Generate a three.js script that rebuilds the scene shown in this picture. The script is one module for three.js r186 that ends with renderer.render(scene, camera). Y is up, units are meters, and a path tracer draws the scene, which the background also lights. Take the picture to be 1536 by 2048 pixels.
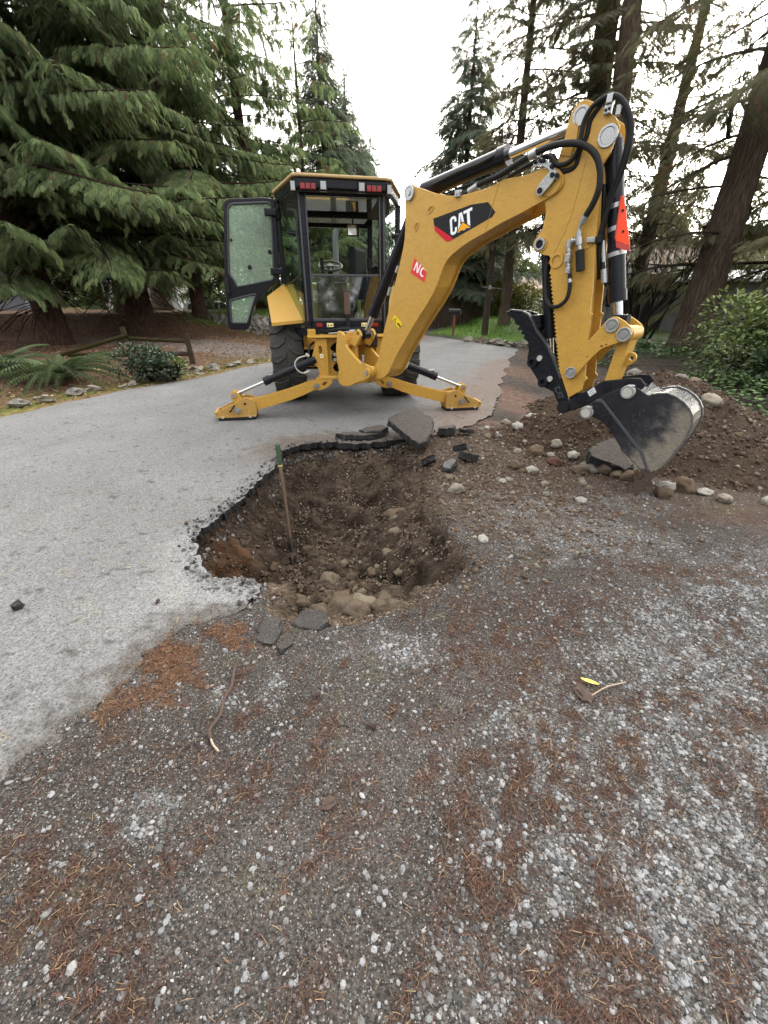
import * as THREE from 'three';
import { createNoise2D, createNoise3D } from 'simplex-noise';
import { mergeGeometries, mergeVertices } from 'three/addons/utils/BufferGeometryUtils.js';

// ---------------------------------------------------------------- camera, sky, sun, exposure
const scene = new THREE.Scene();
const camera = new THREE.PerspectiveCamera(102.6, 768 / 1024, 0.05, 600);
camera.position.set(0, 1.45, 0);
camera.rotation.set(THREE.MathUtils.degToRad(-27.3), 0, 0);
const renderer = new THREE.WebGLRenderer({ antialias: true });
renderer.setSize(768, 1024);
renderer.toneMapping = THREE.LinearToneMapping;
renderer.toneMappingExposure = 4.35;
renderer.shadowMap.enabled = true;

const rngOf = (seed) => () => { seed = (seed + 0x6D2B79F5) | 0; let t = Math.imul(seed ^ (seed >>> 15), 1 | seed); t = (t + Math.imul(t ^ (t >>> 7), 61 | t)) ^ t; return ((t ^ (t >>> 14)) >>> 0) / 4294967296; };
const n2 = createNoise2D(rngOf(11)), n3 = createNoise3D(rngOf(12));
const fbm = (x, z, o = 4) => { let s = 0, a = 0.5, f = 1; for (let i = 0; i < o; i++) { s += a * n2(x * f + i * 17.3, z * f - i * 9.1); a *= 0.5; f *= 2.03; } return s; };
const clamp = (v, a = 0, b = 1) => Math.min(b, Math.max(a, v));
const smooth = (a, b, v) => { const t = clamp((v - a) / (b - a)); return t * t * (3 - 2 * t); };
const mixc = (a, b, t) => [a[0] + (b[0] - a[0]) * t, a[1] + (b[1] - a[1]) * t, a[2] + (b[2] - a[2]) * t];
const V3 = (x, y, z) => new THREE.Vector3(x, y, z);

const sunDir = V3(0.421, 0.283, -0.862).normalize();
{ // bright thin overcast, brighter towards the veiled sun, a little blue in one gap
  const w = 1024, h = 512, d = new Float32Array(w * h * 4), p = V3();
  for (let j = 0; j < h; j++) for (let i = 0; i < w; i++) {
    const el = ((j + 0.5) / h - 0.5) * Math.PI, az = ((i + 0.5) / w - 0.5) * Math.PI * 2;
    p.set(Math.cos(el) * Math.cos(az), Math.sin(el), Math.cos(el) * Math.sin(az));
    const cl = 0.5 + 0.5 * (n3(p.x * 1.3, p.y * 3, p.z * 1.3) * 0.6 + n3(p.x * 3.1 + 5, p.y * 6, p.z * 3.1) * 0.3 + n3(p.x * 7, p.y * 13 + 3, p.z * 7) * 0.15);
    const thin = smooth(0.62, 0.9, cl) * 0.55 * smooth(0.05, 0.5, p.y);
    const c = Math.max(0, p.dot(sunDir)), c0 = 0.5 + 0.5 * p.dot(sunDir);
    const glow = 1.5 * Math.pow(c0, 4) + 2.2 * Math.pow(c, 9) + 4 * Math.pow(c, 60) + 8 * Math.pow(c, 420);
    const base = 0.5 + 0.26 * (0.5 - cl);
    const k = (j * w + i) * 4;
    d[k] = base * (1 - 0.42 * thin) + glow * 1.0; d[k + 1] = base * (1.0 - 0.24 * thin) + glow * 0.96; d[k + 2] = base * (1.03 - 0.02 * thin) + glow * 0.88; d[k + 3] = 1;
  }
  const sky = new THREE.DataTexture(d, w, h, THREE.RGBAFormat, THREE.FloatType);
  sky.mapping = THREE.EquirectangularReflectionMapping; sky.magFilter = THREE.LinearFilter; sky.minFilter = THREE.LinearFilter; sky.wrapS = THREE.RepeatWrapping; sky.needsUpdate = true;
  scene.background = sky; scene.environment = sky;
}
const sun = new THREE.DirectionalLight(new THREE.Color(1.0, 0.93, 0.8), 1.3);
sun.position.copy(sunDir).multiplyScalar(80); sun.target.position.set(0, 0, -6); scene.add(sun, sun.target);
sun.castShadow = true; sun.shadow.radius = 22; sun.shadow.mapSize.set(2048, 2048);
Object.assign(sun.shadow.camera, { left: -25, right: 25, top: 25, bottom: -25, near: 1, far: 200 });

// ---------------------------------------------------------------- helpers
const names = {};
function numbered(name) { const k = names[name] = (names[name] ?? -1) + 1; return k ? name + '_' + String(k).padStart(3, '0') : name; }
function tag(o, label, category, group, kind) { const u = o.userData = {}; if (label) u.label = label; if (category) u.category = category; if (group) u.group = group; if (kind) u.kind = kind; return o; }
function thing(name, label, category, [x, y, z] = [0, 0, 0], turn = 0, group) { const o = new THREE.Group(); o.name = numbered(name); o.position.set(x, y, z); o.rotation.y = turn; scene.add(o); return tag(o, label, category, group); }
function mesh(name, geo, mat, parent = scene) { const m = new THREE.Mesh(geo, mat); m.name = parent === scene ? numbered(name) : name; m.castShadow = m.receiveShadow = true; parent.add(m); return m; }
function merge(list) { return mergeGeometries(list.map((g) => { const q = g.index ? g.toNonIndexed() : g.clone(); for (const k of Object.keys(q.attributes)) if (!['position', 'normal', 'uv'].includes(k)) q.deleteAttribute(k); if (!q.attributes.normal) q.computeVertexNormals(); if (!q.attributes.uv) q.setAttribute('uv', new THREE.BufferAttribute(new Float32Array(q.attributes.position.count * 2), 2)); q.morphAttributes = {}; return q; })); }
function each(name, geos, m, parent, xf) { return geos.map((g) => mesh(name, xf ? g.applyMatrix4(xf) : g, m, parent)); }   // alike pieces, one mesh apiece
const mat = (r, g, b, roughness = 0.7, o = {}) => new THREE.MeshPhysicalMaterial({ color: new THREE.Color().setRGB(r, g, b), roughness, ...o });
function box(w, h, d, x = 0, y = 0, z = 0, rx = 0, ry = 0, rz = 0) { const g = new THREE.BoxGeometry(w, h, d); if (rx) g.rotateX(rx); if (ry) g.rotateY(ry); if (rz) g.rotateZ(rz); return g.translate(x, y, z); }
// a box with bevelled edges, by extruding a rounded rectangle
function rbox(w, h, d, r = 0.01, x = 0, y = 0, z = 0) { const s = new THREE.Shape(), a = w / 2 - r, b = h / 2 - r; s.moveTo(-a, -b); s.lineTo(a, -b); s.lineTo(a, b); s.lineTo(-a, b); return new THREE.ExtrudeGeometry(s, { depth: d - 2 * r, bevelSize: r, bevelThickness: r, bevelSegments: 2 }).translate(x, y, z - d / 2 + r); }
function rod(a, b, r0, r1 = r0, seg = 14) { const A = Array.isArray(a) ? V3(...a) : a, B = Array.isArray(b) ? V3(...b) : b, L = A.distanceTo(B); return new THREE.CylinderGeometry(r1, r0, L, seg).translate(0, L / 2, 0).applyQuaternion(new THREE.Quaternion().setFromUnitVectors(V3(0, 1, 0), B.clone().sub(A).normalize())).translate(A.x, A.y, A.z); }
function tube(pts, r, seg = 40, rad = 9) { return new THREE.TubeGeometry(new THREE.CatmullRomCurve3(pts.map((p) => (Array.isArray(p) ? V3(...p) : p)), false, 'centripetal'), seg, r, rad); }
function poly(pts, holes = []) { const s = new THREE.Shape(pts.map((p) => new THREE.Vector2(p[0], p[1]))); for (const h of holes) s.holes.push(new THREE.Path(h.map((p) => new THREE.Vector2(p[0], p[1])))); return s; }
// plate in the xy plane from depth a to depth b with a small chamfer
function plate(pts, a, b, bevel = 0.004, holes = []) { const area = THREE.ShapeUtils.area(pts.map((p) => new THREE.Vector2(...p))); const q = area < 0 ? pts.slice().reverse() : pts; return new THREE.ExtrudeGeometry(poly(q, holes), { depth: b - a - 2 * bevel, bevelEnabled: bevel > 0, bevelSize: bevel, bevelThickness: bevel, bevelOffset: -bevel, bevelSegments: 2, curveSegments: 6 }).translate(0, 0, a + bevel); }
function smoothPts(pts, n = 3) { const c = new THREE.CatmullRomCurve3(pts.map((p) => V3(p[0], p[1], 0)), true, 'centripetal'); return c.getPoints(pts.length * n).slice(0, -1).map((p) => [p.x, p.y]); }
function inset(pts, d) { const n = pts.length, A = THREE.ShapeUtils.area(pts.map((p) => new THREE.Vector2(...p))) > 0 ? 1 : -1; return pts.map((p, i) => { const a = pts[(i + n - 1) % n], b = pts[(i + 1) % n]; let tx = b[0] - a[0], ty = b[1] - a[1]; const l = Math.hypot(tx, ty) || 1; return [p[0] - (A * ty / l) * d, p[1] + (A * tx / l) * d]; }); }
const circle = (x, y, r, n = 20) => Array.from({ length: n }, (_, i) => [x + r * Math.cos((i / n) * 6.2832), y + r * Math.sin((i / n) * 6.2832)]);
function tex(w, h, fn, srgb = true, repeat) { const d = new Uint8Array(w * h * 4); for (let j = 0; j < h; j++) for (let i = 0; i < w; i++) { const c = fn(i, j), k = (j * w + i) * 4; for (let q = 0; q < 3; q++) { let v = clamp(Array.isArray(c) ? c[q] : c); if (srgb) v = v <= 0.0031308 ? v * 12.92 : 1.055 * Math.pow(v, 1 / 2.4) - 0.055; d[k + q] = v * 255; } d[k + 3] = 255; } const t = new THREE.DataTexture(d, w, h); t.magFilter = THREE.LinearFilter; t.minFilter = THREE.LinearFilter; t.wrapS = t.wrapT = THREE.RepeatWrapping; if (srgb) t.colorSpace = THREE.SRGBColorSpace; if (repeat) t.repeat.set(...repeat); t.needsUpdate = true; return t; }
// seamless noise on a torus of period P (pixels)
function tile(i, j, P, f) { const a = (i / P) * 6.2832, b = (j / P) * 6.2832, r = f / 6.2832; return n3(Math.cos(a) * r + 3 * Math.cos(b) * r, Math.sin(a) * r + 7.1, Math.sin(b) * r * 1.7 + 2 * Math.cos(b) * r); }
function inPoly(P, x, z) { let c = false; for (let i = 0, j = P.length - 1; i < P.length; j = i++) { const a = P[i], b = P[j]; if (a[1] > z !== b[1] > z && x < ((b[0] - a[0]) * (z - a[1])) / (b[1] - a[1]) + a[0]) c = !c; } return c; }
function segDist(ax, az, bx, bz, x, z) { const dx = bx - ax, dz = bz - az, t = clamp(((x - ax) * dx + (z - az) * dz) / (dx * dx + dz * dz || 1)); return Math.hypot(x - ax - t * dx, z - az - t * dz); }
function polyDist(P, x, z) { let m = 1e9; for (let i = 0, j = P.length - 1; i < P.length; j = i++) m = Math.min(m, segDist(P[j][0], P[j][1], P[i][0], P[i][1], x, z)); return m; }
// InstancedMesh from a list of {m: Matrix4, c: [r,g,b]}
function scatter(name, geo, material, list, parent = scene) { const im = new THREE.InstancedMesh(geo, material, list.length); list.forEach((q, i) => { im.setMatrixAt(i, q.m); if (q.c) im.setColorAt(i, new THREE.Color().setRGB(...q.c)); }); im.name = parent === scene ? numbered(name) : name; im.castShadow = im.receiveShadow = true; parent.add(im); return im; }
const Q = new THREE.Quaternion(), E3 = new THREE.Euler();
function place(x, y, z, rx, ry, rz, sx, sy = sx, sz = sx) { return new THREE.Matrix4().compose(V3(x, y, z), new THREE.Quaternion().setFromEuler(E3.set(rx, ry, rz, 'YXZ')), V3(sx, sy, sz)); }
// ---------------------------------------------------------------- ground: terrain with the dug pit, asphalt road
const ROAD = [[-1.9, 0.9], [-1.5, -0.2], [-1.29, -0.81], [-1.20, -0.96], [-1.12, -1.14], [-1.08, -1.38], [-1.03, -1.52], [-0.89, -1.61], [-0.73, -1.68], [-0.70, -1.80], [-0.74, -1.90], [-0.82, -1.97], [-0.96, -1.95], [-1.10, -2.02], [-1.22, -2.21], [-1.29, -2.43], [-1.32, -2.57], [-1.25, -2.76], [-1.19, -2.93], [-1.17, -3.27], [-1.11, -3.56], [-1.07, -3.90], [-1.12, -4.20], [-0.95, -4.46], [-0.68, -4.57], [-0.27, -4.51], [0.07, -4.61], [0.31, -4.70], [0.52, -4.78], [0.82, -5.02], [1.13, -5.29], [1.54, -5.82], [1.95, -7.1], [2.24, -8.15], [2.84, -10.07], [3.60, -12.43], [4.5, -14.6], [3.5, -17.2], [1.9, -21], [-1.5, -25.5], [-8, -30], [-20, -34], [-24, -30], [-12, -26], [-5.2, -21], [-2.9, -16.5], [-2.6, -13.6], [-3.0, -11.37], [-3.89, -9.01], [-4.46, -8.04], [-4.90, -7.21], [-5.16, -6.38], [-5.35, -5.68], [-6.9, 0.5], [-8.6, 7], [-4, 7]];
// rim of the pit in the soil: [x, z, slope of the wall below it]; the left and far rims lie under the broken asphalt
const PIT = [[-0.70, -1.92, 1.3], [-0.84, -1.92, 1.8], [-0.98, -1.90, 2.2], [-1.16, -1.96, 2.6], [-1.34, -2.18, 3], [-1.43, -2.43, 3], [-1.46, -2.6, 3], [-1.38, -2.8, 3], [-1.32, -2.95, 3.2], [-1.3, -3.27, 3.4], [-1.24, -3.56, 3.4], [-1.2, -3.90, 3], [-1.22, -4.26, 2.4], [-1.0, -4.55, 1.6], [-0.68, -4.66, 1.25], [-0.27, -4.6, 1.05], [0.07, -4.68, 0.95], [0.33, -4.74, 0.85], [0.46, -4.46, 0.85], [0.54, -3.9, 0.9], [0.43, -3.12, 1.3], [0.45, -2.68, 2.4], [0.51, -2.33, 2.8], [0.55, -2.12, 2.6], [0.45, -1.95, 1.7], [0.32, -1.89, 1.1], [0.2, -1.76, 0.85], [0.08, -1.65, 0.7], [-0.02, -1.6, 0.65], [-0.17, -1.57, 0.6], [-0.32, -1.55, 0.6], [-0.42, -1.57, 0.7], [-0.59, -1.63, 0.9], [-0.67, -1.74, 1.1]];
function pitDepth(x, z) {
  if (x < -1.7 || x > 0.8 || z < -5 || z > -1.3) return 0;
  const wob = 0.045 * n2(x * 5.1, z * 5.1) + 0.03 * n2(x * 13, z * 13);
  if (!inPoly(PIT, x + wob, z + wob * 0.7)) return 0;
  let m = 9;
  for (let i = 0, j = PIT.length - 1; i < PIT.length; j = i++) m = Math.min(m, segDist(PIT[j][0], PIT[j][1], PIT[i][0], PIT[i][1], x, z) * 0.5 * (PIT[i][2] + PIT[j][2]) * (1 + 0.2 * n2(x * 2.6 + 9, z * 2.6)));
  const floor = 0.78 + 0.16 * smooth(-0.3, -1.1, x) * smooth(-2.6, -3.4, z) - 0.14 * smooth(-2.6, -1.8, z);
  const k = 0.12, t = clamp(0.5 + (0.5 * (floor - m)) / k);            // smooth minimum of wall and floor
  let dep = floor + (m - floor) * t - k * t * (1 - t);
  dep += smooth(0.03, 0.2, m) * (0.08 * fbm(x * 2.8, z * 2.8, 3) + 0.01 * n2(x * 13, z * 13));
  return Math.max(0, dep);
}
function bank(x, z) { // rise of the land left of the road
  const line = -15.8 - 0.62 * (x + 6);                                  // the far bank below the lawn runs to the left and away
  return 0.75 * smooth(-2.3, -3.5, z - Math.min(-13.5, line)) * smooth(-2.2, -5.2, x + 0.16 * (z + 20)) + 0.22 * smooth(0.2, 4, -(x + 0.26 * (z + 6) + 5.2)) * smooth(0, -4, z + 2);
}
function H(x, z) {
  let y = 0.012 * fbm(x * 1.3, z * 1.3, 3) + 0.004 * n2(x * 9, z * 9) - 0.012;
  y += bank(x, z) + 0.22 * smooth(-9.4, -10.2, z) * smooth(5.2, 5.5, x - 0.02 * (z + 10)) + 0.25 * smooth(-17, -24, z) * smooth(2, 6, x) + 0.12 * smooth(4.4, 6, x) * smooth(-3, -5, z);
  const far = smooth(-6, -12, z);
  if (inPoly(ROAD, x, z)) { const d = polyDist(ROAD, x, z), g = z > -1.75 ? 0.1 : 0; y = y * (1 - smooth(0, 0.3 + far, d)) - 0.085 * smooth(g, g + 0.05 + 0.6 * far, d) + (z > -1.75 ? (d < 0.1 ? 0.012 + 0.01 * n2(x * 11, z * 11) - 0.16 * d : 0) : -0.004); if (far < 0.01 && d > 0.05 + g) y -= 0.01; }
  else if (z > -1.7 && z < 0.6 && x < 0) { const d = polyDist(ROAD, x, z); if (d < 0.15) y += 0.02 * smooth(0.15, 0, d); }
  return y - pitDepth(x, z);
}
// where needles, gravel and bare soil lie: [x, z, rx, rz, turn, strength]
const NEEDLES = [[0.30, -0.62, 0.17, 0.16, 0.3, 1], [0.42, -0.36, 0.22, 0.07, 0.2, 0.9], [0.62, -0.52, 0.3, 0.05, -0.6, 0.7], [-0.83, -0.5, 0.34, 0.12, 0.35, 0.95], [-0.62, -0.86, 0.22, 0.08, 0.3, 0.5], [0.62, -1.3, 0.42, 0.28, 0.2, 0.55], [0.98, -1.75, 0.6, 0.22, -0.2, 0.5], [1.75, -2.05, 0.55, 0.13, 0.12, 0.95], [1.9, -3.62, 0.75, 0.2, 0.1, 1], [2.7, -2.75, 0.6, 0.2, 0.2, 0.8], [0.85, -0.9, 0.4, 0.07, -0.75, 0.8], [1.35, -1.0, 0.5, 0.08, -0.7, 0.7], [0.24, -1.0, 0.12, 0.32, 0.1, 0.5], [-0.1, -0.72, 0.1, 0.2, 0.4, 0.5], [2.1, -7, 0.55, 2.4, -0.22, 1], [3.0, -10, 0.6, 2.6, -0.3, 1], [4.1, -13.4, 0.7, 1.8, -0.35, 0.9], [1.5, -5.2, 0.3, 0.6, -0.5, 0.7], [-0.2, -1.05, 0.16, 0.1, 0.2, 0.35], [0.8, -0.22, 0.4, 0.06, -0.3, 0.7], [-0.5, -0.28, 0.35, 0.05, 0.3, 0.45]];
const ORANGE = [[-0.95, -1.3, 0.17, 0.13, 0.6, 1], [-0.78, -1.52, 0.13, 0.07, 0.5, 0.9], [-1.06, -1.12, 0.1, 0.1, 0.3, 0.6]];
const STONES = [[0.95, -0.75, 0.75, 0.42, -0.5, 1], [1.45, -1.35, 0.75, 0.45, -0.3, 0.85], [0.62, -0.92, 0.35, 0.3, 0, 0.75], [1.45, -2.45, 0.6, 0.35, 0.1, 0.8], [1.1, -2.9, 0.45, 0.35, 0, 0.6], [1.9, -3.0, 0.5, 0.25, 0, 0.55], [0.05, -1.42, 0.22, 0.12, 0, 0.8], [-0.67, -1.17, 0.1, 0.06, 0.6, 1], [-0.46, -1.2, 0.05, 0.1, 0, 0.7], [0.75, -0.28, 0.5, 0.25, 0, 0.8], [0.2, -0.36, 0.14, 0.1, 0, 0.6], [-0.78, -0.72, 0.1, 0.07, 0.3, 0.8], [2.3, -1.9, 0.6, 0.4, 0, 0.7]];
const blob = (B, x, z, wob) => { let m = 0; for (const [bx, bz, rx, rz, a, s] of B) { const dx = x - bx, dz = z - bz; if (Math.abs(dx) > 3 || Math.abs(dz) > 3.5) continue; const c = Math.cos(a), n = Math.sin(a), u = (dx * c + dz * n) / rx, v = (-dx * n + dz * c) / rz; m = Math.max(m, s * smooth(1.35, 0.35, Math.hypot(u, v) + wob)); } return m; };
const needleAt = (x, z) => { // drifts: hand-placed ones with ragged outlines, and a broad reddish swath from the pit down to the right
  const w = 0.95 * fbm(x * 4.2, z * 4.2, 4) + 0.35 * n2(x * 15, z * 15), dr = fbm((x + z * 0.55) * 4.5 + 4, (z - x * 0.3) * 1.5, 4);
  const swath = smooth(0.75, 0.15, Math.abs(x - 0.42 + 0.1 * z)) * smooth(-2.2, -1.5, z), all = smooth(-4.5, -3.6, z) * smooth(-1.6, -1.0, x);
  return clamp(Math.max(blob(NEEDLES, x, z, w), 0.85 * swath * smooth(-0.12, 0.3, dr), 0.7 * all * smooth(0.08, 0.4, dr)) * (0.72 + 0.5 * n2(x * 9 + 7, z * 9))); };
const orangeAt = (x, z) => blob(ORANGE, x, z, 1.1 * fbm(x * 6, z * 6, 4) + 0.3 * n2(x * 22, z * 22));
const stoneAt = (x, z) => clamp(blob(STONES, x, z, 0.95 * fbm(x * 3.4 + 8, z * 3.4, 4)) * (1 - 0.8 * needleAt(x, z)) * (0.75 + 0.5 * n2(x * 7, z * 7)) + 0.07);
const roadEdge = (x, z) => polyDist(ROAD, x, z);
function groundColor(x, z, near) {
  let c = mixc([0.038, 0.032, 0.027], [0.072, 0.063, 0.056], clamp(0.5 + 0.9 * fbm(x * 1.1, z * 1.1, 3)));
  const dig = smooth(1.0, 0.1, Math.min(segDist(0.9, -4.5, 1.2, -3.6, x, z) - 0.5, segDist(2.0, -3.7, 4, -2.9, x, z) - 0.1) + 0.5 * fbm(x * 2, z * 2, 3)) * 0.9;
  c = mixc(c, [0.075, 0.052, 0.037], dig);                               // loose soil round the pit
  c = mixc(c, [0.09, 0.08, 0.035], 0.4 * smooth(0.25, 0.6, fbm(x * 1.7 + 20, z * 1.7, 3)));   // traces of moss
  const s = stoneAt(x, z); c = mixc(c, [0.16, 0.152, 0.142], 0.42 * s);
  const nd = needleAt(x, z); c = mixc(c, [0.068, 0.04, 0.028], 0.8 * nd);
  c = mixc(c, [0.105, 0.055, 0.03], 0.8 * orangeAt(x, z));
  if (z < -5 && x > 0) c = mixc(c, [0.155, 0.098, 0.075], 0.8 * blob(NEEDLES, x, z, 0.5 * fbm(x * 2, z * 2, 3)));
  if (z < -4.5 && x > 2.6) c = mixc(c, [0.05, 0.038, 0.028], 0.6 * smooth(2.6, 4, x) * smooth(-4.5, -7, z));
  // left verge: needles, moss along the road edge, gravel drive, lawn on top of the bank
  if (z < -2 && x < -2) {
    const r = roadEdge(x, z), n = fbm(x * 0.9, z * 0.9, 4);
    let v = mixc([0.095, 0.055, 0.036], [0.15, 0.09, 0.055], clamp(0.5 + n));
    v = mixc(v, [0.075, 0.09, 0.02], smooth(0.02, 0.35, n) * 0.7 * smooth(3.2, 0.8, r));
    v = mixc(v, [0.13, 0.14, 0.03], smooth(0.75, 0.3, r + 0.4 * n) * 0.8);
    v = mixc(v, [0.19, 0.1, 0.06], smooth(0.25, 0.1, r + 0.15 * n) * 0.9);
    const dr = segDist(-3.4, -13.6, -9, -15.2, x, z); v = mixc(v, [0.16, 0.135, 0.12], smooth(1.7, 0.9, dr + 0.6 * n));
    v = mixc(v, [0.075, 0.13, 0.03], smooth(0.55, 0.72, bank(x, z)) * 0.9 * smooth(-8.5, -7, x));
    c = mixc(c, v, smooth(-3, -5, z) );
  }
  if (z < -14) { // lawn by the mailbox, forest floor beyond
    const g = smooth(0.4, 1.6, roadEdge(x, z)) * smooth(1, 2.2, x + (z + 21) * 0.5) * smooth(-36, -30, z);
    c = mixc(c, [0.12, 0.21, 0.045], g * (inPoly(ROAD, x, z) ? 0 : 1));
    c = mixc(c, [0.05, 0.055, 0.028], smooth(-34, -40, z));
  }
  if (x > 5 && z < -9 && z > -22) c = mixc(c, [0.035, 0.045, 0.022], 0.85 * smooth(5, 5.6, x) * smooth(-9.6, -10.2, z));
  const p = near ? pitDepth(x, z) : 0;
  if (p > 0.004) {
    let soil = mixc([0.062, 0.043, 0.03], [0.105, 0.078, 0.055], clamp(0.5 + 0.8 * fbm(x * 3 + 5, z * 3, 4) ));
    soil = mixc(soil, [0.15, 0.075, 0.035], smooth(0.45, 0.1, Math.hypot(x + 1.0, (z + 2.35) * 0.8)) * 0.8);
    c = mixc(c, soil, smooth(0.004, 0.05, p));
  }
  return c;
}
// samples of a slow colour function on a grid, read back with bilinear interpolation
function field(fn, x0, z0, w, n) {
  const d = new Float32Array((n + 1) * (n + 1) * 4), st = w / n;
  for (let j = 0; j <= n; j++) for (let i = 0; i <= n; i++) { const c = fn(x0 + i * st, z0 - j * st); for (let q = 0; q < 4; q++) d[(j * (n + 1) + i) * 4 + q] = c[q] ?? 0; }
  const out = [0, 0, 0, 0];
  return (x, z) => { const u = clamp((x - x0) / st, 0, n - 0.001), v = clamp((z0 - z) / st, 0, n - 0.001), i = u | 0, j = v | 0, a = u - i, b = v - j, k = (j * (n + 1) + i) * 4, r = (n + 1) * 4; for (let q = 0; q < 4; q++) out[q] = (d[k + q] * (1 - a) + d[k + 4 + q] * a) * (1 - b) + (d[k + r + q] * (1 - a) + d[k + r + 4 + q] * a) * b; return out; };
}
// a small table of fine noise, for speed
const NT = new Float32Array(1024 * 1024); for (let i = 0; i < 1048576; i++) NT[i] = n2((i & 1023) * 0.31, (i >> 10) * 0.31);
const nt = (x, z) => { const u = x + 4096, v = z + 4096; return NT[((v | 0) & 1023) * 1024 + ((u | 0) & 1023)]; };
const nearField = field((x, z) => [...groundColor(x, z, true), stoneAt(x, z) - (pitDepth(x, z) > 0.02 ? 0.4 : 0)], -3.2, 0.6, 7, 560);
const nearMap = tex(2048, 2048, (i, j) => {
  const x = -3.2 + (i / 2048) * 7, z = 0.6 - (j / 2048) * 7;
  const g = 1 + 0.55 * nt(i * 0.65, j * 0.65) + 0.45 * nt(j * 1.5 + 300, i * 1.5);
  const c = nearField(x, z), s = c[3], speck = nt(i * 1.1 + 700, j * 1.1) > 0.72 - 0.45 * s ? 0.35 + 0.35 * s : 0;   // grit too small to scatter
  return [c[0] * g + (0.3 - c[0] * g) * speck, c[1] * g + (0.29 - c[1] * g) * speck, c[2] * g + (0.275 - c[2] * g) * speck];
}, true, [1 / 7, 1 / 7]); nearMap.offset.set(3.2 / 7, 0.6 / 7);
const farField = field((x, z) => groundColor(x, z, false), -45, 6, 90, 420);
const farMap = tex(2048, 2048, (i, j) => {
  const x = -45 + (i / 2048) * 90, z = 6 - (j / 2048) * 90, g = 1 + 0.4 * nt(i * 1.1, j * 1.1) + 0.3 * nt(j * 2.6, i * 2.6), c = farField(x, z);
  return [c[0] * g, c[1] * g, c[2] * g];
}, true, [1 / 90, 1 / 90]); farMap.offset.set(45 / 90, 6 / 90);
const pitMap = tex(1024, 1024, (i, j) => { const a = 0.5 + 0.5 * tile(i, j, 1024, 12), b = tile(i, j, 1024, 60), d = nt(i * 1.2, j * 1.2), k = 0.62 + 0.55 * a + 0.28 * b + 0.26 * d; return nt(i * 1.9 + 90, j * 1.9) > 0.84 ? [0.16, 0.135, 0.105] : [0.118 * k, 0.087 * k, 0.062 * k]; }, true, [0.8, 0.8]);
const gritBump = tex(512, 512, (i, j) => 0.5 + 0.25 * tile(i, j, 512, 60) + 0.22 * tile(i, j, 512, 150) + 0.12 * tile(i, j, 512, 300), false, [1.1, 1.1]);
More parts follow.
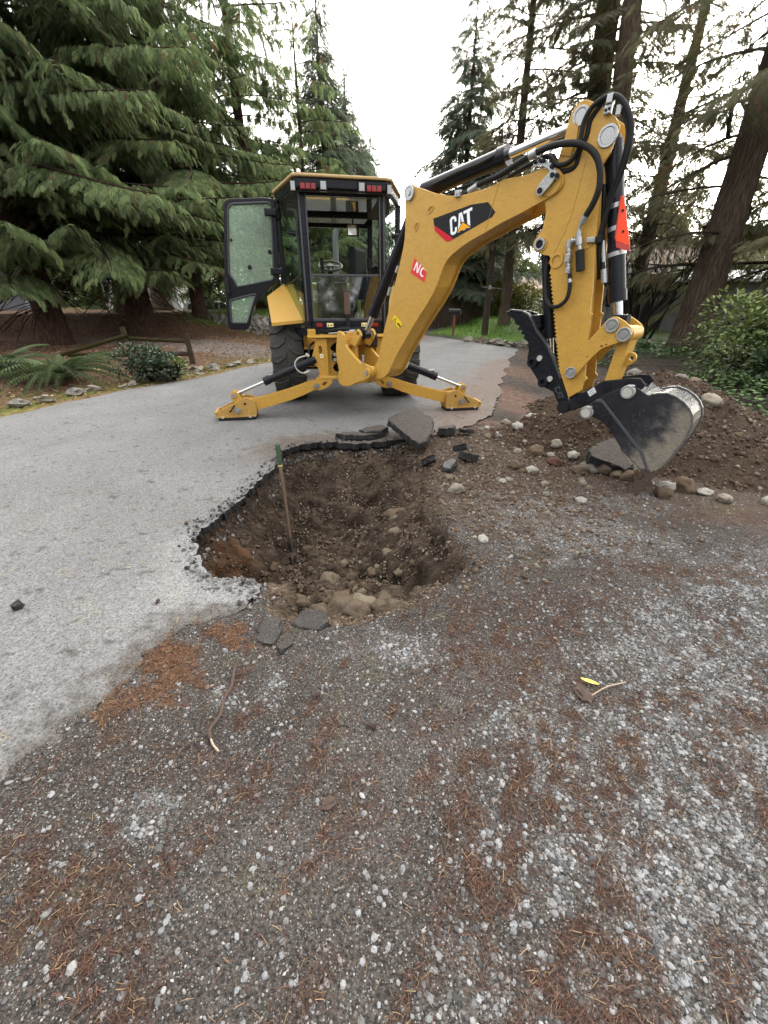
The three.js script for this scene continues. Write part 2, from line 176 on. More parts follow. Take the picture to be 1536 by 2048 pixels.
{
  const axis = (a, b, step, lo, hi, grow) => { const v = []; for (let t = a; t <= b + 1e-6; t += step) v.push(t); let s = step; for (let t = b; t < hi;) { s *= grow; t += s; v.push(t); } s = step; for (let t = a; t > lo;) { s *= grow; t -= s; v.unshift(t); } return v; };
  const xs = axis(-3.2, 3.8, 0.022, -260, 260, 1.09), zs = axis(-6.4, 0.6, 0.022, -380, 60, 1.09);
  const nx = xs.length, nz = zs.length, pos = new Float32Array(nx * nz * 3), uv = new Float32Array(nx * nz * 2);
  for (let j = 0; j < nz; j++) for (let i = 0; i < nx; i++) { const k = j * nx + i; pos.set([xs[i], H(xs[i], zs[j]), zs[j]], k * 3); uv.set([xs[i], -zs[j]], k * 2); }
  const a = [], b = [], c = [];
  for (let j = 0; j < nz - 1; j++) for (let i = 0; i < nx - 1; i++) { const k = j * nx + i, inside = xs[i] >= -3.201 && xs[i + 1] <= 3.801 && zs[j] >= -6.401 && zs[j + 1] <= 0.601, pit = inside && xs[i] > -1.8 && xs[i] < 0.9 && zs[j] < -1.3 && pitDepth(xs[i], zs[j]) > 0.05 && pitDepth(xs[i + 1], zs[j + 1]) > 0.05; (pit ? c : inside ? a : b).push(k, k + nx, k + 1, k + 1, k + nx, k + nx + 1); }
  const g0 = new THREE.BufferGeometry(); g0.setAttribute('position', new THREE.BufferAttribute(pos, 3)); g0.setIndex(a.concat(b, c)); g0.computeVertexNormals();
  // the pit's walls get their own uv, which runs down the walls
  for (const k of new Set(c)) { const N = g0.attributes.normal, x = pos[k * 3], y = pos[k * 3 + 1], z = pos[k * 3 + 2], d = smooth(0.03, 0.12, -y) * (0.05 * n3(x * 4.5, y * 5, z * 4.5) + 0.026 * n3(x * 11, y * 11, z * 11) + 0.012 * n3(x * 22, y * 22, z * 22)); pos[k * 3] += N.getX(k) * d; pos[k * 3 + 1] += N.getY(k) * d; pos[k * 3 + 2] += N.getZ(k) * d; }
  g0.attributes.position.needsUpdate = true; g0.computeVertexNormals();
  const used = new Map(), N0 = g0.attributes.normal.array, P2 = Array.from(pos), U2 = Array.from(uv), N2 = Array.from(N0), c2 = c.map((k) => { if (!used.has(k)) { used.set(k, P2.length / 3); const y = pos[k * 3 + 1]; P2.push(pos[k * 3], y, pos[k * 3 + 2]); N2.push(N0[k * 3], N0[k * 3 + 1], N0[k * 3 + 2]); U2.push(pos[k * 3] + 0.85 * y, -pos[k * 3 + 2] + 0.65 * y); } return used.get(k); });
  const g = new THREE.BufferGeometry(); g.setAttribute('position', new THREE.Float32BufferAttribute(P2, 3)); g.setAttribute('normal', new THREE.Float32BufferAttribute(N2, 3)); g.setAttribute('uv', new THREE.Float32BufferAttribute(U2, 2)); { const C = new Float32Array(P2.length).fill(1); for (let k = pos.length / 3; k < P2.length / 3; k++) { const x = P2[k * 3], z = P2[k * 3 + 2], t = smooth(0.5, 0.12, Math.hypot(x + 1.12, (z + 2.5) * 0.75) + 0.22 * fbm(x * 5, z * 5, 3)), m = 0.82 + 0.36 * fbm(x * 2.2 + 9, z * 2.2, 3); C[k * 3] = m * (1 + 0.4 * t); C[k * 3 + 1] = m * (1 - 0.05 * t); C[k * 3 + 2] = m * (1 - 0.35 * t); } g.setAttribute('color', new THREE.Float32BufferAttribute(C, 3)); }   // a seam of orange soil in the left wall
  g.setIndex(a.concat(b, c2)); g.addGroup(0, a.length, 0); g.addGroup(a.length, b.length, 1); g.addGroup(a.length + b.length, c2.length, 2);
  const base = { roughness: 0.95, bumpMap: gritBump, bumpScale: 0.012, specularIntensity: 0.35 };
  const m = mesh('ground', g, [new THREE.MeshPhysicalMaterial({ ...base, map: nearMap }), new THREE.MeshPhysicalMaterial({ ...base, map: farMap }), new THREE.MeshPhysicalMaterial({ ...base, map: pitMap, bumpScale: 0.02, vertexColors: true })]); tag(m, null, null, null, 'structure');
}
// ---- asphalt
const asphaltField = field((x, z) => {
  let v = 0.168 + 0.025 * fbm(x * 0.8, z * 0.8, 3);
  v += 0.045 * smooth(0.26, 0.0, Math.min(segDist(-1.33, -2.35, -1.2, -2.0, x, z), segDist(-1.15, -1.88, -0.78, -1.82, x, z)) + 0.2 * fbm(x * 6, z * 6, 3));   // pale crushed edge in front of the pit
  let c = [v, v * 0.995, v * 0.985];
  const dirt = smooth(0.5, 0.05, Math.min(polyDist(PIT, x, z), 9) + 0.25 * fbm(x * 5, z * 5, 3)) * smooth(-3.6, -4.4, z); c = mixc(c, [0.1, 0.075, 0.055], 0.75 * dirt);
  const rt = smooth(0.9, 0.1, segDist(0.9, -5.1, 3.6, -12.4, x, z) + 0.5 * fbm(x * 1.5, z * 1.5, 3)); c = mixc(c, [0.17, 0.115, 0.085], 0.6 * rt);
  if (n2(x * 4.2 + 70, z * 7.3) > 0.86) c = mixc(c, [0.05, 0.045, 0.04], 0.7);                           // dark spots of mud and oil
  c = mixc(c, [0.07, 0.05, 0.035], 0.7 * smooth(0.62, 0.8, n2(x * 13 + 3, z * 13)) * smooth(0.5, 0.1, segDist(-1.3, -2.6, -0.9, -4.4, x, z)));
  if (z > -1.75) c = mixc(c, [0.085, 0.075, 0.065], 0.85 * smooth(0.22, 0.02, polyDist(ROAD, x, z) + 0.22 * fbm(x * 7, z * 7, 4)));   // dirt washed over the near edge
  const trk = smooth(0.16, 0.04, Math.abs(x + 2.6 + 0.28 * (z + 3) + 0.05 * n2(z, 3))) * 0.16 + smooth(0.16, 0.04, Math.abs(x + 3.9 + 0.27 * (z + 4))) * 0.14; c = mixc(c, [0.1, 0.09, 0.08], trk);   // faint wheel tracks
  const ck = Math.abs(fbm(x * 0.9 + 60, z * 0.7, 4)); if (ck < 0.006) c = mixc(c, [0.05, 0.048, 0.045], 0.6);
  return [...c, smooth(0.3, 0.6, fbm(x * 2.3 + 40, z * 2.3, 3)) * smooth(-3.4, -1, z)];
}, -8, -0.2, 12, 480);
const asphaltMap = tex(2048, 2048, (i, j) => {
  const c = asphaltField(-8 + (i / 2048) * 12, -0.2 - (j / 2048) * 12);
  let g = 1 + 0.42 * nt(i * 1.5, j * 1.5) + 0.4 * nt(i * 0.8, j * 0.8) * nt(j * 1.15, i * 1.15) + 0.1 * nt(j * 0.45, i * 0.45);
  if (nt(i * 2.2 + 200, j * 2.2) > 0.75) g *= 1.6; else if (nt(i * 2.2 + 200, j * 2.2) < -0.66) g *= 0.42;
  const st = c[3] * (nt(i * 0.3, j * 1.1) > 0.35 ? 0.3 : 0.04);                                                      // straw-coloured bits
  return [c[0] * g + (0.33 - c[0] * g) * st, c[1] * g + (0.29 - c[1] * g) * st, c[2] * g + (0.17 - c[2] * g) * st];
}, true, [1 / 12, 1 / 12]); asphaltMap.offset.set(8 / 12, -0.2 / 12);
const asphaltBump = tex(512, 512, (i, j) => 0.5 + 0.3 * tile(i, j, 512, 110) + 0.25 * tile(i, j, 512, 230), false, [1.3, 1.3]);
const asphaltTop = new THREE.MeshPhysicalMaterial({ map: asphaltMap, roughness: 0.9, bumpMap: asphaltBump, bumpScale: 0.006, specularIntensity: 0.4 });
const asphaltCut = mat(0.022, 0.021, 0.021, 0.75, { bumpMap: asphaltBump, bumpScale: 0.03 });
{
  const pts = [], R = rngOf(5);
  ROAD.forEach((p, i) => { const q = ROAD[(i + 1) % ROAD.length], L = Math.hypot(q[0] - p[0], q[1] - p[1]), near = p[1] > -6 && p[1] < 0 && p[0] > -2.5, n = Math.max(1, Math.round(L / (near ? 0.02 : 0.3)));
    for (let k = 0; k < n; k++) { const t = k / n, x = p[0] + (q[0] - p[0]) * t, z = p[1] + (q[1] - p[1]) * t, w = near ? 0.04 * n2(x * 5, z * 5) + 0.016 * n2(x * 15, z * 15) + 0.007 * n2(x * 38, z * 38) : 0.07 * n2(x * 0.9, z * 0.9) + 0.02 * n2(x * 3, z * 3); const w2 = near ? 0.035 * n2(x * 5 + 50, z * 5) + 0.014 * n2(x * 15 + 50, z * 15) + 0.007 * n2(x * 38 + 50, z * 38) : w * 0.5; pts.push([x + w, -(z + w2)]); } });
  const g = new THREE.ExtrudeGeometry(poly(pts), { depth: 0.07, bevelEnabled: false }); g.rotateX(-Math.PI / 2).translate(0, -0.07, 0);
  const P = g.attributes.position, N = g.attributes.normal;
  for (let i = 0; i < P.count; i++) if (P.getY(i) < -0.03) { const x = P.getX(i), z = P.getZ(i), w = 0.03 * n2(x * 31, z * 31) - 0.012; P.setXYZ(i, x + w, P.getY(i), z + w); }
  P.needsUpdate = true;
  const road = mesh('road', g, [asphaltTop, asphaltCut]); tag(road, null, null, null, 'structure');
}
// ---------------------------------------------------------------- the backhoe loader
const paintNoise = tex(512, 512, (i, j) => { const a = 0.5 + 0.5 * tile(i, j, 512, 14), b = tile(i, j, 512, 120); const c = smooth(0.25, 0.75, tile(i, j, 512, 9) + 0.4 * tile(j, i, 512, 34)), ch = tile(i, j, 512, 200) > 0.62 && tile(j, i, 512, 30) > 0.1 ? 0.55 : 1; const v = (0.9 + 0.09 * a + 0.045 * b) * (1 - 0.05 * c) * ch; return [v, v * (0.98 + 0.02 * a - 0.02 * c), v * (0.95 + 0.05 * a + 0.1 * c)]; }, true, [0.8, 0.8]);
const paintRough = tex(512, 512, (i, j) => clamp(0.62 + 0.3 * tile(i, j, 512, 24) + 0.12 * tile(i, j, 512, 150)), false, [0.9, 0.9]);
const YEL = mat(0.53, 0.308, 0.056, 0.6, { map: paintNoise, roughnessMap: paintRough, specularIntensity: 0.7 });
const MUDDY = mat(1, 1, 1, 0.75, { map: tex(512, 512, (i, j) => { const m = smooth(0.15, 0.6, tile(i, j, 512, 26) + 0.5 * tile(j, i, 512, 80)), v = 0.95 + 0.08 * tile(i, j, 512, 150); return mixc([0.47 * v, 0.272 * v, 0.05 * v], [0.16 * v, 0.12 * v, 0.085 * v], 0.75 * m); }, true, [1.6, 1.6]) });
const YELDARK = mat(0.4, 0.22, 0.045, 0.7, { map: paintNoise });
const BLK = mat(0.011, 0.012, 0.016, 0.36, { roughnessMap: paintRough, specularIntensity: 0.4 });
const BLKMAT = mat(0.014, 0.014, 0.016, 0.7, { specularIntensity: 0.35 });
const RUB = mat(0.014, 0.014, 0.014, 0.6, { specularIntensity: 0.4 });
const ZINC = mat(0.36, 0.37, 0.37, 0.42, { metalness: 0.6, roughnessMap: paintRough });
const CHROME = mat(0.5, 0.51, 0.53, 0.14, { metalness: 1 });
const WHT = mat(0.42, 0.415, 0.38, 0.5);
const GLASS = mat(0.82, 0.93, 0.88, 0.04, { transmission: 1, thickness: 0, ior: 1.5 });
const dropTex = tex(512, 512, (i, j) => { const a = tile(i, j, 512, 130), b = tile(i, j, 512, 18), d = tile(j, Math.floor(i * 0.25), 512, 60); const v = 0.86 + 0.16 * b + 0.12 * d - (a > 0.45 ? 0.28 : 0); return [v * 0.94, v, v * 0.96]; }, true, [2, 2]);
const DUSTY = mat(0.78, 0.88, 0.8, 0.4, { map: dropTex, transmission: 1, thickness: 0, ior: 1.5 });
const BHX = -0.65, BHZ = -7.155, BHT = THREE.MathUtils.degToRad(10);
const BH = thing('backhoe_loader', 'yellow and black backhoe loader on two lowered stabilizers with its left cab door open', 'backhoe loader', [BHX, 0, BHZ], BHT);
// the digging arm swings about the kingpost: s runs outwards along the arm, t up, o towards its near side
const armDir = V3(0.72, 0, 0.694).applyAxisAngle(V3(0, 1, 0), -BHT).normalize();
const armM = new THREE.Matrix4().makeBasis(armDir, V3(0, 1, 0), V3(-armDir.z, 0, armDir.x)).setPosition(0, 0, 1.325);
const arm = (...g) => (g.length === 1 ? g[0] : merge(g)).applyMatrix4(armM);
const mirrorX = (g) => { g = (g.index ? g.toNonIndexed() : g.clone()).scale(-1, 1, 1); for (const a of Object.values(g.attributes)) for (let i = 0; i < a.count; i += 3) for (let q = 0; q < a.itemSize; q++) { const k = (i + 1) * a.itemSize + q, l = (i + 2) * a.itemSize + q, v = a.array[k]; a.array[k] = a.array[l]; a.array[l] = v; } return g; };
const disc = (x, y, z0, z1, r, n = 24) => rod([x, y, z0], [x, y, z1], r, r, n);
const ring = (x, y, z0, z1, r, q, n = 24) => plate(circle(x, y, r, n), z0, z1, 0.003, [circle(x, y, q, n)]);
const beam = (a, b, w, d) => { const A = V3(...a), B = V3(...b), L = A.distanceTo(B), g = rbox(w, L, d, Math.min(w, d) * 0.14); const y = B.clone().sub(A).normalize(), z = V3(0, 0, 1).addScaledVector(y, -y.z).normalize(), x = y.clone().cross(z); return g.applyMatrix4(new THREE.Matrix4().makeBasis(x, y, z).setPosition(A.add(B).multiplyScalar(0.5))); };
function decal(name, pts, z, draw, parent, W = 512, rough = 0.45, xf = armM) { // flat print on a plate
  const xs = pts.map((p) => p[0]), ys = pts.map((p) => p[1]), x0 = Math.min(...xs), y0 = Math.min(...ys), w = Math.max(...xs) - x0, h = Math.max(...ys) - y0, Hh = Math.max(8, Math.round((W * h) / w));
  const cv = document.createElement('canvas'); cv.width = W; cv.height = Hh; const c = cv.getContext('2d');
  c.setTransform(W / w, 0, 0, -Hh / h, (-x0 * W) / w, Hh + (y0 * Hh) / h); draw(c);
  const t = new THREE.CanvasTexture(cv); t.colorSpace = THREE.SRGBColorSpace;
  const g = plate(pts, z, z + 0.0025, 0.0008), P = g.attributes.position, U = g.attributes.uv; for (let i = 0; i < P.count; i++) U.setXY(i, (P.getX(i) - x0) / w, (P.getY(i) - y0) / h);
  return mesh(name, xf ? g.applyMatrix4(xf) : g, new THREE.MeshPhysicalMaterial({ map: t, roughness: rough, specularIntensity: 0.4 }), parent);
}
const fillPoly = (c, pts, col) => { c.fillStyle = col; c.beginPath(); pts.forEach((p, i) => (i ? c.lineTo(...p) : c.moveTo(...p))); c.closePath(); c.fill(); };
const word = (c, s, x, y, ang, hgt, wid, col, weight = 'bold') => { c.save(); c.translate(x, y); c.rotate(ang); c.font = weight + ' 100px sans-serif'; const m = c.measureText(s).width; c.scale(wid / m, -hgt / 72); c.fillStyle = col; c.textAlign = 'left'; c.textBaseline = 'alphabetic'; c.fillText(s, 0, 0); c.restore(); };

// ---- boom
const boomPts = [[1.018, 2.401], [1.028, 2.437], [1.082, 2.456], [1.137, 2.431], [1.254, 2.39], [1.439, 2.327], [1.651, 2.288], [1.829, 2.295], [1.963, 2.306], [2.057, 2.328], [2.099, 2.341], [2.209, 2.339], [2.326, 2.343], [2.408, 2.357], [2.477, 2.36], [2.546, 2.348], [2.59, 2.319], [2.622, 2.263], [2.612, 2.218], [2.578, 2.188], [2.526, 2.166], [2.407, 2.126], [2.281, 2.083], [2.131, 2.04], [1.972, 1.981], [1.818, 1.929], [1.693, 1.871], [1.601, 1.815], [1.545, 1.755], [1.51, 1.677], [1.456, 1.56], [1.366, 1.43], [1.243, 1.285], [1.059, 1.048], [0.91, 0.85], [0.807, 0.676], [0.72, 0.605], [0.6, 0.572], [0.51, 0.568], [0.46, 0.61], [0.455, 0.66], [0.49, 0.705], [0.57, 0.725], [0.625, 0.82], [0.719, 1.118], [0.825, 1.416], [0.911, 1.663], [0.982, 1.866], [1.02, 2.008], [1.025, 2.172]];
const boomS = smoothPts(boomPts, 2), boomIn = inset(boomPts, 0.022).filter((p) => p[0] < 2.36 && p[0] > 0.6);
const boom = mesh('boom', arm(plate(boomS, 0.125, 0.15, 0.005), plate(boomS, -0.15, -0.125, 0.005), plate(boomIn, -0.126, 0.126, 0)), YEL, BH);
mesh('pin', arm(ring(1.081, 2.38, 0.15, 0.175, 0.062, 0.045), disc(1.081, 2.38, 0.14, 0.172, 0.044), disc(1.081, 2.38, 0.172, 0.182, 0.024, 6)), ZINC, boom);
mesh('pin', arm(disc(0.522, 0.643, 0.15, 0.185, 0.052), disc(0.522, 0.643, 0.18, 0.192, 0.03)), ZINC, boom);
mesh('pin_boss', arm(ring(0.522, 0.643, 0.15, 0.17, 0.078, 0.05)), YEL, boom);
each('boom_nose', [disc(2.52, 2.262, 0.149, 0.158, 0.088), disc(2.52, 2.262, -0.158, -0.149, 0.088)], YEL, boom, armM);
for (const [x, y, a] of [[1.347, 2.222, 0.55], [1.178, 2.099, 1.05]]) { const e = (r, q) => Array.from({ length: 18 }, (_, i) => { const t = (i / 18) * 6.2832, u = Math.cos(t) * r, v = Math.sin(t) * q; return [x + u * Math.cos(a) - v * Math.sin(a), y + u * Math.sin(a) + v * Math.cos(a)]; }); mesh('slot_rim', arm(plate(e(0.046, 0.027), 0.149, 0.156, 0.002, [e(0.034, 0.016)])), YEL, boom); mesh('slot', arm(plate(e(0.034, 0.016), 0.1495, 0.151, 0)), YELDARK, boom); }
for (const [a, b] of [[[1.975, 1.99], [2.065, 2.325]]]) mesh('weld_seam', arm(rod([a[0], a[1], 0.15], [b[0], b[1], 0.15], 0.004, 0.004, 6)), YEL, boom);
{ // dealer emblem and stickers on the near side plate
  const blk = [[1.386, 2.145], [1.806, 2.205], [1.977, 2.203], [2.057, 2.125], [2.033, 2.094], [1.598, 1.949], [1.553, 1.949], [1.41, 2.046]];
  decal('emblem', blk, 0.151, (c) => {
    fillPoly(c, blk, '#1b1c1f'); fillPoly(c, [[1.398, 2.092], [1.6, 1.985], [1.64, 1.96], [1.598, 1.94], [1.54, 1.94], [1.40, 2.04]], '#c3202c');
    const T = (p) => { const ux = 0.241, uy = 0.056, vx = -0.026, vy = 0.142; return [1.604 + p[0] * ux + p[1] * vx, 1.988 + p[0] * uy + p[1] * vy]; };
    const W = '#e9edf0', P = (a, col) => fillPoly(c, a.map(T), col);
    P([[0.30, 0.66], [0.30, 0.86], [0.22, 1.0], [0.08, 1.0], [0, 0.88], [0, 0.12], [0.08, 0], [0.22, 0], [0.30, 0.14], [0.30, 0.36], [0.21, 0.36], [0.21, 0.2], [0.17, 0.15], [0.13, 0.15], [0.1, 0.2], [0.1, 0.8], [0.13, 0.85], [0.18, 0.85], [0.21, 0.8], [0.21, 0.66]], W);
    P([[0.42, 1.0], [0.56, 1.0], [0.68, 0], [0.56, 0], [0.54, 0.22], [0.44, 0.22], [0.42, 0], [0.32, 0]], W); P([[0.49, 0.82], [0.53, 0.4], [0.455, 0.4]], '#1b1c1f');
    P([[0.62, 1.0], [1.0, 1.0], [1.0, 0.84], [0.88, 0.84], [0.88, 0], [0.76, 0], [0.76, 0.84], [0.62, 0.84]], W);
    P([[0.26, 0.02], [0.56, 0.5], [0.92, 0.02]], '#1b1c1f'); P([[0.31, 0.04], [0.56, 0.45], [0.86, 0.04]], '#f0a616');
  }, boom, 1024);
  const nc = [[1.163, 1.842], [1.333, 1.705], [1.31, 1.611], [1.111, 1.706]];
  decal('sticker', nc, 0.151, (c) => { fillPoly(c, nc, '#d9663f'); fillPoly(c, nc.map((p) => [1.229 + (p[0] - 1.229) * 0.9, 1.716 + (p[1] - 1.716) * 0.9]), '#cf3b3f'); word(c, 'NC', 1.146, 1.735, -0.5, 0.083, 0.165, '#f4ecec'); }, boom);
  const wn = [[0.85, 1.257], [0.901, 1.305], [1.013, 1.218], [0.968, 1.164]];
  decal('warning_label', wn, 0.151, (c) => { fillPoly(c, wn, '#e2c22a'); c.save(); c.translate(0.905, 1.252); c.rotate(-0.65); fillPoly(c, [[-0.03, -0.025], [0.03, -0.025], [0, 0.03]], '#26221a'); fillPoly(c, [[-0.02, -0.019], [0.02, -0.019], [0, 0.018]], '#e2c22a'); c.fillStyle = '#26221a'; c.fillRect(-0.002, -0.014, 0.005, 0.02); fillPoly(c, [[0.045, -0.012], [0.11, -0.012], [0.11, 0.004], [0.085, 0.004], [0.075, 0.018], [0.065, 0.004], [0.045, 0.004]], '#26221a'); c.restore(); }, boom);
}
// ---- stick
const teeth = []; for (let i = 0; i < 27; i++) { const t = i / 27; teeth.push([2.858 - 0.236 * t + 0.006, 0.874 + 0.79 * t], [2.858 - 0.236 * (t + 0.014) - 0.012, 0.874 + 0.79 * (t + 0.017)]); }
const stickPts = [[2.546, 2.429], [2.568, 2.513], [2.571, 2.56], [2.583, 2.624], [2.607, 2.683], [2.649, 2.709], [2.685, 2.706], [2.732, 2.684], [2.803, 2.643], [2.907, 2.57], [2.95, 2.512], [2.921, 2.374], [2.881, 2.311], [2.906, 2.176], [2.922, 2.013], [2.942, 1.853], [2.989, 1.536], [3.011, 1.364], [3.034, 1.352], [3.023, 1.312], [3.038, 1.165], [3.063, 0.968], [3.078, 0.88], [3.1, 0.858], [3.078, 0.824], [3.077, 0.761], [2.976, 0.683], ...teeth, [2.62, 1.665], [2.624, 1.725], [2.592, 1.774], [2.54, 1.783], [2.482, 1.816], [2.46, 1.859], [2.463, 1.924], [2.499, 1.967], [2.508, 2.067], [2.486, 2.147], [2.517, 2.312]];
const stickIn = inset([[2.58, 2.35], [2.62, 2.6], [2.66, 2.68], [2.74, 2.65], [2.86, 2.55], [2.9, 2.45], [2.86, 2.3], [2.9, 1.9], [2.985, 1.3], [3.03, 0.9], [2.98, 0.74], [2.87, 0.9], [2.68, 1.66], [2.53, 1.85], [2.54, 2.1]], 0.02);
const stick = mesh('stick', arm(plate(stickPts, 0.108, 0.13, 0.004), plate(stickPts, -0.13, -0.108, 0.004), plate(stickIn, -0.109, 0.109, 0)), YEL, BH);
mesh('gusset', arm(plate([[2.552, 2.42], [2.577, 2.5], [2.583, 2.56], [2.6, 2.59], [2.63, 2.6], [2.662, 2.575], [2.668, 2.5], [2.64, 2.4]], 0.13, 0.142, 0.004)), YEL, stick);
mesh('pin', arm(ring(2.667, 2.622, 0.13, 0.142, 0.058, 0.042), disc(2.667, 2.622, 0.12, 0.137, 0.04)), ZINC, stick);
mesh('pin', arm(ring(2.885, 2.471, 0.13, 0.142, 0.066, 0.048), disc(2.885, 2.471, 0.12, 0.138, 0.046)), ZINC, stick);
mesh('pin', arm(ring(2.5, 1.86, 0.13, 0.15, 0.047, 0.03)), ZINC, stick); mesh('pin_hole', arm(disc(2.5, 1.86, 0.13, 0.142, 0.03)), BLKMAT, stick);
each('boss', [ring(2.5, 1.86, 0.13, 0.14, 0.06, 0.047), ring(2.663, 1.737, 0.13, 0.14, 0.056, 0.036)], YEL, stick, armM);
mesh('weld_seam', arm(tube([[2.6, 1.72, 0.13], [2.71, 2.0, 0.13], [2.745, 2.25, 0.13], [2.76, 2.36, 0.13]], 0.0035, 24, 6)), YEL, stick);
// ---- hydraulic cylinders of the arm
function cylinder(a, b, f, r, rr, xf, parent = BH, nm = 'hydraulic_cylinder') { const A = V3(...a), B = V3(...b), m = A.clone().lerp(B, f), u = B.clone().sub(A).normalize(), g = new THREE.Group(); g.name = nm; parent.add(g); const T = (q) => (xf ? q.applyMatrix4(xf) : q);
  mesh('barrel', T(merge([rod(A, m, r, r, 24), rod(m.clone().addScaledVector(u, -0.07), m.clone().addScaledVector(u, 0.012), r * 1.1, r * 1.1, 24), rod(A.clone().addScaledVector(u, -0.03), A.clone().addScaledVector(u, 0.05), r * 0.8, r * 1.02, 20)])), BLK, g);
  mesh('rod', T(rod(m, B, rr, rr, 18)), CHROME, g); return g; }
const crowd = cylinder([1.13, 2.41, 0], [2.667, 2.622, 0], 0.58, 0.07, 0.034, armM);
const lift = cylinder([0.98, 2.21, 0], [0.257, 1.07, 0], 0.80, 0.062, 0.032, armM);
const curl = cylinder([2.885, 2.46, 0], [3.2, 1.285, 0], 0.86, 0.062, 0.036, armM);
const thumbC = cylinder([2.5, 1.86, 0.0], [2.7, 0.98, 0], 0.8, 0.05, 0.03, armM);
mesh('rod_eye', arm(disc(2.667, 2.622, -0.06, 0.06, 0.07), rod([2.6, 2.613, 0], [2.667, 2.622, 0], 0.05)), YEL, crowd);
mesh('rod_eye', arm(rbox(0.11, 0.12, 0.12, 0.01, 3.215, 1.29, 0)), BLK, curl);
mesh('rod_eye', arm(disc(0.257, 1.07, -0.05, 0.05, 0.06)), BLK, lift);
{ const S = (s, t, u) => { const a = V3(2.885, 2.46, 0), b = V3(3.2, 1.285, 0), p = a.lerp(b, t), e = V3(-0.966, -0.259, 0); return [p.x + e.x * s, p.y + e.y * s, u]; };
  mesh('pipe', arm(tube([S(0.055, 0.2, 0.055), S(0.075, 0.45, 0.055), S(0.075, 0.72, 0.055), S(0.06, 0.76, 0.04)], 0.016, 24, 8)), BLK, curl);
  each('clamp', [...[0.32, 0.44, 0.58].map((t) => rod(S(0, t, 0), S(0, t + 0.025, 0), 0.068, 0.068, 24)), rod(S(0.075, 0.5, 0.055), S(0.075, 0.62, 0.055), 0.02), rod(S(0.075, 0.66, 0.055), S(0.075, 0.74, 0.055), 0.024)], ZINC, curl, armM); }
mesh('pipe', arm(tube([[1.3, 2.42, 0.09], [1.6, 2.47, 0.1], [1.85, 2.5, 0.1], [1.95, 2.54, 0.06]], 0.013, 24, 7)), RUB, crowd);
mesh('hose', arm(tube([[1.0, 2.0, 0.07], [0.9, 1.78, 0.1], [0.8, 1.6, 0.11], [0.72, 1.35, 0.1]], 0.014, 24, 7)), RUB, lift);
each('fitting', [rod([0.9, 1.78, 0.1], [0.87, 1.72, 0.104], 0.02), rod([0.79, 1.58, 0.11], [0.76, 1.5, 0.11], 0.02)], ZINC, lift, armM);
// ---- hoses and hydraulic fittings along the boom and stick
const hose = (pts, r, seg = 60) => arm(tube(pts.map(([s, t, o]) => [s, t, o]), r, seg, 10));
mesh('hose', hose([[1.56, 2.26, 0.1], [1.783, 2.319, 0.12], [1.883, 2.346, 0.14], [2.074, 2.369, 0.17], [2.247, 2.417, 0.19], [2.369, 2.447, 0.2], [2.513, 2.468, 0.21], [2.666, 2.457, 0.21], [2.77, 2.423, 0.2], [2.854, 2.357, 0.2], [2.904, 2.264, 0.2], [2.918, 2.157, 0.2], [2.89, 2.071, 0.19], [2.854, 2.013, 0.18], [2.836, 1.98, 0.17]], 0.022, 90), RUB, BH);
for (const [dx, o] of [[0, 0.16], [0.03, 0.13]]) mesh('hose', hose([[2.1, 2.37, 0.06], [2.32, 2.41, 0.12], [2.471 + dx, 2.425, o], [2.56, 2.36 - dx, o], [2.653 + dx, 2.365 - dx, o], [2.702, 2.424, o], [2.704 + dx, 2.499, o], [2.71 + dx, 2.58, o], [2.748 + dx, 2.643 - dx * 0.3, o], [2.829, 2.677 + dx * 0.4, o], [2.908, 2.663, o], [2.991 - dx, 2.582, o], [3.043 - dx, 2.478, o], [3.054 - dx, 2.371, o], [3.037 - dx, 2.265, o - 0.02], [2.995 - dx, 2.12, o - 0.04], [2.965, 1.974, o - 0.05], [2.955, 1.87, o - 0.06], [2.99, 1.6, 0.02]], 0.017, 120), RUB, BH);
mesh('hose', hose([[2.806, 1.638, 0.17], [2.828, 1.536, 0.175], [2.818, 1.457, 0.175], [2.766, 1.41, 0.17], [2.698, 1.403, 0.16], [2.635, 1.444, 0.13], [2.595, 1.526, 0.1], [2.565, 1.66, 0.08], [2.554, 1.76, 0.06]], 0.016, 60), RUB, BH);
mesh('hose', hose([[1.3, 2.3, 0.09], [1.5, 2.31, 0.1], [1.7, 2.36, 0.1], [1.9, 2.37, 0.09], [2.1, 2.4, 0.06]], 0.014, 40), RUB, BH);
each('hose_ferrule', [rod([2.34, 2.44, 0.2], [2.4, 2.453, 0.205], 0.03), rod([1.75, 2.31, 0.12], [1.85, 2.338, 0.135], 0.027), rod([2.853, 2.012, 0.18], [2.828, 1.97, 0.168], 0.026)], ZINC, BH, armM);
each('hose_clamp', [rbox(0.06, 0.05, 0.03, 0.006, 1.66, 2.3, 0.16), disc(1.65, 2.3, 0.17, 0.182, 0.011, 6), disc(1.675, 2.303, 0.17, 0.182, 0.011, 6), rbox(0.05, 0.05, 0.03, 0.006, 2.86, 2.61, 0.15), rbox(0.04, 0.05, 0.06, 0.006, 2.865, 2.66, 0.15), rbox(0.035, 0.06, 0.03, 0.006, 2.93, 2.595, 0.14)], ZINC, BH, armM);
each('clamp_bolt', [...[[2.85, 2.605], [2.872, 2.609]].map(([x, y]) => disc(x, y, 0.165, 0.172, 0.009, 8))], BLKMAT, BH, armM);
mesh('link_bracket', arm(plate([[2.361, 2.412], [2.40, 2.432], [2.442, 2.418], [2.524, 2.366], [2.598, 2.285], [2.57, 2.262], [2.545, 2.27], [2.49, 2.345], [2.427, 2.377], [2.368, 2.368]], 0.162, 0.176, 0.003)), ZINC, BH);
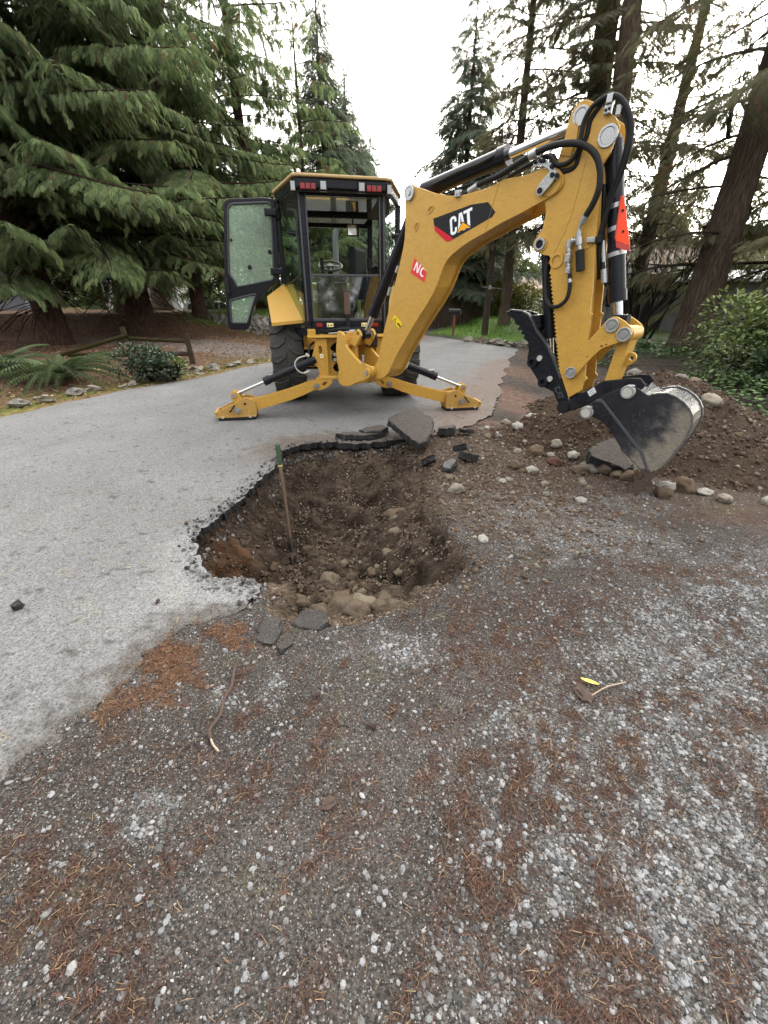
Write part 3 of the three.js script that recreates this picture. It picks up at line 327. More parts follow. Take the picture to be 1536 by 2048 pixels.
mesh('link_bar', arm(plate(smoothPts([[2.43, 2.228], [2.435, 2.192], [2.47, 2.18], [2.5, 2.2], [2.568, 2.275], [2.565, 2.312], [2.53, 2.322], [2.5, 2.305]], 3), 0.178, 0.192, 0.003)), ZINC, BH);
each('link_bolt', [...[[2.46, 2.212, 0.02], [2.545, 2.296, 0.017], [2.58, 2.29, 0.014], [2.53, 2.35, 0.014], [2.455, 2.398, 0.012], [2.43, 2.4, 0.012], [2.385, 2.4, 0.012]].map(([x, y, r]) => disc(x, y, 0.17, 0.2, r, 12))], BLKMAT, BH, armM);
mesh('hydraulic_fitting', arm(tube([[2.828, 1.968, 0.17], [2.815, 1.94, 0.165], [2.818, 1.9, 0.165]], 0.013, 12), rod([2.818, 1.915, 0.165], [2.822, 1.875, 0.165], 0.022, 0.022, 6), rod([2.823, 1.88, 0.165], [2.838, 1.83, 0.165], 0.026), rod([2.83, 1.868, 0.165], [2.758, 1.856, 0.165], 0.018, 0.018, 8), rod([2.79, 1.862, 0.165], [2.775, 1.86, 0.165], 0.026, 0.026, 6), rod([2.756, 1.87, 0.165], [2.757, 1.82, 0.165], 0.022), rod([2.757, 1.82, 0.165], [2.768, 1.775, 0.165], 0.016), rod([2.762, 1.8, 0.165], [2.764, 1.79, 0.165], 0.024, 0.024, 6), rbox(0.04, 0.06, 0.05, 0.006, 2.772, 1.745, 0.165), rod([2.775, 1.715, 0.165], [2.785, 1.68, 0.165], 0.017), rod([2.78, 1.7, 0.165], [2.783, 1.69, 0.165], 0.024, 0.024, 6), rbox(0.035, 0.045, 0.05, 0.006, 2.79, 1.66, 0.165), rod([2.838, 1.83, 0.165], [2.852, 1.79, 0.165], 0.018), rod([2.81, 1.6, 0.173], [2.822, 1.575, 0.173], 0.02), rbox(0.06, 0.036, 0.03, 0.005, 2.915, 1.858, 0.15)), ZINC, BH);
mesh('accumulator', arm(rod([2.853, 1.79, 0.172], [2.887, 1.655, 0.172], 0.032, 0.032, 20), rod([2.853, 1.792, 0.172], [2.852, 1.797, 0.172], 0.028, 0.02, 20)), RUB, BH);
mesh('valve_bracket', arm(plate([[2.8, 1.845], [2.83, 1.84], [2.9, 1.848], [2.925, 1.85], [2.925, 1.825], [2.9, 1.806], [2.84, 1.8], [2.815, 1.79], [2.79, 1.8]], 0.13, 0.138, 0.002)), YEL, BH);
mesh('hose_clip', arm(rbox(0.045, 0.05, 0.05, 0.008, 2.962, 1.858, 0.12)), RUB, BH);
// ---- slow moving vehicle triangle, clamped to the curl cylinder
{ const tri = mat(1.0, 0.075, 0.012, 0.45, { emissive: new THREE.Color().setRGB(0, 0, 0) }), edge = mat(0.5, 0.05, 0.045, 0.4), sg = new THREE.Group(); sg.name = 'warning_triangle'; BH.add(sg);
  mesh('orange_face', arm(plate([[3.04, 2.115], [3.062, 2.115], [3.178, 1.81], [3.07, 1.845]], 0.075, 0.082, 0.002)), tri, sg);
  each('red_border', [plate([[3.178, 1.808], [3.07, 1.843], [3.088, 1.80], [3.182, 1.772]], 0.075, 0.082, 0.001), plate([[3.046, 2.125], [3.034, 2.12], [3.055, 1.87], [3.067, 1.845]], 0.071, 0.076, 0.001)], edge, sg, armM);
  each('bolt', [disc(3.075, 2.03, 0.082, 0.088, 0.008), disc(3.11, 1.9, 0.082, 0.088, 0.008)], BLKMAT, sg, armM);
  mesh('mounting_bar', arm(rbox(0.04, 0.22, 0.05, 0.006, 3.075, 1.95, 0.05)), BLK, sg); }
// ---- bucket linkage
const linkPts = smoothPts([[2.92, 0.921], [2.932, 0.959], [2.994, 1.083], [3.088, 1.203], [3.164, 1.314], [3.203, 1.338], [3.236, 1.334], [3.334, 1.277], [3.36, 1.237], [3.356, 1.194], [3.31, 1.165], [3.189, 1.114], [3.15, 1.083], [3.067, 0.971], [3.011, 0.881], [2.974, 0.846], [2.932, 0.86]], 2);
const holesL = [[3.165, 1.12, 0.009], [3.195, 1.135, 0.006], [3.07, 1.03, 0.007]];
const link = mesh('bucket_link', arm(plate(linkPts, 0.136, 0.16, 0.004, holesL.map(([x, y, r]) => circle(x, y, r, 10))), plate(linkPts, -0.16, -0.136, 0.004), rbox(0.12, 0.05, 0.26, 0.006, 3.2, 1.15, 0)), YEL, BH);
for (const [x, y, r] of [[2.965, 0.898, 0.047], [3.207, 1.276, 0.052], [3.308, 1.215, 0.053]]) mesh('pin', arm(ring(x, y, 0.16, 0.174, r, r * 0.74), disc(x, y, 0.15, 0.17, r * 0.7), disc(x, y, 0.17, 0.177, r * 0.42)), ZINC, link);
const link2 = mesh('push_link', arm(plate([[3.262, 1.19], [3.228, 0.85], [3.305, 0.85], [3.352, 1.2]], -0.1, 0.1, 0.006), disc(3.308, 1.215, -0.13, 0.13, 0.06)), YEL, BH);
mesh('lifting_eye', arm(plate(smoothPts([[3.29, 0.98], [3.335, 1.075], [3.385, 1.07], [3.4, 1.03], [3.375, 0.99], [3.33, 0.965]], 3), -0.015, 0.015, 0.004, [circle(3.365, 1.035, 0.016, 14)])), YEL, link2);
const coup = mesh('quick_coupler', arm(plate([[2.998, 0.662], [3.02, 0.697], [3.107, 0.754], [3.231, 0.858], [3.351, 0.884], [3.424, 0.904], [3.5, 0.908], [3.545, 0.865], [3.53, 0.834], [3.463, 0.79], [3.411, 0.771], [3.298, 0.768], [3.196, 0.691], [3.065, 0.594], [2.964, 0.56], [2.925, 0.598], [2.95, 0.64]], 0.115, 0.15, 0.008), plate([[2.998, 0.662], [3.02, 0.697], [3.107, 0.754], [3.231, 0.858], [3.351, 0.884], [3.424, 0.904], [3.5, 0.908], [3.545, 0.865], [3.463, 0.79], [3.298, 0.768], [3.196, 0.691], [3.065, 0.594], [2.964, 0.56], [2.925, 0.598]], -0.15, -0.115, 0.008), plate([[3.05, 0.66], [3.24, 0.83], [3.45, 0.87], [3.44, 0.8], [3.28, 0.76], [3.08, 0.62]], -0.116, 0.116, 0.004), disc(2.956, 0.599, -0.17, 0.17, 0.05)), BLKMAT, BH);
each('coupler_boss', [disc(3.09, 0.70, 0.15, 0.16, 0.045), disc(3.27, 0.83, 0.15, 0.162, 0.03), disc(3.43, 0.86, 0.15, 0.16, 0.018)], BLK, coup, armM);
{ const q = [[3.13, 0.758], [3.175, 0.805], [3.205, 0.765], [3.16, 0.722]]; decal('label_plate', q, 0.151, (c) => { fillPoly(c, q, '#c9cdcf'); c.fillStyle = '#8a8f93'; for (let i = 0; i < 3; i++) fillPoly(c, [[3.147 + 0.012 * i, 0.757 - 0.014 * i], [3.172 + 0.012 * i, 0.783 - 0.014 * i], [3.176 + 0.012 * i, 0.778 - 0.014 * i], [3.151 + 0.012 * i, 0.752 - 0.014 * i]], '#84898d'); }, coup, 96); }
// ---- bucket
const bktPts = [[3.142, 0.627], [3.165, 0.65], [3.211, 0.701], [3.282, 0.76], [3.4, 0.835], [3.45, 0.853], [3.518, 0.839], [3.567, 0.811], [3.603, 0.798], [3.657, 0.816], [3.712, 0.826], [3.775, 0.808], [3.83, 0.778], [3.875, 0.738], [3.906, 0.692], [3.922, 0.635], [3.92, 0.565], [3.9, 0.47], [3.862, 0.36], [3.818, 0.262], [3.75, 0.17], [3.70, 0.12], [3.683, 0.165], [3.607, 0.231], [3.508, 0.351], [3.394, 0.481], [3.294, 0.551], [3.216, 0.57], [3.168, 0.561], [3.14, 0.59]];
const wear = tex(512, 512, (i, j) => { const s = 3.1 + (i / 512) * 0.85, t = 0.0 + (j / 512) * 0.9, w = 0.16 * fbm(s * 7, t * 7, 4); const rub = smooth(0.16, -0.03, segDist(3.92, 0.66, 3.84, 0.36, s, t) - 0.05 + w * 0.7) , low = smooth(0.2, -0.02, segDist(3.86, 0.4, 3.66, 0.22, s, t) - 0.03 + w * 0.6); const sc1 = smooth(0.3, 0.9, n2((s * 0.75 + t) * 130, (t * 0.75 - s) * 9)) * (0.5 + 0.5 * n2(s * 9, t * 9)), halo = smooth(0.45, 0.1, segDist(3.9, 0.62, 3.66, 0.25, s, t) + w); let c = [0.012, 0.013, 0.019]; c = mixc(c, [0.15, 0.155, 0.165], 0.55 * sc1 * halo + 0.12 * halo); c = mixc(c, [0.27, 0.24, 0.19], 0.92 * clamp(Math.max(rub, low)) * (0.8 + 0.2 * n2(s * 18, t * 60))); if (t < 0.2 + 0.04 * n2(s * 20, 4)) c = [0.08, 0.055, 0.038]; return c; });
const wearMat = new THREE.MeshPhysicalMaterial({ map: wear, roughness: 0.36, roughnessMap: paintRough });
const st_uv = (g) => { const P = g.attributes.position, U = g.attributes.uv; for (let i = 0; i < P.count; i++) U.setXY(i, (P.getX(i) - 3.1) / 0.85, P.getY(i) / 0.9); return g; };
const outer = bktPts.slice(3, 21), innerC = inset(bktPts, 0.02).slice(3, 21).reverse(), lip = bktPts.slice(8, 20), lipO = inset(bktPts, -0.012).slice(8, 20).reverse();
const bucket = mesh('bucket', arm(st_uv(plate(bktPts, 0.172, 0.19, 0.003)), st_uv(plate(bktPts, -0.19, -0.172, 0.003)), st_uv(plate([...outer, ...innerC], -0.173, 0.173, 0))), wearMat, BH);
each('wear_strip', [...[[0.165, 0.197], [-0.197, -0.165]].map(([a, b]) => plate([...lip, ...lipO], a, b, 0.002))], mat(0.13, 0.13, 0.128, 0.5, { metalness: 0.3, roughnessMap: paintRough }), bucket, armM);
each('side_rib', [...[0.19, -0.198].map((o) => plate([[3.222, 0.712], [3.262, 0.726], [3.29, 0.712], [3.672, 0.362], [3.752, 0.216], [3.738, 0.21], [3.655, 0.348], [3.275, 0.698], [3.228, 0.694]], o, o + 0.008, 0.003))], mat(0.06, 0.064, 0.075, 0.32), bucket, armM);
each('side_cutter', [plate([[3.505, 0.352], [3.535, 0.335], [3.65, 0.25], [3.73, 0.18], [3.70, 0.13], [3.683, 0.165], [3.607, 0.231]], 0.19, 0.2, 0.003), plate([[3.505, 0.352], [3.65, 0.25], [3.73, 0.18], [3.70, 0.13], [3.683, 0.165], [3.607, 0.231]], -0.2, -0.19, 0.003)], wearMat, bucket, armM);
for (const [x, y] of [[3.178, 0.601], [3.451, 0.807]]) { mesh('pin', arm(rod([x, y, -0.24], [x, y, 0.225], 0.036, 0.036, 20), disc(x, y, 0.19, 0.214, 0.052)), WHT, bucket); mesh('pin_ring', arm(rbox(0.05, 0.026, 0.03, 0.008, x + 0.015, y + 0.045, 0.205), ring(x, y, 0.212, 0.224, 0.05, 0.036)), ZINC, bucket); }
each('embossed_letters', [...[[['C', [[0, 0], [0.055, 0], [0.055, 0.012], [0.014, 0.012], [0.014, 0.05], [0.055, 0.05], [0.055, 0.062], [0, 0.062]]]], [['A', [[0.065, 0], [0.078, 0], [0.088, 0.03], [0.104, 0.03], [0.11, 0], [0.124, 0], [0.104, 0.062], [0.088, 0.062]]]], [['T', [[0.118, 0.05], [0.14, 0.05], [0.14, 0], [0.154, 0], [0.154, 0.05], [0.176, 0.05], [0.176, 0.062], [0.118, 0.062]]]]].map(([[, p]]) => plate(p.map(([u, v]) => [3.54 + u * 0.62 * 0.75 - v * 0.25, 0.575 + u * 0.62 * 0.66 + v * 0.9]), 0.189, 0.194, 0.001))], mat(0.03, 0.032, 0.04, 0.35), bucket, armM);
for (const o of [-0.15, 0, 0.15]) mesh('tooth', arm(plate([[3.64, 0.225], [3.755, 0.235], [3.775, 0.21], [3.743, 0.055], [3.722, -0.04], [3.70, -0.058], [3.672, 0.09]], o - 0.042, o + 0.042, 0.008)), mat(0.08, 0.055, 0.038, 0.9, { bumpMap: gritBump, bumpScale: 0.01 }), bucket);
// ---- thumb
const thumbPts = [[2.253, 1.351], [2.296, 1.366], [2.36, 1.366], [2.42, 1.356], [2.477, 1.333], [2.528, 1.284], [2.585, 1.201], [2.685, 1.108], [2.795, 0.968], [2.874, 0.836], [3.003, 0.633], [3.012, 0.6], [3.005, 0.568], [2.98, 0.55], [2.95, 0.555], [2.907, 0.605], [2.83, 0.714], [2.755, 0.737], [2.70, 0.755], [2.617, 0.861], [2.575, 0.9], [2.55, 0.927], [2.534, 0.984], [2.537, 1.048], [2.518, 1.111], [2.464, 1.150], [2.476, 1.171], [2.436, 1.176], [2.448, 1.207], [2.397, 1.210], [2.415, 1.244], [2.372, 1.255], [2.345, 1.3], [2.305, 1.318]];
const thumb = mesh('thumb', arm(plate(thumbPts, 0.1, 0.13, 0.006), plate(thumbPts, -0.13, -0.1, 0.006), plate([[2.43, 1.33], [2.57, 1.335], [2.6, 1.24], [2.5, 1.2]], -0.101, 0.101, 0.004), rod([2.6, 1.16, -0.1], [2.6, 1.16, 0.1], 0.025), plate([[2.6, 0.95], [2.7, 0.98], [2.8, 0.82], [2.7, 0.8]], -0.101, 0.101, 0.003)), BLK, BH);
mesh('thumb_flange', arm(plate([[2.79, 0.96], [2.87, 0.83], [2.88, 0.845], [2.8, 0.985], [2.69, 1.12], [2.59, 1.215], [2.53, 1.3], [2.48, 1.348], [2.42, 1.37], [2.3, 1.38], [2.3, 1.366], [2.42, 1.356], [2.477, 1.333], [2.528, 1.284], [2.585, 1.201], [2.685, 1.108]], 0.09, 0.14, 0.003)), mat(0.04, 0.042, 0.046, 0.35), thumb);
for (const [x, y] of [[2.602, 0.948], [2.731, 0.79]]) mesh('boss', arm(ring(x, y, 0.13, 0.165, 0.046, 0.022)), BLK, thumb);
mesh('side_plate', arm(plate(smoothPts([[2.57, 0.93], [2.64, 1.02], [2.69, 1.02], [2.79, 0.87], [2.83, 0.78], [2.75, 0.75], [2.68, 0.8]], 3), 0.13, 0.137, 0.003, [circle(2.709, 0.868, 0.016, 12)])), BLK, thumb);
for (const [x, y] of [[2.659, 0.988], [2.785, 0.824]]) mesh('bolt', arm(disc(x, y, 0.13, 0.15, 0.024)), WHT, thumb);
each('pivot_boss', [disc(2.956, 0.599, 0.13, 0.165, 0.045), disc(2.956, 0.599, 0.16, 0.172, 0.028)], BLKMAT, thumb, armM);
each('embossed_letters', [...[[[0, 0], [0.05, 0], [0.05, 0.013], [0.014, 0.013], [0.014, 0.047], [0.05, 0.047], [0.05, 0.06], [0, 0.06]], [[0.055, 0], [0.068, 0], [0.078, 0.03], [0.09, 0.03], [0.1, 0], [0.114, 0], [0.092, 0.06], [0.077, 0.06]], [[0.1, 0.047], [0.122, 0.047], [0.122, 0], [0.136, 0], [0.136, 0.047], [0.158, 0.047], [0.158, 0.06], [0.1, 0.06]]].map((p) => plate(p.map(([u, v]) => [2.838 + u * 0.72 * 0.55 + v * 0.62, 0.745 - u * 0.72 * 0.84 + v * 0.5]), 0.129, 0.135, 0.001))], mat(0.05, 0.052, 0.058, 0.4), thumb, armM);
// ---- rear frame, swing casting, stabilizers (x right, y up, z back, from the ground under the rear axle)
{
  const fr = mesh('rear_frame', merge([
    plate([[-0.46, 1.0], [-0.552, 0.731], [-0.526, 0.675], [-0.475, 0.649], [-0.451, 0.557], [-0.463, 0.527], [-0.36, 0.527], [-0.33, 1.0]], 1.2, 1.24, 0.005, [smoothPts([[-0.445, 0.86], [-0.43, 0.91], [-0.405, 0.9], [-0.405, 0.82], [-0.435, 0.81]], 3)]),
    plate([[-0.345, 1.0], [0.345, 1.0], [0.36, 0.5], [-0.36, 0.5]], 1.13, 1.16, 0.004, [smoothPts([[-0.282, 0.883], [-0.232, 0.932], [-0.114, 0.96], [0.04, 0.95], [0.05, 0.85], [0.04, 0.745], [-0.07, 0.749], [-0.164, 0.801], [-0.269, 0.843]], 2), smoothPts([[-0.26, 0.62], [-0.214, 0.678], [0.0, 0.672], [0.05, 0.622], [0.04, 0.54], [-0.2, 0.546]], 2)]),
    mirrorX(plate([[-0.46, 1.0], [-0.552, 0.731], [-0.526, 0.675], [-0.475, 0.649], [-0.451, 0.557], [-0.463, 0.527], [-0.36, 0.527], [-0.33, 1.0]], 1.2, 1.24, 0.005)),
    box(0.03, 0.47, 0.09, -0.345, 0.765, 1.2), box(0.03, 0.47, 0.09, 0.345, 0.765, 1.2),
    rbox(1.16, 0.024, 0.3, 0.005, 0, 1.022, 1.13), rbox(0.92, 0.04, 0.26, 0.008, 0, 0.512, 1.2),
    plate(smoothPts([[-0.12, 1.2], [-0.2, 1.36], [0, 1.42], [0.2, 1.36], [0.12, 1.2]], 3), -0.012, 0.012, 0.003).rotateX(Math.PI / 2).translate(0, 1.022, 0), plate(smoothPts([[-0.12, 1.2], [-0.2, 1.36], [0, 1.42], [0.2, 1.36], [0.12, 1.2]], 3), -0.02, 0.02, 0.004).rotateX(Math.PI / 2).translate(0, 0.5, 0),
    box(0.03, 0.5, 0.5, -0.42, 0.76, 0.92), box(0.03, 0.5, 0.5, 0.42, 0.76, 0.92), box(0.1, 0.1, 0.5, -0.52, 1.05, 1.0)]), YEL, BH);
  const ear = smoothPts([[-0.56, 0.41], [-0.53, 0.46], [-0.455, 0.534], [-0.3, 0.5], [-0.29, 0.455], [-0.347, 0.397], [-0.434, 0.358], [-0.51, 0.355]], 2);
  for (const f of [(g) => g, mirrorX]) each('stabilizer_ear', [plate(ear, 1.3, 1.325, 0.004, [smoothPts([[-0.43, 0.43], [-0.4, 0.46], [-0.36, 0.455], [-0.38, 0.42], [-0.41, 0.405]], 2)]), plate(ear, 1.19, 1.215, 0.004)].map(f), YEL, fr);
  for (const s of [-1, 1]) each('pin', [merge([disc(s * 0.505, 0.412, 1.32, 1.345, 0.036), disc(s * 0.505, 0.412, 1.34, 1.355, 0.02, 6)]), merge([disc(s * 0.512, 0.731, 1.235, 1.265, 0.03), disc(s * 0.512, 0.731, 1.26, 1.275, 0.016, 6)])], ZINC, fr);
  mesh('bolt_plate', plate(smoothPts([[-0.265, 0.79], [-0.228, 0.83], [-0.19, 0.79], [-0.192, 0.73], [-0.23, 0.69], [-0.268, 0.73]], 3), 1.16, 1.172, 0.002), BLKMAT, fr);
  for (const y of [0.795, 0.725]) mesh('bolt', disc(-0.229, y, 1.17, 1.185, 0.023), WHT, fr);
  decal('label_plate', [[-0.43, 0.76], [-0.388, 0.76], [-0.388, 0.81], [-0.43, 0.81]], 1.2405, (c) => { fillPoly(c, [[-0.43, 0.76], [-0.388, 0.76], [-0.388, 0.81], [-0.43, 0.81]], '#efe6c4'); fillPoly(c, [[-0.417, 0.775], [-0.402, 0.775], [-0.402, 0.797], [-0.417, 0.797]], '#7d7557'); }, fr, 64, 0.5, null);
  mesh('swing_cylinder', merge([rod([-0.18, 0.61, 1.1], [-0.02, 0.60, 1.22], 0.05), rod([-0.05, 0.6, 1.2], [0.05, 0.6, 1.28], 0.03), rod([-0.2, 0.85, 1.08], [0.1, 0.8, 1.05], 0.06), rod([-0.05, 0.92, 1.1], [0.02, 0.76, 1.1], 0.025), rod([-0.12, 0.88, 1.12], [-0.02, 0.78, 1.12], 0.02)]), RUB, fr);
  mesh('control_valve', merge([rbox(0.6, 0.36, 0.2, 0.02, 0, 0.77, 0.95), rod([-0.25, 0.9, 1.06], [-0.25, 0.9, 1.12], 0.02), rod([-0.24, 0.82, 1.06], [-0.24, 0.82, 1.12], 0.02)]), BLKMAT, fr);
  for (let k = 0; k < 5; k++) mesh('hose', tube([[-0.35 + k * 0.1, 1.06, 0.95], [-0.2 + k * 0.1, 1.1 + 0.02 * (k % 2), 1.12], [0.0 + k * 0.06, 1.1, 1.2], [0.12 + k * 0.05, 1.05, 1.3], [0.2 + 0.03 * k, 0.9, 1.36]], 0.015, 20, 7), RUB, fr);
  mesh('grease_lines', merge([tube([[-0.3, 1.06, 1.22], [-0.1, 1.075, 1.25], [0.02, 1.09, 1.26]], 0.008, 16, 6), rod([-0.02, 1.085, 1.24], [0.05, 1.09, 1.26], 0.018)]), ZINC, fr);
  // swing casting, turned with the arm
  const sw = mesh('swing_casting', arm(rod([0, 0.44, 0], [0, 1.08, 0], 0.085, 0.075, 20),
    ...[0.17, -0.215].map((o) => plate(smoothPts([[-0.06, 1.02], [-0.03, 1.1], [0.08, 1.06], [0.1, 0.95], [0.2, 0.86], [0.36, 0.76], [0.56, 0.72], [0.6, 0.66], [0.57, 0.59], [0.46, 0.55], [0.3, 0.5], [0.12, 0.43], [-0.04, 0.44], [-0.08, 0.5], [-0.05, 0.62], [-0.09, 0.8]], 2), o, o + 0.045, 0.008)),
    rbox(0.2, 0.1, 0.36, 0.01, 0.05, 0.5, 0), rbox(0.14, 0.08, 0.36, 0.01, 0.02, 0.97, 0)), YEL, BH);
  for (const o of [0.1, -0.14]) mesh('clevis', arm(plate([[0.1, 0.95], [0.14, 1.04], [0.2, 1.1], [0.25, 1.13], [0.29, 1.11], [0.31, 1.06], [0.27, 1.0], [0.2, 0.92]], o, o + 0.035, 0.008, [circle(0.255, 1.073, 0.022)])), YEL, sw);
  mesh('pin', arm(disc(0.522, 0.643, -0.24, 0.245, 0.04), ring(0.522, 0.643, 0.215, 0.25, 0.06, 0.03)), YEL, sw);
  each('pin_bolt', [disc(0.522, 0.643, 0.245, 0.26, 0.028), rbox(0.03, 0.1, 0.02, 0.006, 0.44, 0.8, 0.22)], ZINC, sw, armM);
  // stabilizers
  const armP = [[-0.47, 0.44], [-0.539, 0.468], [-0.64, 0.44], [-0.728, 0.408], [-0.88, 0.362], [-1.039, 0.322], [-1.2, 0.282], [-1.35, 0.253], [-1.48, 0.255], [-1.52, 0.12], [-1.357, 0.118], [-1.119, 0.177], [-0.866, 0.242], [-0.7, 0.3], [-0.547, 0.366], [-0.48, 0.375]];
  const padP = [[-1.874, 0.107], [-1.885, 0.085], [-1.859, 0.03], [-1.35, 0.04], [-1.335, 0.09], [-1.345, 0.235], [-1.381, 0.268], [-1.44, 0.29], [-1.483, 0.295], [-1.587, 0.234], [-1.697, 0.19]];
  const earP = smoothPts([[-1.5, 0.26], [-1.56, 0.36], [-1.61, 0.37], [-1.65, 0.33], [-1.63, 0.25], [-1.54, 0.16], [-1.48, 0.18]], 3);
  for (const [f, s] of [[(g) => g, -1], [mirrorX, 1]]) {
    const st = mesh('stabilizer_arm', f(merge([plate(armP, 1.2, 1.3, 0.006), plate(inset(armP, -0.012), 1.195, 1.207, 0.003), plate(inset(armP, -0.012), 1.293, 1.305, 0.003)])), YEL, BH);
    each('cylinder_ear', [plate(earP, 1.3, 1.325, 0.004), plate(earP, 1.175, 1.2, 0.004)].map(f), YEL, st);
    each('pin', [disc(s * 1.6, 0.32, 1.15, 1.345, 0.028), merge([disc(s * 1.577, 0.135, 1.34, 1.395, 0.038), disc(s * 1.577, 0.135, 1.39, 1.405, 0.02, 6)])], ZINC, st);
    mesh('pin_hole', disc(s * 1.476, 0.215, 1.36, 1.363, 0.016), BLKMAT, st);
    mesh('pin_handle', f(tube([[-1.69, 0.125, 1.375], [-1.675, 0.12, 1.385], [-1.66, 0.14, 1.385], [-1.61, 0.205, 1.375]], 0.009, 16, 7)), BLKMAT, st);
    const pad = mesh('stabilizer_pad', f(merge([plate(padP, 1.33, 1.36, 0.005), plate(padP, 1.09, 1.12, 0.005), rbox(0.52, 0.02, 0.29, 0.004, -1.61, 0.048, 1.225), rbox(0.03, 0.05, 0.29, 0.006, -1.868, 0.095, 1.225), rbox(0.03, 0.08, 0.24, 0.004, -1.36, 0.1, 1.225)])), MUDDY, BH);
    mesh('rubber_sole', f(rbox(0.48, 0.045, 0.3, 0.012, -1.6, 0.02, 1.225)), RUB, pad);
    for (const x of [1.79, 1.43]) mesh('bolt', disc(s * x, 0.04, 1.355, 1.375, 0.017), WHT, pad);
    const cy = cylinder([s * 0.52, 0.735, 1.25], [s * 1.6, 0.32, 1.25], 0.62, 0.05, 0.022, null);
    mesh('hose', f(tube([[-0.5, 0.95, 1.15], [-0.56, 0.9, 1.2], [-0.58, 0.8, 1.24], [-0.6, 0.72, 1.25]], 0.016, 16, 7)), RUB, cy);
    mesh('lock_clip', f(merge([tube([[-0.6, 0.8, 1.3], [-0.72, 0.77, 1.32], [-0.77, 0.7, 1.33], [-0.74, 0.62, 1.33], [-0.66, 0.58, 1.32], [-0.58, 0.61, 1.31]], 0.009, 24, 7), rod([-0.62, 0.82, 1.3], [-0.58, 0.79, 1.3], 0.02), rod([-0.66, 0.58, 1.32], [-0.6, 0.6, 1.32], 0.016)])), WHT, cy);
    mesh('pipe_fitting', f(rbox(0.1, 0.025, 0.03, 0.005, -1.12, 0.56, 1.25).rotateZ(0)), ZINC, cy);
  }
  // chassis
  mesh('axle', merge([rod([-0.8, 0.62, 0], [0.8, 0.62, 0], 0.13, 0.13, 18), rod([-0.2, 0.62, 0.02], [0.2, 0.62, 0.02], 0.22, 0.22, 18), rbox(0.5, 0.3, 2.4, 0.03, 0, 0.72, -1.0), rod([-0.78, 0.45, -2.1], [0.78, 0.45, -2.1], 0.09)]), BLKMAT, BH);
  mesh('hood', merge([rbox(0.85, 0.75, 1.7, 0.06, 0, 1.35, -1.9), rbox(0.7, 0.4, 0.3, 0.04, 0, 1.2, -2.8)]), YEL, BH);
  mesh('exhaust_stack', tube([[0.1, 1.7, -2.2], [0.1, 2.3, -2.2], [0.1, 2.45, -2.2], [0.13, 2.62, -2.2], [0.16, 2.7, -2.2]], 0.055, 30, 14), mat(0.09, 0.1, 0.11, 0.5, { metalness: 0.4 }), BH);
  mesh('loader_arms', merge([beam([-0.62, 1.3, -1.2], [-0.62, 0.6, -3.3], 0.1, 0.2), beam([0.62, 1.3, -1.2], [0.62, 0.6, -3.3], 0.1, 0.2), plate([[-3.2, 0.05], [-3.3, 0.8], [-3.5, 0.85], [-3.9, 0.2], [-4.1, 0.05]], -1.1, 1.1, 0.01).rotateY(-Math.PI / 2)]), YEL, BH);
  // wheels
  const tyreGeo = (R, W, rim, n) => { const w = W / 2, prof = [[rim, -w * 0.8], [R * 0.76, -w * 1.0], [R * 0.9, -w * 0.98], [R * 0.95, -w * 0.86], [R * 0.965, -w * 0.5], [R * 0.97, 0], [R * 0.965, w * 0.5], [R * 0.95, w * 0.86], [R * 0.9, w * 0.98], [R * 0.76, w], [rim, w * 0.8]];
    const gs = [new THREE.LatheGeometry(prof.map((p) => new THREE.Vector2(...p)), 64)];
    for (let k = 0; k < n; k++) for (const s of [-1, 1]) { const L = plate([[0.02, -0.035], [0.02, 0.045], [w * 0.55, 0.125], [w * 0.98, 0.12], [w * 0.98, 0.02], [w * 0.55, 0.02]].map(([a, b]) => [s * a, b]), -0.01, R * 0.045, 0.008), P = L.attributes.position, a0 = ((k + (s > 0 ? 0.5 : 0)) / n) * 6.2832;
      for (let i = 0; i < P.count; i++) { const lat = P.getX(i), al = P.getY(i), up = P.getZ(i), rr = R * 0.965 + up - 0.09 * R * Math.pow(Math.abs(lat) / w, 5) * (up > 0 ? 0.4 : 1), ang = a0 + al / R; P.setXYZ(i, rr * Math.cos(ang), lat, rr * Math.sin(ang)); } L.computeVertexNormals(); gs.push(L); gs.push(box(0.05 * R, 0.02, 0.06, R * 0.86 * Math.cos(a0 + 0.15), s * w * 0.98, R * 0.86 * Math.sin(a0 + 0.15))); }
    return merge(gs).rotateZ(Math.PI / 2); };
  const tyreMat = new THREE.MeshPhysicalMaterial({ map: tex(256, 256, (i, j) => { const v = 0.03 + 0.016 * (0.5 + tile(i, j, 256, 24)) + 0.006 * tile(i, j, 256, 90); return [v * 1.08, v, v * 0.92]; }, true, [3, 3]), roughness: 0.8 });
  const rearT = tyreGeo(0.66, 0.48, 0.33, 20), frontT = tyreGeo(0.43, 0.3, 0.22, 18), rimG = (R, W) => merge([new THREE.LatheGeometry([[R * 0.2, 0], [R * 0.7, 0.02], [R * 0.85, W * 0.35], [R, W * 0.42], [R * 1.04, W * 0.4]].map((p) => new THREE.Vector2(...p)), 40).rotateZ(-Math.PI / 2), disc(0, 0, 0, 0.1, R * 0.3).rotateY(Math.PI / 2)]);
  for (const [nm, x, y, z, tg, R, W] of [['rear_wheel', -0.88, 0.655, 0, rearT, 0.33, 0.48], ['rear_wheel', 0.88, 0.655, 0, rearT, 0.33, 0.48], ['front_wheel', -0.88, 0.43, -2.1, frontT, 0.22, 0.3], ['front_wheel', 0.88, 0.43, -2.1, frontT, 0.22, 0.3]]) { const w = new THREE.Group(); w.name = nm; w.position.set(x, y, z); BH.add(w); mesh('tyre', tg, tyreMat, w); const r = mesh('rim', rimG(R, W), YEL, w); if (x < 0) r.rotation.y = Math.PI; }
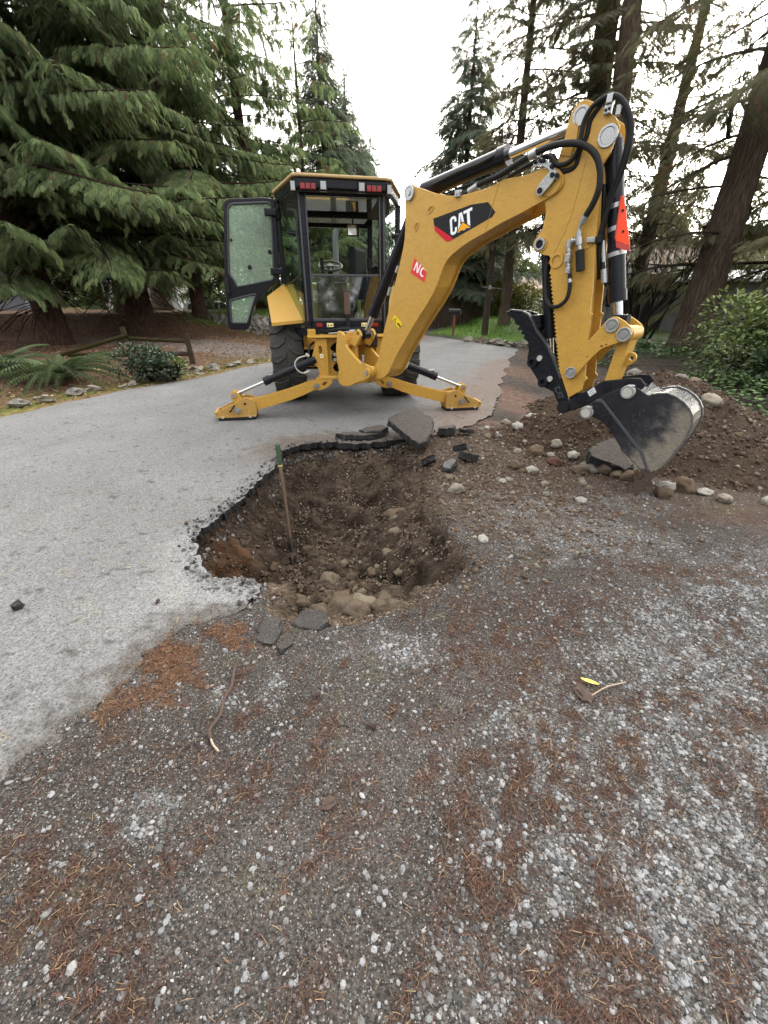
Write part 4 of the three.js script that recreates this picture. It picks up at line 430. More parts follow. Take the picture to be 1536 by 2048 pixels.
  for (const f of [(g) => g, mirrorX]) { const tp = (a) => a; // rear fenders: sloping plates
    const A = [-1.05, 1.17, 0.72], B = [-0.6, 1.21, 0.72], C = [-0.72, 1.66, 0.15], D = [-0.86, 1.66, 0.15], E = [-1.1, 1.5, 0.32], tri = (...q) => { const g = new THREE.BufferGeometry(); g.setAttribute('position', new THREE.BufferAttribute(new Float32Array(q.flat()), 3)); g.computeVertexNormals(); return g; };
    const F = [-1.1, 1.5, -0.5], Gp = [-0.86, 1.66, -0.45], Hh = [-0.72, 1.66, -0.45], A2 = [-1.05, 1.13, 0.72], B2 = [-0.6, 1.17, 0.72], A3 = [-1.05, 1.13, 0.69], B3 = [-0.6, 1.17, 0.69], dn = ([x, y, z]) => [x + 0.01, y - 0.02, z - 0.02];
    const fd = mesh('fender', f(merge([tri(A, B, C, A, C, D), tri(A, D, E), tri(E, D, Gp, E, Gp, F), tri(D, C, Hh, D, Hh, Gp), tri(A2, B2, B, A2, B, A), tri(A2, A3, B3, A2, B3, B2), tri(A2, A, E, A2, E, [-1.1, 1.46, 0.32]), tri(...[A, C, B, A, D, C, A, E, D, E, Gp, D, E, F, Gp, D, Hh, C, D, Gp, Hh].map(dn))])), YEL, BH); }
}
// ---- cab
{
  const roofP = [[-0.62, -1.07], [-0.55, -1.1], [0.5, -1.07], [0.58, -1.03], [0.85, -0.25], [0.88, -0.15], [0.86, 0.85], [0.78, 0.95], [-0.78, 0.95], [-0.86, 0.85], [-0.89, -0.15], [-0.86, -0.25]];
  const up = (g, y) => g.rotateX(-Math.PI / 2).translate(0, y, 0);
  const cab = mesh('cab', merge([up(plate(inset(roofP, 0.03), 0, 0.1, 0.012), 2.625),
    beam([-0.52, 1.06, 0.86], [-0.525, 2.65, 0.86], 0.1, 0.1), beam([0.49, 1.06, 0.86], [0.47, 2.65, 0.86], 0.09, 0.1), rbox(1.12, 0.13, 0.1, 0.012, -0.02, 1.14, 0.86), rbox(1.02, 0.07, 0.08, 0.01, -0.02, 2.62, 0.86),
    beam([-0.85, 1.0, 0.1], [-0.84, 2.65, 0.1], 0.07, 0.09), beam([0.85, 1.0, 0.1], [0.84, 2.65, 0.1], 0.07, 0.09), beam([-0.56, 1.0, -0.9], [-0.58, 2.65, -0.88], 0.08, 0.08), beam([0.56, 1.0, -0.9], [0.58, 2.65, -0.88], 0.08, 0.08),
    rbox(1.2, 0.14, 0.08, 0.01, 0, 2.56, -0.88), rbox(1.1, 0.08, 0.08, 0.01, 0, 1.1, -0.88), beam([-0.86, 1.06, 0.1], [-0.57, 1.06, -0.9], 0.1, 0.06), beam([0.86, 1.06, 0.1], [0.57, 1.06, -0.9], 0.1, 0.06), beam([-0.86, 1.06, 0.1], [-0.57, 1.06, 0.86], 0.1, 0.06), beam([0.86, 1.06, 0.1], [0.57, 1.06, 0.86], 0.1, 0.06),
    up(plate(inset(roofP, 0.12), 0, 0.05, 0.003), 1.04), rbox(0.9, 0.1, 0.5, 0.03, 0, 2.57, -0.4)]), BLK, BH);
  mesh('roof', up(plate(roofP, 0, 0.032, 0.012), 2.727), mat(0.46, 0.32, 0.14, 0.7, { map: paintNoise }), cab);
  each('window_trim', [beam([-0.47, 1.2, 0.905], [-0.472, 2.6, 0.905], 0.018, 0.02), beam([0.455, 1.2, 0.905], [0.44, 2.6, 0.905], 0.018, 0.02), beam([-0.55, 1.1, 0.912], [-0.553, 2.62, 0.912], 0.02, 0.012), beam([0.51, 1.1, 0.912], [0.495, 2.62, 0.912], 0.02, 0.012), rbox(0.94, 0.025, 0.03, 0.005, -0.01, 1.745, 0.89), rbox(0.94, 0.03, 0.03, 0.005, -0.01, 1.215, 0.895)], mat(0.05, 0.053, 0.065, 0.4), cab);
  const pane = (q) => { const g = new THREE.BufferGeometry(); g.setAttribute('position', new THREE.BufferAttribute(new Float32Array([q[0], q[1], q[2], q[0], q[2], q[3]].flat()), 3)); g.computeVertexNormals(); return g; };
  mesh('lower_rear_window', pane([[-0.47, 1.22, 0.88], [0.455, 1.22, 0.88], [0.455, 1.74, 0.88], [-0.47, 1.74, 0.88]]), mat(0.4, 0.66, 0.68, 0.04, { transmission: 1, thickness: 0, ior: 2.1 }), cab);
  mesh('raised_rear_window', pane([[-0.46, 2.585, 0.8], [0.44, 2.585, 0.8], [0.44, 2.56, 0.1], [-0.46, 2.56, 0.1]]), GLASS, cab);
  mesh('front_window', pane([[-0.54, 1.15, -0.89], [0.54, 1.15, -0.89], [0.55, 2.52, -0.87], [-0.55, 2.52, -0.87]]), mat(0.88, 0.96, 0.9, 0.02, { transmission: 1, thickness: 0, ior: 1.12 }), cab);
  for (const s of [-1, 1]) { mesh('quarter_window', pane([[s * 0.585, 1.14, 0.83], [s * 0.845, 1.14, 0.13], [s * 0.835, 2.6, 0.13], [s * 0.585, 2.6, 0.83]]), mat(0.55, 0.72, 0.62, 0.1, { transmission: 1, thickness: 0, ior: 1.6 }), cab); mesh('window_seal', tube([[s * 0.6, 1.74, 0.84], [s * 0.7, 1.7, 0.55], [s * 0.8, 1.66, 0.26], [s * 0.845, 1.64, 0.14]], 0.011, 16, 6), BLK, cab); mesh('window_catch', merge([rod([s * 0.63, 2.2, 0.8], [s * 0.74, 2.21, 0.84], 0.036, 0.012, 12), rod([s * 0.62, 2.12, 0.84], [s * 0.62, 2.12, 0.88], 0.018)]), BLK, cab); }
  mesh('side_window', pane([[0.855, 1.12, 0.05], [0.58, 1.12, -0.86], [0.59, 2.6, -0.85], [0.845, 2.6, 0.05]]), GLASS, cab);
  const red = mat(0.22, 0.012, 0.014, 0.25), lens = mat(0.34, 0.35, 0.35, 0.12);
  for (const x of [-0.436, 0.35]) { mesh('tail_light', rbox(0.19, 0.075, 0.05, 0.01, x, 2.64, 1.045), BLKMAT, cab); for (const d of [-0.062, 0, 0.062]) mesh('red_lens', rbox(0.054, 0.06, 0.03, 0.008, x + d, 2.64, 1.065), red, cab); }
  for (const x of [-0.257, 0.198]) { mesh('work_light', rbox(0.09, 0.105, 0.06, 0.012, x, 2.648, 1.06), BLK, cab); mesh('light_lens', rbox(0.066, 0.08, 0.012, 0.006, x, 2.648, 1.094), lens, cab); }
  for (const x of [-0.61, 0.54]) { mesh('corner_light', rbox(0.07, 0.11, 0.07, 0.014, x, 2.64, 1.02), BLK, cab); mesh('light_lens', rbox(0.05, 0.09, 0.02, 0.006, x, 2.64, 1.058), lens, cab); }
  for (const x of [-0.4, 0.375]) mesh('reflector', rbox(0.085, 0.045, 0.008, 0.003, x, 1.146, 0.914), red, cab);
  for (const x of [-0.255, 0.225]) { const q = [[x - 0.045, 1.122], [x + 0.045, 1.122], [x + 0.045, 1.172], [x - 0.045, 1.172]]; decal('warning_label', q, 0.9105, (c) => { fillPoly(c, q, '#e6d79a'); fillPoly(c, [[x - 0.038, 1.13], [x - 0.012, 1.13], [x - 0.025, 1.158]], '#4d4324'); fillPoly(c, [[x, 1.135], [x + 0.035, 1.135], [x + 0.035, 1.142], [x + 0.015, 1.15], [x, 1.145]], '#4d4324'); }, cab, 128, 0.5, null); }
  mesh('brush', merge([rbox(0.075, 0.27, 0.02, 0.009, -0.012, 1.41, 0.905)]), mat(0.16, 0.1, 0.07, 0.95, { bumpMap: gritBump, bumpScale: 0.03 }), cab);
  mesh('brush_handle', merge([beam([-0.005, 1.07, 0.93], [-0.012, 1.28, 0.92], 0.05, 0.03)]), BLKMAT, cab);
  each('bracket', [plate([[-0.58, 1.0], [-0.5, 1.0], [-0.53, 1.2], [-0.6, 1.2]], 0.9, 0.92, 0.004), rod([-0.45, 0.98, 0.8], [-0.45, 1.06, 0.8], 0.06), rod([0.45, 0.98, 0.8], [0.45, 1.06, 0.8], 0.06)], BLK, cab);
  mesh('headliner', up(plate(inset(roofP, 0.08), 0, 0.01, 0), 2.612), mat(0.05, 0.05, 0.05, 0.9), cab);
  // inside the cab
  const seat = new THREE.Group(); seat.name = 'seat'; BH.add(seat); seat.position.set(0.04, 1.1, 0.0); seat.rotation.y = 1.0;
  mesh('cushion', rbox(0.48, 0.13, 0.46, 0.05, 0, 0.42, 0), BLKMAT, seat); mesh('backrest', rbox(0.44, 0.58, 0.12, 0.05, 0, 0.74, 0.24), BLKMAT, seat); mesh('pedestal', rbox(0.3, 0.36, 0.3, 0.02, 0, 0.2, 0), BLKMAT, seat); for (const s of [-1, 1]) mesh('armrest', rbox(0.07, 0.06, 0.3, 0.02, s * 0.28, 0.62, 0.05), BLKMAT, seat);
  const sw = mesh('steering_wheel', merge([new THREE.TorusGeometry(0.18, 0.015, 10, 32), box(0.34, 0.03, 0.012), box(0.03, 0.17, 0.012, 0, -0.085, 0), disc(0, 0, -0.02, 0.02, 0.05)]).rotateX(-1.15).translate(-0.13, 1.93, -0.42), mat(0.05, 0.045, 0.04, 0.5), BH);
  mesh('steering_column', rod([-0.13, 1.2, -0.7], [-0.13, 1.9, -0.43], 0.07, 0.04), BLKMAT, BH);
  mesh('dashboard', merge([rbox(0.5, 0.6, 0.24, 0.04, -0.1, 1.42, -0.74), rbox(0.24, 0.8, 0.7, 0.03, 0.62, 1.5, -0.1)]), BLKMAT, BH);
  for (const [x, z] of [[0.35, 0.55], [-0.3, 0.55]]) { const j = mesh('control_lever', merge([rbox(0.16, 0.5, 0.16, 0.03, x, 1.35, z), rod([x, 1.6, z], [x, 1.86, z], 0.014), rbox(0.05, 0.13, 0.06, 0.02, x, 1.9, z), rod([x, 1.6, z], [x, 1.72, z], 0.07, 0.02)]), BLKMAT, BH); }
  mesh('mirror', merge([rbox(0.02, 0.2, 0.02, 0.004, 0.24, 2.5, -0.35), rbox(0.19, 0.16, 0.03, 0.012, 0.24, 2.4, -0.35)]), BLKMAT, BH); mesh('mirror_glass', rbox(0.16, 0.13, 0.006, 0.002, 0.24, 2.4, -0.331), mat(0.9, 0.9, 0.9, 0.05, { metalness: 1 }), BH);
  // open left door
  const out = smoothPts([[-1.528, 2.574], [-1.497, 2.62], [-1.431, 2.641], [-1.2, 2.655], [-0.938, 2.667], [-0.882, 2.645], [-0.863, 2.593], [-0.88, 2.2], [-0.905, 1.752], [-0.934, 1.686], [-1.003, 1.642], [-1.119, 1.561], [-1.214, 1.474], [-1.302, 1.377], [-1.365, 1.228], [-1.418, 1.091], [-1.466, 1.057], [-1.57, 1.06], [-1.69, 1.069], [-1.715, 1.11], [-1.69, 1.4], [-1.66, 1.746], [-1.59, 2.2]], 2);
  const hiW = [[-1.475, 2.527], [-1.422, 2.578], [-0.954, 2.608], [-0.923, 2.567], [-0.986, 1.751], [-1.019, 1.713], [-1.5, 1.626], [-1.535, 1.71], [-1.585, 1.792]], loW = [[-1.624, 1.445], [-1.266, 1.525], [-1.347, 1.357], [-1.44, 1.158], [-1.65, 1.16]];
  const door = mesh('door', plate(out, 0.16, 0.215, 0.012, [hiW, loW]), BLK, BH);
  const trimOf = (w) => new THREE.TubeGeometry(new THREE.CatmullRomCurve3(inset(w, -0.006).map((p) => V3(p[0], p[1], 0.214)), true, 'catmullrom', 0.08), 90, 0.014, 8, true);
  each('window_seal', [trimOf(hiW), trimOf(loW)], mat(0.035, 0.037, 0.045, 0.5), door);
  mesh('door_window', plate(inset(hiW, -0.008), 0.186, 0.192, 0), DUSTY, door); mesh('door_window', plate(inset(loW, -0.008), 0.186, 0.192, 0), DUSTY, door);
  for (const y of [2.5, 1.815]) mesh('hinge', merge([rbox(0.17, 0.09, 0.07, 0.02, -0.93, y, 0.24), rod([-0.845, y - 0.06, 0.2], [-0.845, y + 0.06, 0.2], 0.04)]), BLK, door);
  mesh('door_handle', merge([rbox(0.05, 0.18, 0.05, 0.015, -1.63, 1.62, 0.235), rbox(0.06, 0.24, 0.02, 0.008, -1.63, 1.62, 0.22)]), BLKMAT, door);
  each('door_latch', [rod([-1.3, 1.86, 0.19], [-1.3, 1.86, 0.22], 0.03), rod([-1.0, 2.05, 0.19], [-1.0, 2.05, 0.22], 0.028), rod([-1.5, 2.18, 0.19], [-1.5, 2.18, 0.21], 0.018)], BLKMAT, door);
}
// ---------------------------------------------------------------- spoil heap, broken asphalt, stones, litter
const HEAP = [[3.75, -6.0, 1.7, 1.25, 0.5], [3.45, -5.1, 1.5, 1.2, 0.38], [2.75, -4.35, 1.15, 0.85, 0.36], [3.7, -4.1, 1.3, 1.1, 0.4], [1.95, -4.75, 0.75, 0.65, 0.2], [2.3, -4.9, 0.8, 0.8, 0.22]];
function heapH(x, z) { let s = 0; for (const [a, b, rx, rz, h] of HEAP) { const d = Math.hypot((x - a) / rx, (z - b) / rz); if (d < 1) s = Math.max(s, 0) + h * Math.pow(1 - d * d, 1.25) * (s > 0 ? 0.62 : 1); } if (s <= 0) return -0.15; return s * (1 + 0.2 * fbm(x * 2.2, z * 2.2, 3)) + 0.03 * fbm(x * 9, z * 9, 3) * smooth(0, 0.1, s) - 0.045; }
const top = (x, z) => Math.max(H(x, z), pitDepth(x, z) > 0 ? -9 : heapH(x, z));
const soilMap = tex(1024, 1024, (i, j) => { const a = 0.5 + 0.5 * tile(i, j, 1024, 30), b = tile(i, j, 1024, 120), c = nt(i * 1.3, j * 1.3); const k = 0.72 + 0.5 * a + 0.22 * b + 0.28 * c; return [0.07 * k, 0.049 * k, 0.035 * k]; }, true, [0.6, 0.6]);
const soilMat = new THREE.MeshPhysicalMaterial({ map: soilMap, roughness: 1, bumpMap: gritBump, bumpScale: 0.02, specularIntensity: 0.25 });
{
  const x0 = 1, z0 = -8, n = 150, st = 5 / n, pos = [], uv = [], idx = [];
  for (let j = 0; j <= n; j++) for (let i = 0; i <= n; i++) { const x = x0 + i * st, z = z0 + j * st * 1.06; pos.push(x, heapH(x, z), z); uv.push(x, z); }
  for (let j = 0; j < n; j++) for (let i = 0; i < n; i++) { const k = j * (n + 1) + i; if ([k, k + 1, k + n + 1, k + n + 2].some((q) => pos[q * 3 + 1] > -0.1)) idx.push(k, k + n + 1, k + 1, k + 1, k + n + 1, k + n + 2); }
  const g = new THREE.BufferGeometry(); g.setAttribute('position', new THREE.Float32BufferAttribute(pos, 3)); g.setAttribute('uv', new THREE.Float32BufferAttribute(uv, 2)); g.setIndex(idx); g.computeVertexNormals();
  tag(mesh('spoil_heap', g, soilMat), 'heap of loose dark brown soil dug from the pit, behind the bucket', 'soil heap');
}
// rounded stones: a few shapes, smoothed
function stoneGeo(seed, detail = 2, rough = 0.28) { let g = new THREE.IcosahedronGeometry(1, detail); g.deleteAttribute('uv'); g.deleteAttribute('normal'); g = mergeVertices(g, 1e-3); const P = g.attributes.position, v = V3(); for (let i = 0; i < P.count; i++) { v.fromBufferAttribute(P, i); const k = 1 + rough * n3(v.x * 0.9 + seed * 7.7, v.y * 0.9, v.z * 0.9) + rough * 0.4 * n3(v.x * 2.2, v.y * 2.2 + seed * 3.1, v.z * 2.2); P.setXYZ(i, v.x * k, v.y * k, v.z * k); } g.computeVertexNormals(); return g; }
function stoneUV(g) { const P = g.attributes.position, u = new Float32Array(P.count * 2); for (let i = 0; i < P.count; i++) { u[i * 2] = P.getX(i) * 0.4 + P.getY(i) * 0.23; u[i * 2 + 1] = P.getZ(i) * 0.4 + P.getY(i) * 0.31; } g.setAttribute('uv', new THREE.BufferAttribute(u, 2)); return g; }
const cobbles = [1, 2, 3, 4, 5, 6].map((s) => stoneUV(stoneGeo(s, 3, 0.24))), angular = [11, 12, 13, 14].map((s) => { let g = stoneGeo(s, 1, 0.5).toNonIndexed(); g.computeVertexNormals(); return stoneUV(g); });
const stoneTex = tex(256, 256, (i, j) => { const v = 0.82 + 0.3 * tile(i, j, 256, 10) * 0.6 + 0.2 * tile(i, j, 256, 60); return [v, v * 0.985, v * 0.96]; });
const stoneM = (r, g, b) => mat(r, g, b, 0.85, { map: stoneTex, bumpMap: stoneTex, bumpScale: 0.004, specularIntensity: 0.3 });
const TONE = { pale: stoneM(0.27, 0.245, 0.2), white: stoneM(0.36, 0.345, 0.31), grey: stoneM(0.2, 0.19, 0.17), brown: stoneM(0.13, 0.095, 0.065), red: stoneM(0.1, 0.05, 0.038), tan: stoneM(0.19, 0.16, 0.115), muddy: stoneM(0.12, 0.092, 0.067) };
const RS = rngOf(77);
function stone(name, label, cat, x, z, r, tone, group, y, flat = 0.72, set = cobbles) { const m = mesh(name, set[Math.floor(RS() * set.length)], TONE[tone]); const sy = flat * (0.85 + 0.3 * RS()); m.scale.set(r * (0.85 + 0.45 * RS()), r * sy, r * (0.85 + 0.4 * RS())); m.rotation.set((RS() - 0.5) * 0.6, RS() * 6.28, (RS() - 0.5) * 0.6); m.position.set(x, (y ?? top(x, z)) + r * sy * 0.45, z); return tag(m, label, cat, group); }
// single stones that stand out
stone('cobble', 'large pale cobble alone on the soil at the right lip of the pit', 'stone', 0.62, -3.22, 0.062, 'pale', null, null, 1);
stone('cobble', 'small white stone at the edge of the pale gravel right of the pit', 'stone', 0.68, -2.41, 0.038, 'white');
stone('cobble', 'tan stone in the soil just above the large pale cobble', 'stone', 0.6, -3.5, 0.045, 'tan');
stone('cobble', 'flat dark brown cobble on the ground in front of the heap edge', 'stone', 1.29, -3.78, 0.075, 'brown');
stone('cobble', 'white flat stone just in front of the flat dark brown cobble', 'stone', 1.42, -3.68, 0.05, 'white');
stone('cobble', 'large round brown cobble at the left foot of the soil heap', 'stone', 1.61, -4.17, 0.085, 'brown');
stone('cobble', 'cream and yellow cobble beside the large round brown one at the heap foot', 'stone', 1.84, -4.22, 0.065, 'pale');
stone('cobble', 'dark reddish cobble on the needles in front of the heap', 'stone', 1.71, -3.88, 0.07, 'red');
stone('cobble', 'pale elongated pebble right of the dark reddish cobble', 'stone', 1.93, -3.98, 0.055, 'white');
stone('cobble', 'broad white cobble on the left slope of the heap', 'stone', 1.57, -4.74, 0.06, 'white');
stone('cobble', 'white cobble high on the left slope under the thumb', 'stone', 1.88, -5.23, 0.06, 'white');
stone('cobble', 'pale cobble on the heap edge nearest the right stabilizer', 'stone', 1.62, -5.41, 0.06, 'pale');
stone('boulder', 'large smooth pale boulder on the heap right of the bucket', 'stone', 3.4, -4.33, 0.1, 'pale', null, null, 0.9);
stone('cobble', 'large rust brown cobble on the ground just right of the bucket teeth', 'stone', 2.6, -3.27, 0.075, 'brown', null, null, 0.9);
stone('cobble', 'white half buried cobble between two brown ones by the bucket teeth', 'stone', 2.46, -3.28, 0.075, 'white');
stone('cobble', 'dark brown cobble directly beside the bucket teeth', 'stone', 2.34, -3.12, 0.07, 'brown', null, null, 0.9);
stone('cobble', 'bright white oval stone right of the rust brown cobble', 'stone', 2.72, -3.17, 0.05, 'white');
stone('cobble', 'cream lumpy stone on the ground in front of the heap, right of the bucket', 'stone', 2.78, -3.02, 0.062, 'pale');
stone('cobble', 'white stone at the right edge of the picture below the heap', 'stone', 3.12, -2.98, 0.06, 'white');
for (const [x, z, r, t] of [[2.0, -3.72, 0.075, 'grey'], [2.1, -3.66, 0.07, 'muddy'], [2.18, -3.58, 0.06, 'tan'], [2.26, -3.5, 0.07, 'brown'], [1.86, -3.66, 0.075, 'muddy'], [2.34, -3.42, 0.06, 'grey']]) stone('cobble', 'rounded cobble in the row under the tipped asphalt slab by the bucket', 'stone', x, z, r, t, 'cobbles under the tipped slab');
for (const [x, z, r, t] of [[4.3, -6.35, 0.12, 'grey'], [4.5, -6.1, 0.11, 'tan'], [3.7, -6.3, 0.1, 'grey'], [4.1, -6.5, 0.1, 'tan'], [3.5, -6.0, 0.09, 'grey'], [3.2, -5.9, 0.08, 'tan'], [3.9, -5.6, 0.08, 'grey'], [3.0, -5.5, 0.09, 'muddy']]) stone('cobble', 'rounded grey or tan cobble along the crest of the soil heap', 'stone', x, z, r, t, 'cobbles on the heap crest');
{ const R = rngOf(9); let k = 0; for (let i = 0; i < 400 && k < 46; i++) { const x = 1.3 + R() * 3.2, z = -5.6 + R() * 2.7, h = heapH(x, z); if (h < -0.04 || h > 0.4) continue; k++; const r = 0.016 + 0.03 * R() * R(), tn = ['grey', 'muddy', 'muddy', 'tan', 'brown'][Math.floor(R() * 5)]; stone('cobble', `${r > 0.028 ? 'larger' : 'small'} ${tn} stone half sunk in the ${h > 0.2 ? 'upper' : 'lower'} ${x < 2.4 ? 'left slope of the heap' : x < 3.2 ? 'heap slope behind the bucket' : 'right slope of the heap'}`, 'stone', x, z, r, tn, 'small stones on the heap slopes'); }
  k = 0; for (let i = 0; i < 3000 && k < 34; i++) { const x = 1.0 + R() * 0.9, z = -5.4 + R() * 2.4; if (heapH(x, z) > 0.02) continue; k++; const r = 0.018 + 0.025 * R(), tn = ['grey', 'pale', 'white', 'tan', 'brown'][Math.floor(R() * 5)]; stone('cobble', `${r > 0.03 ? 'larger' : 'small'} ${tn} stone on bare ground ${z < -4.5 ? 'near the right stabilizer' : z < -3.7 ? 'between the asphalt fragments and the heap' : 'right of the large pale cobble'}`, 'stone', x, z, r, tn, 'small stones between pit and heap'); } }
// cobbles in the pit
stone('boulder', 'large flat muddy cobble at the near end of the pit floor', 'stone', -0.3, -2.05, 0.085, 'muddy', null, null, 0.55);
stone('boulder', 'light tan cobble lying across the near end of the pit', 'stone', -0.14, -1.98, 0.075, 'tan', null, null, 0.7);
stone('boulder', 'round grey brown cobble in the middle of the pit floor', 'stone', -0.48, -2.95, 0.085, 'tan', null, null, 0.95);
stone('boulder', 'dark rounded cobble high on the right side of the pit floor', 'stone', 0.14, -3.45, 0.1, 'brown', null, null, 0.7);
stone('boulder', 'dark cobble nearest the front lip of the pit', 'stone', -0.16, -1.8, 0.075, 'muddy', null, null, 0.7);
{ const R = rngOf(21); let k = 0, k2 = 0;
  for (const [x, z, r] of [[-0.36, -1.86, 0.06], [-0.24, -1.9, 0.075], [-0.02, -1.88, 0.06], [0.06, -1.83, 0.055], [-0.44, -2.2, 0.065], [-0.3, -2.3, 0.055], [-0.6, -2.5, 0.05], [-0.2, -2.15, 0.05], [0.0, -2.1, 0.06]]) stone('cobble', `muddy cobble ${k2++ < 4 ? 'along the front edge of' : 'set back in'} the cluster at the near end of the pit`, 'stone', x, z, r, R() < 0.7 ? 'muddy' : 'brown', 'cobbles clustered at the near end of the pit', null, 0.75);
  for (let i = 0; i < 2000 && k < 70; i++) { const x = -1.25 + R() * 1.75, z = -3.7 + R() * 2.1, d = pitDepth(x, z); if (d < 0.22 || R() > 0.3 + 0.6 * smooth(-3.5, -2.8, z)) continue; k++; const r = 0.022 + 0.036 * R() * R() + 0.01 * R(), tn = ['muddy', 'muddy', 'brown', 'brown', 'muddy', 'tan'][Math.floor(R() * 6)]; stone('cobble', `${r > 0.045 ? 'larger' : r > 0.034 ? 'fist sized' : 'small'} ${tn} cobble loose on the ${x < -0.75 ? 'left part' : x > -0.05 ? 'right part' : 'middle'} of the ${z < -2.9 ? 'far' : z < -2.2 ? 'deep' : 'near'} pit floor`, 'stone', x, z, r, tn, 'cobbles loose on the pit floor', null, 0.8); } }
// ---- broken asphalt
const dullTop = new THREE.MeshPhysicalMaterial({ map: tex(512, 512, (i, j) => { const k = 0.75 + 0.35 * tile(i, j, 512, 20) + 0.35 * tile(i, j, 512, 140); let c = [0.105 * k, 0.088 * k, 0.078 * k]; if (nt(i * 1.7, j * 1.7) > 0.74) c = [0.2, 0.17, 0.14]; return c; }, true, [1.4, 1.4]), roughness: 0.95, bumpMap: asphaltBump, bumpScale: 0.012 });
const greyTop = new THREE.MeshPhysicalMaterial({ map: asphaltMap, roughness: 0.92, bumpMap: asphaltBump, bumpScale: 0.01 });
const plateTop = new THREE.MeshPhysicalMaterial({ map: tex(256, 256, (i, j) => { const k = 0.8 + 0.3 * tile(i, j, 256, 14) + 0.4 * tile(i, j, 256, 80); return [0.075 * k, 0.067 * k, 0.06 * k]; }, true, [2.5, 2.5]), roughness: 0.95, bumpMap: asphaltBump, bumpScale: 0.015 });
function chunk(label, P, th, m = dullTop, seed = 1) { // an irregular slab: corner points on its upper face, in order
  const p = P.map((q) => V3(...q)), c = p.reduce((a, b) => a.add(b), V3()).multiplyScalar(1 / p.length), nrm = V3(); p.forEach((a, i) => { const b = p[(i + 1) % p.length]; nrm.add(a.clone().sub(c).cross(b.clone().sub(c))); }); nrm.normalize(); if (nrm.y < 0) nrm.negate();
  const x = p[0].clone().sub(c); x.addScaledVector(nrm, -x.dot(nrm)).normalize(); const y = nrm.clone().cross(x), R = rngOf(seed), out = [];
  p.forEach((a, i) => { const b = p[(i + 1) % p.length], L = a.distanceTo(b), n = Math.max(1, Math.round(L / 0.035)); for (let k = 0; k < n; k++) { const q = a.clone().lerp(b, k / n).sub(c), w = k ? 0.012 : 0; out.push([q.dot(x) + (R() - 0.5) * w * 2, q.dot(y) + (R() - 0.5) * w * 2]); } });
  const g = new THREE.ExtrudeGeometry(poly(out), { depth: th, bevelEnabled: true, bevelSize: 0.006, bevelThickness: 0.008, bevelSegments: 2, bevelOffset: -0.006 }).translate(0, 0, -th); const A = g.attributes.position; for (let i = 0; i < A.count; i++) { const w = 0.014; A.setXYZ(i, A.getX(i) + w * n2(A.getX(i) * 21, A.getZ(i) * 60 + seed), A.getY(i) + w * n2(A.getY(i) * 21 + 5, A.getZ(i) * 60 + seed), A.getZ(i) + 0.006 * n2(A.getX(i) * 14, A.getY(i) * 14 + seed)); } g.computeVertexNormals();
  const o = mesh('asphalt_chunk', g, [m, asphaltCut]); o.matrixAutoUpdate = true; o.quaternion.setFromRotationMatrix(new THREE.Matrix4().makeBasis(x, y, nrm)); o.position.copy(c); return tag(o, label, 'asphalt chunk'); }
chunk('big slab of broken asphalt propped up at the far right corner of the pit', [[-0.012, 0.239, -4.744], [0.041, 0.258, -4.831], [0.132, 0.274, -4.913], [0.268, 0.296, -5.026], [0.404, 0.296, -5.053], [0.494, 0.265, -4.95], [0.59, 0.242, -4.874], [0.611, 0.203, -4.724], [0.577, 0.149, -4.501], [0.484, 0.093, -4.258], [0.371, 0.081, -4.19], [0.271, 0.119, -4.318], [0.151, 0.166, -4.482], [0.046, 0.206, -4.624]].map(([x, y, z]) => [0.36 + (x - 0.36) * 0.86, y * 0.86 + 0.015, -4.55 + (z + 4.55) * 0.9]), 0.055, dullTop, 3);
chunk('asphalt slab half buried in the heap, tipped up beside the bucket teeth', [[1.981, 0.165, -3.795], [2.091, 0.191, -3.901], [2.242, 0.206, -3.985], [2.409, 0.22, -4.074], [2.428, 0.143, -3.86], [2.349, 0.06, -3.6], [2.231, 0.055, -3.551], [2.126, 0.089, -3.618], [1.957, 0.136, -3.705]], 0.085, dullTop, 4);
const flat = (label, x, z, r, y, th, m, seed, tx = 0, tz = 0, el = 1) => { const R = rngOf(seed * 13), n = 6 + Math.floor(R() * 3), P = []; for (let i = 0; i < n; i++) { const a = (i / n) * 6.283, q = r * (0.7 + 0.5 * R()), dx = Math.cos(a) * q * el, dz = -Math.sin(a) * q; P.push([x + dx, y + dx * tx + dz * tz, z + dz]); } return chunk(label, P, th, m, seed); };
flat('small asphalt block beside the big slab, on its right', 0.76, -4.82, 0.1, 0.1, 0.07, dullTop, 7, 0.1, 0.1, 1.25);
flat('thin pale asphalt flake right of the small block by the big slab', 0.98, -4.86, 0.075, 0.06, 0.03, greyTop, 8, -0.1, 0.25, 1.3);
flat('dark asphalt lump on the road just left of the big slab', -0.13, -4.85, 0.13, 0.075, 0.06, dullTop, 9, 0.1, 0, 1.3);
flat('low asphalt flake along the far rim of the pit', -0.35, -4.72, 0.14, 0.05, 0.04, dullTop, 10, 0, 0.1, 1.8);
flat('tilted grey asphalt fragment on the soil behind the large pale cobble', 0.62, -3.68, 0.07, 0.06, 0.05, greyTop, 11, 0.5, -0.3);
flat('dark asphalt fragment leaning at the right rim below the big slab', 0.86, -3.98, 0.085, 0.06, 0.06, dullTop, 12, -0.3, 0.4, 1.3);
flat('asphalt fragment lying flat between the rim and the ground needles', 0.84, -4.3, 0.08, 0.05, 0.045, greyTop, 13, 0.2, 0.4);
flat('purplish asphalt fragment stuck in the soil at the top of the right pit wall', 0.45, -4.02, 0.075, 0.0, 0.05, dullTop, 14, 0.5, 0.5);
flat('cracked asphalt plate at the near left corner of the pit', -0.57, -1.53, 0.1, -0.008, 0.06, plateTop, 15, -0.03, 0.02, 0.7);
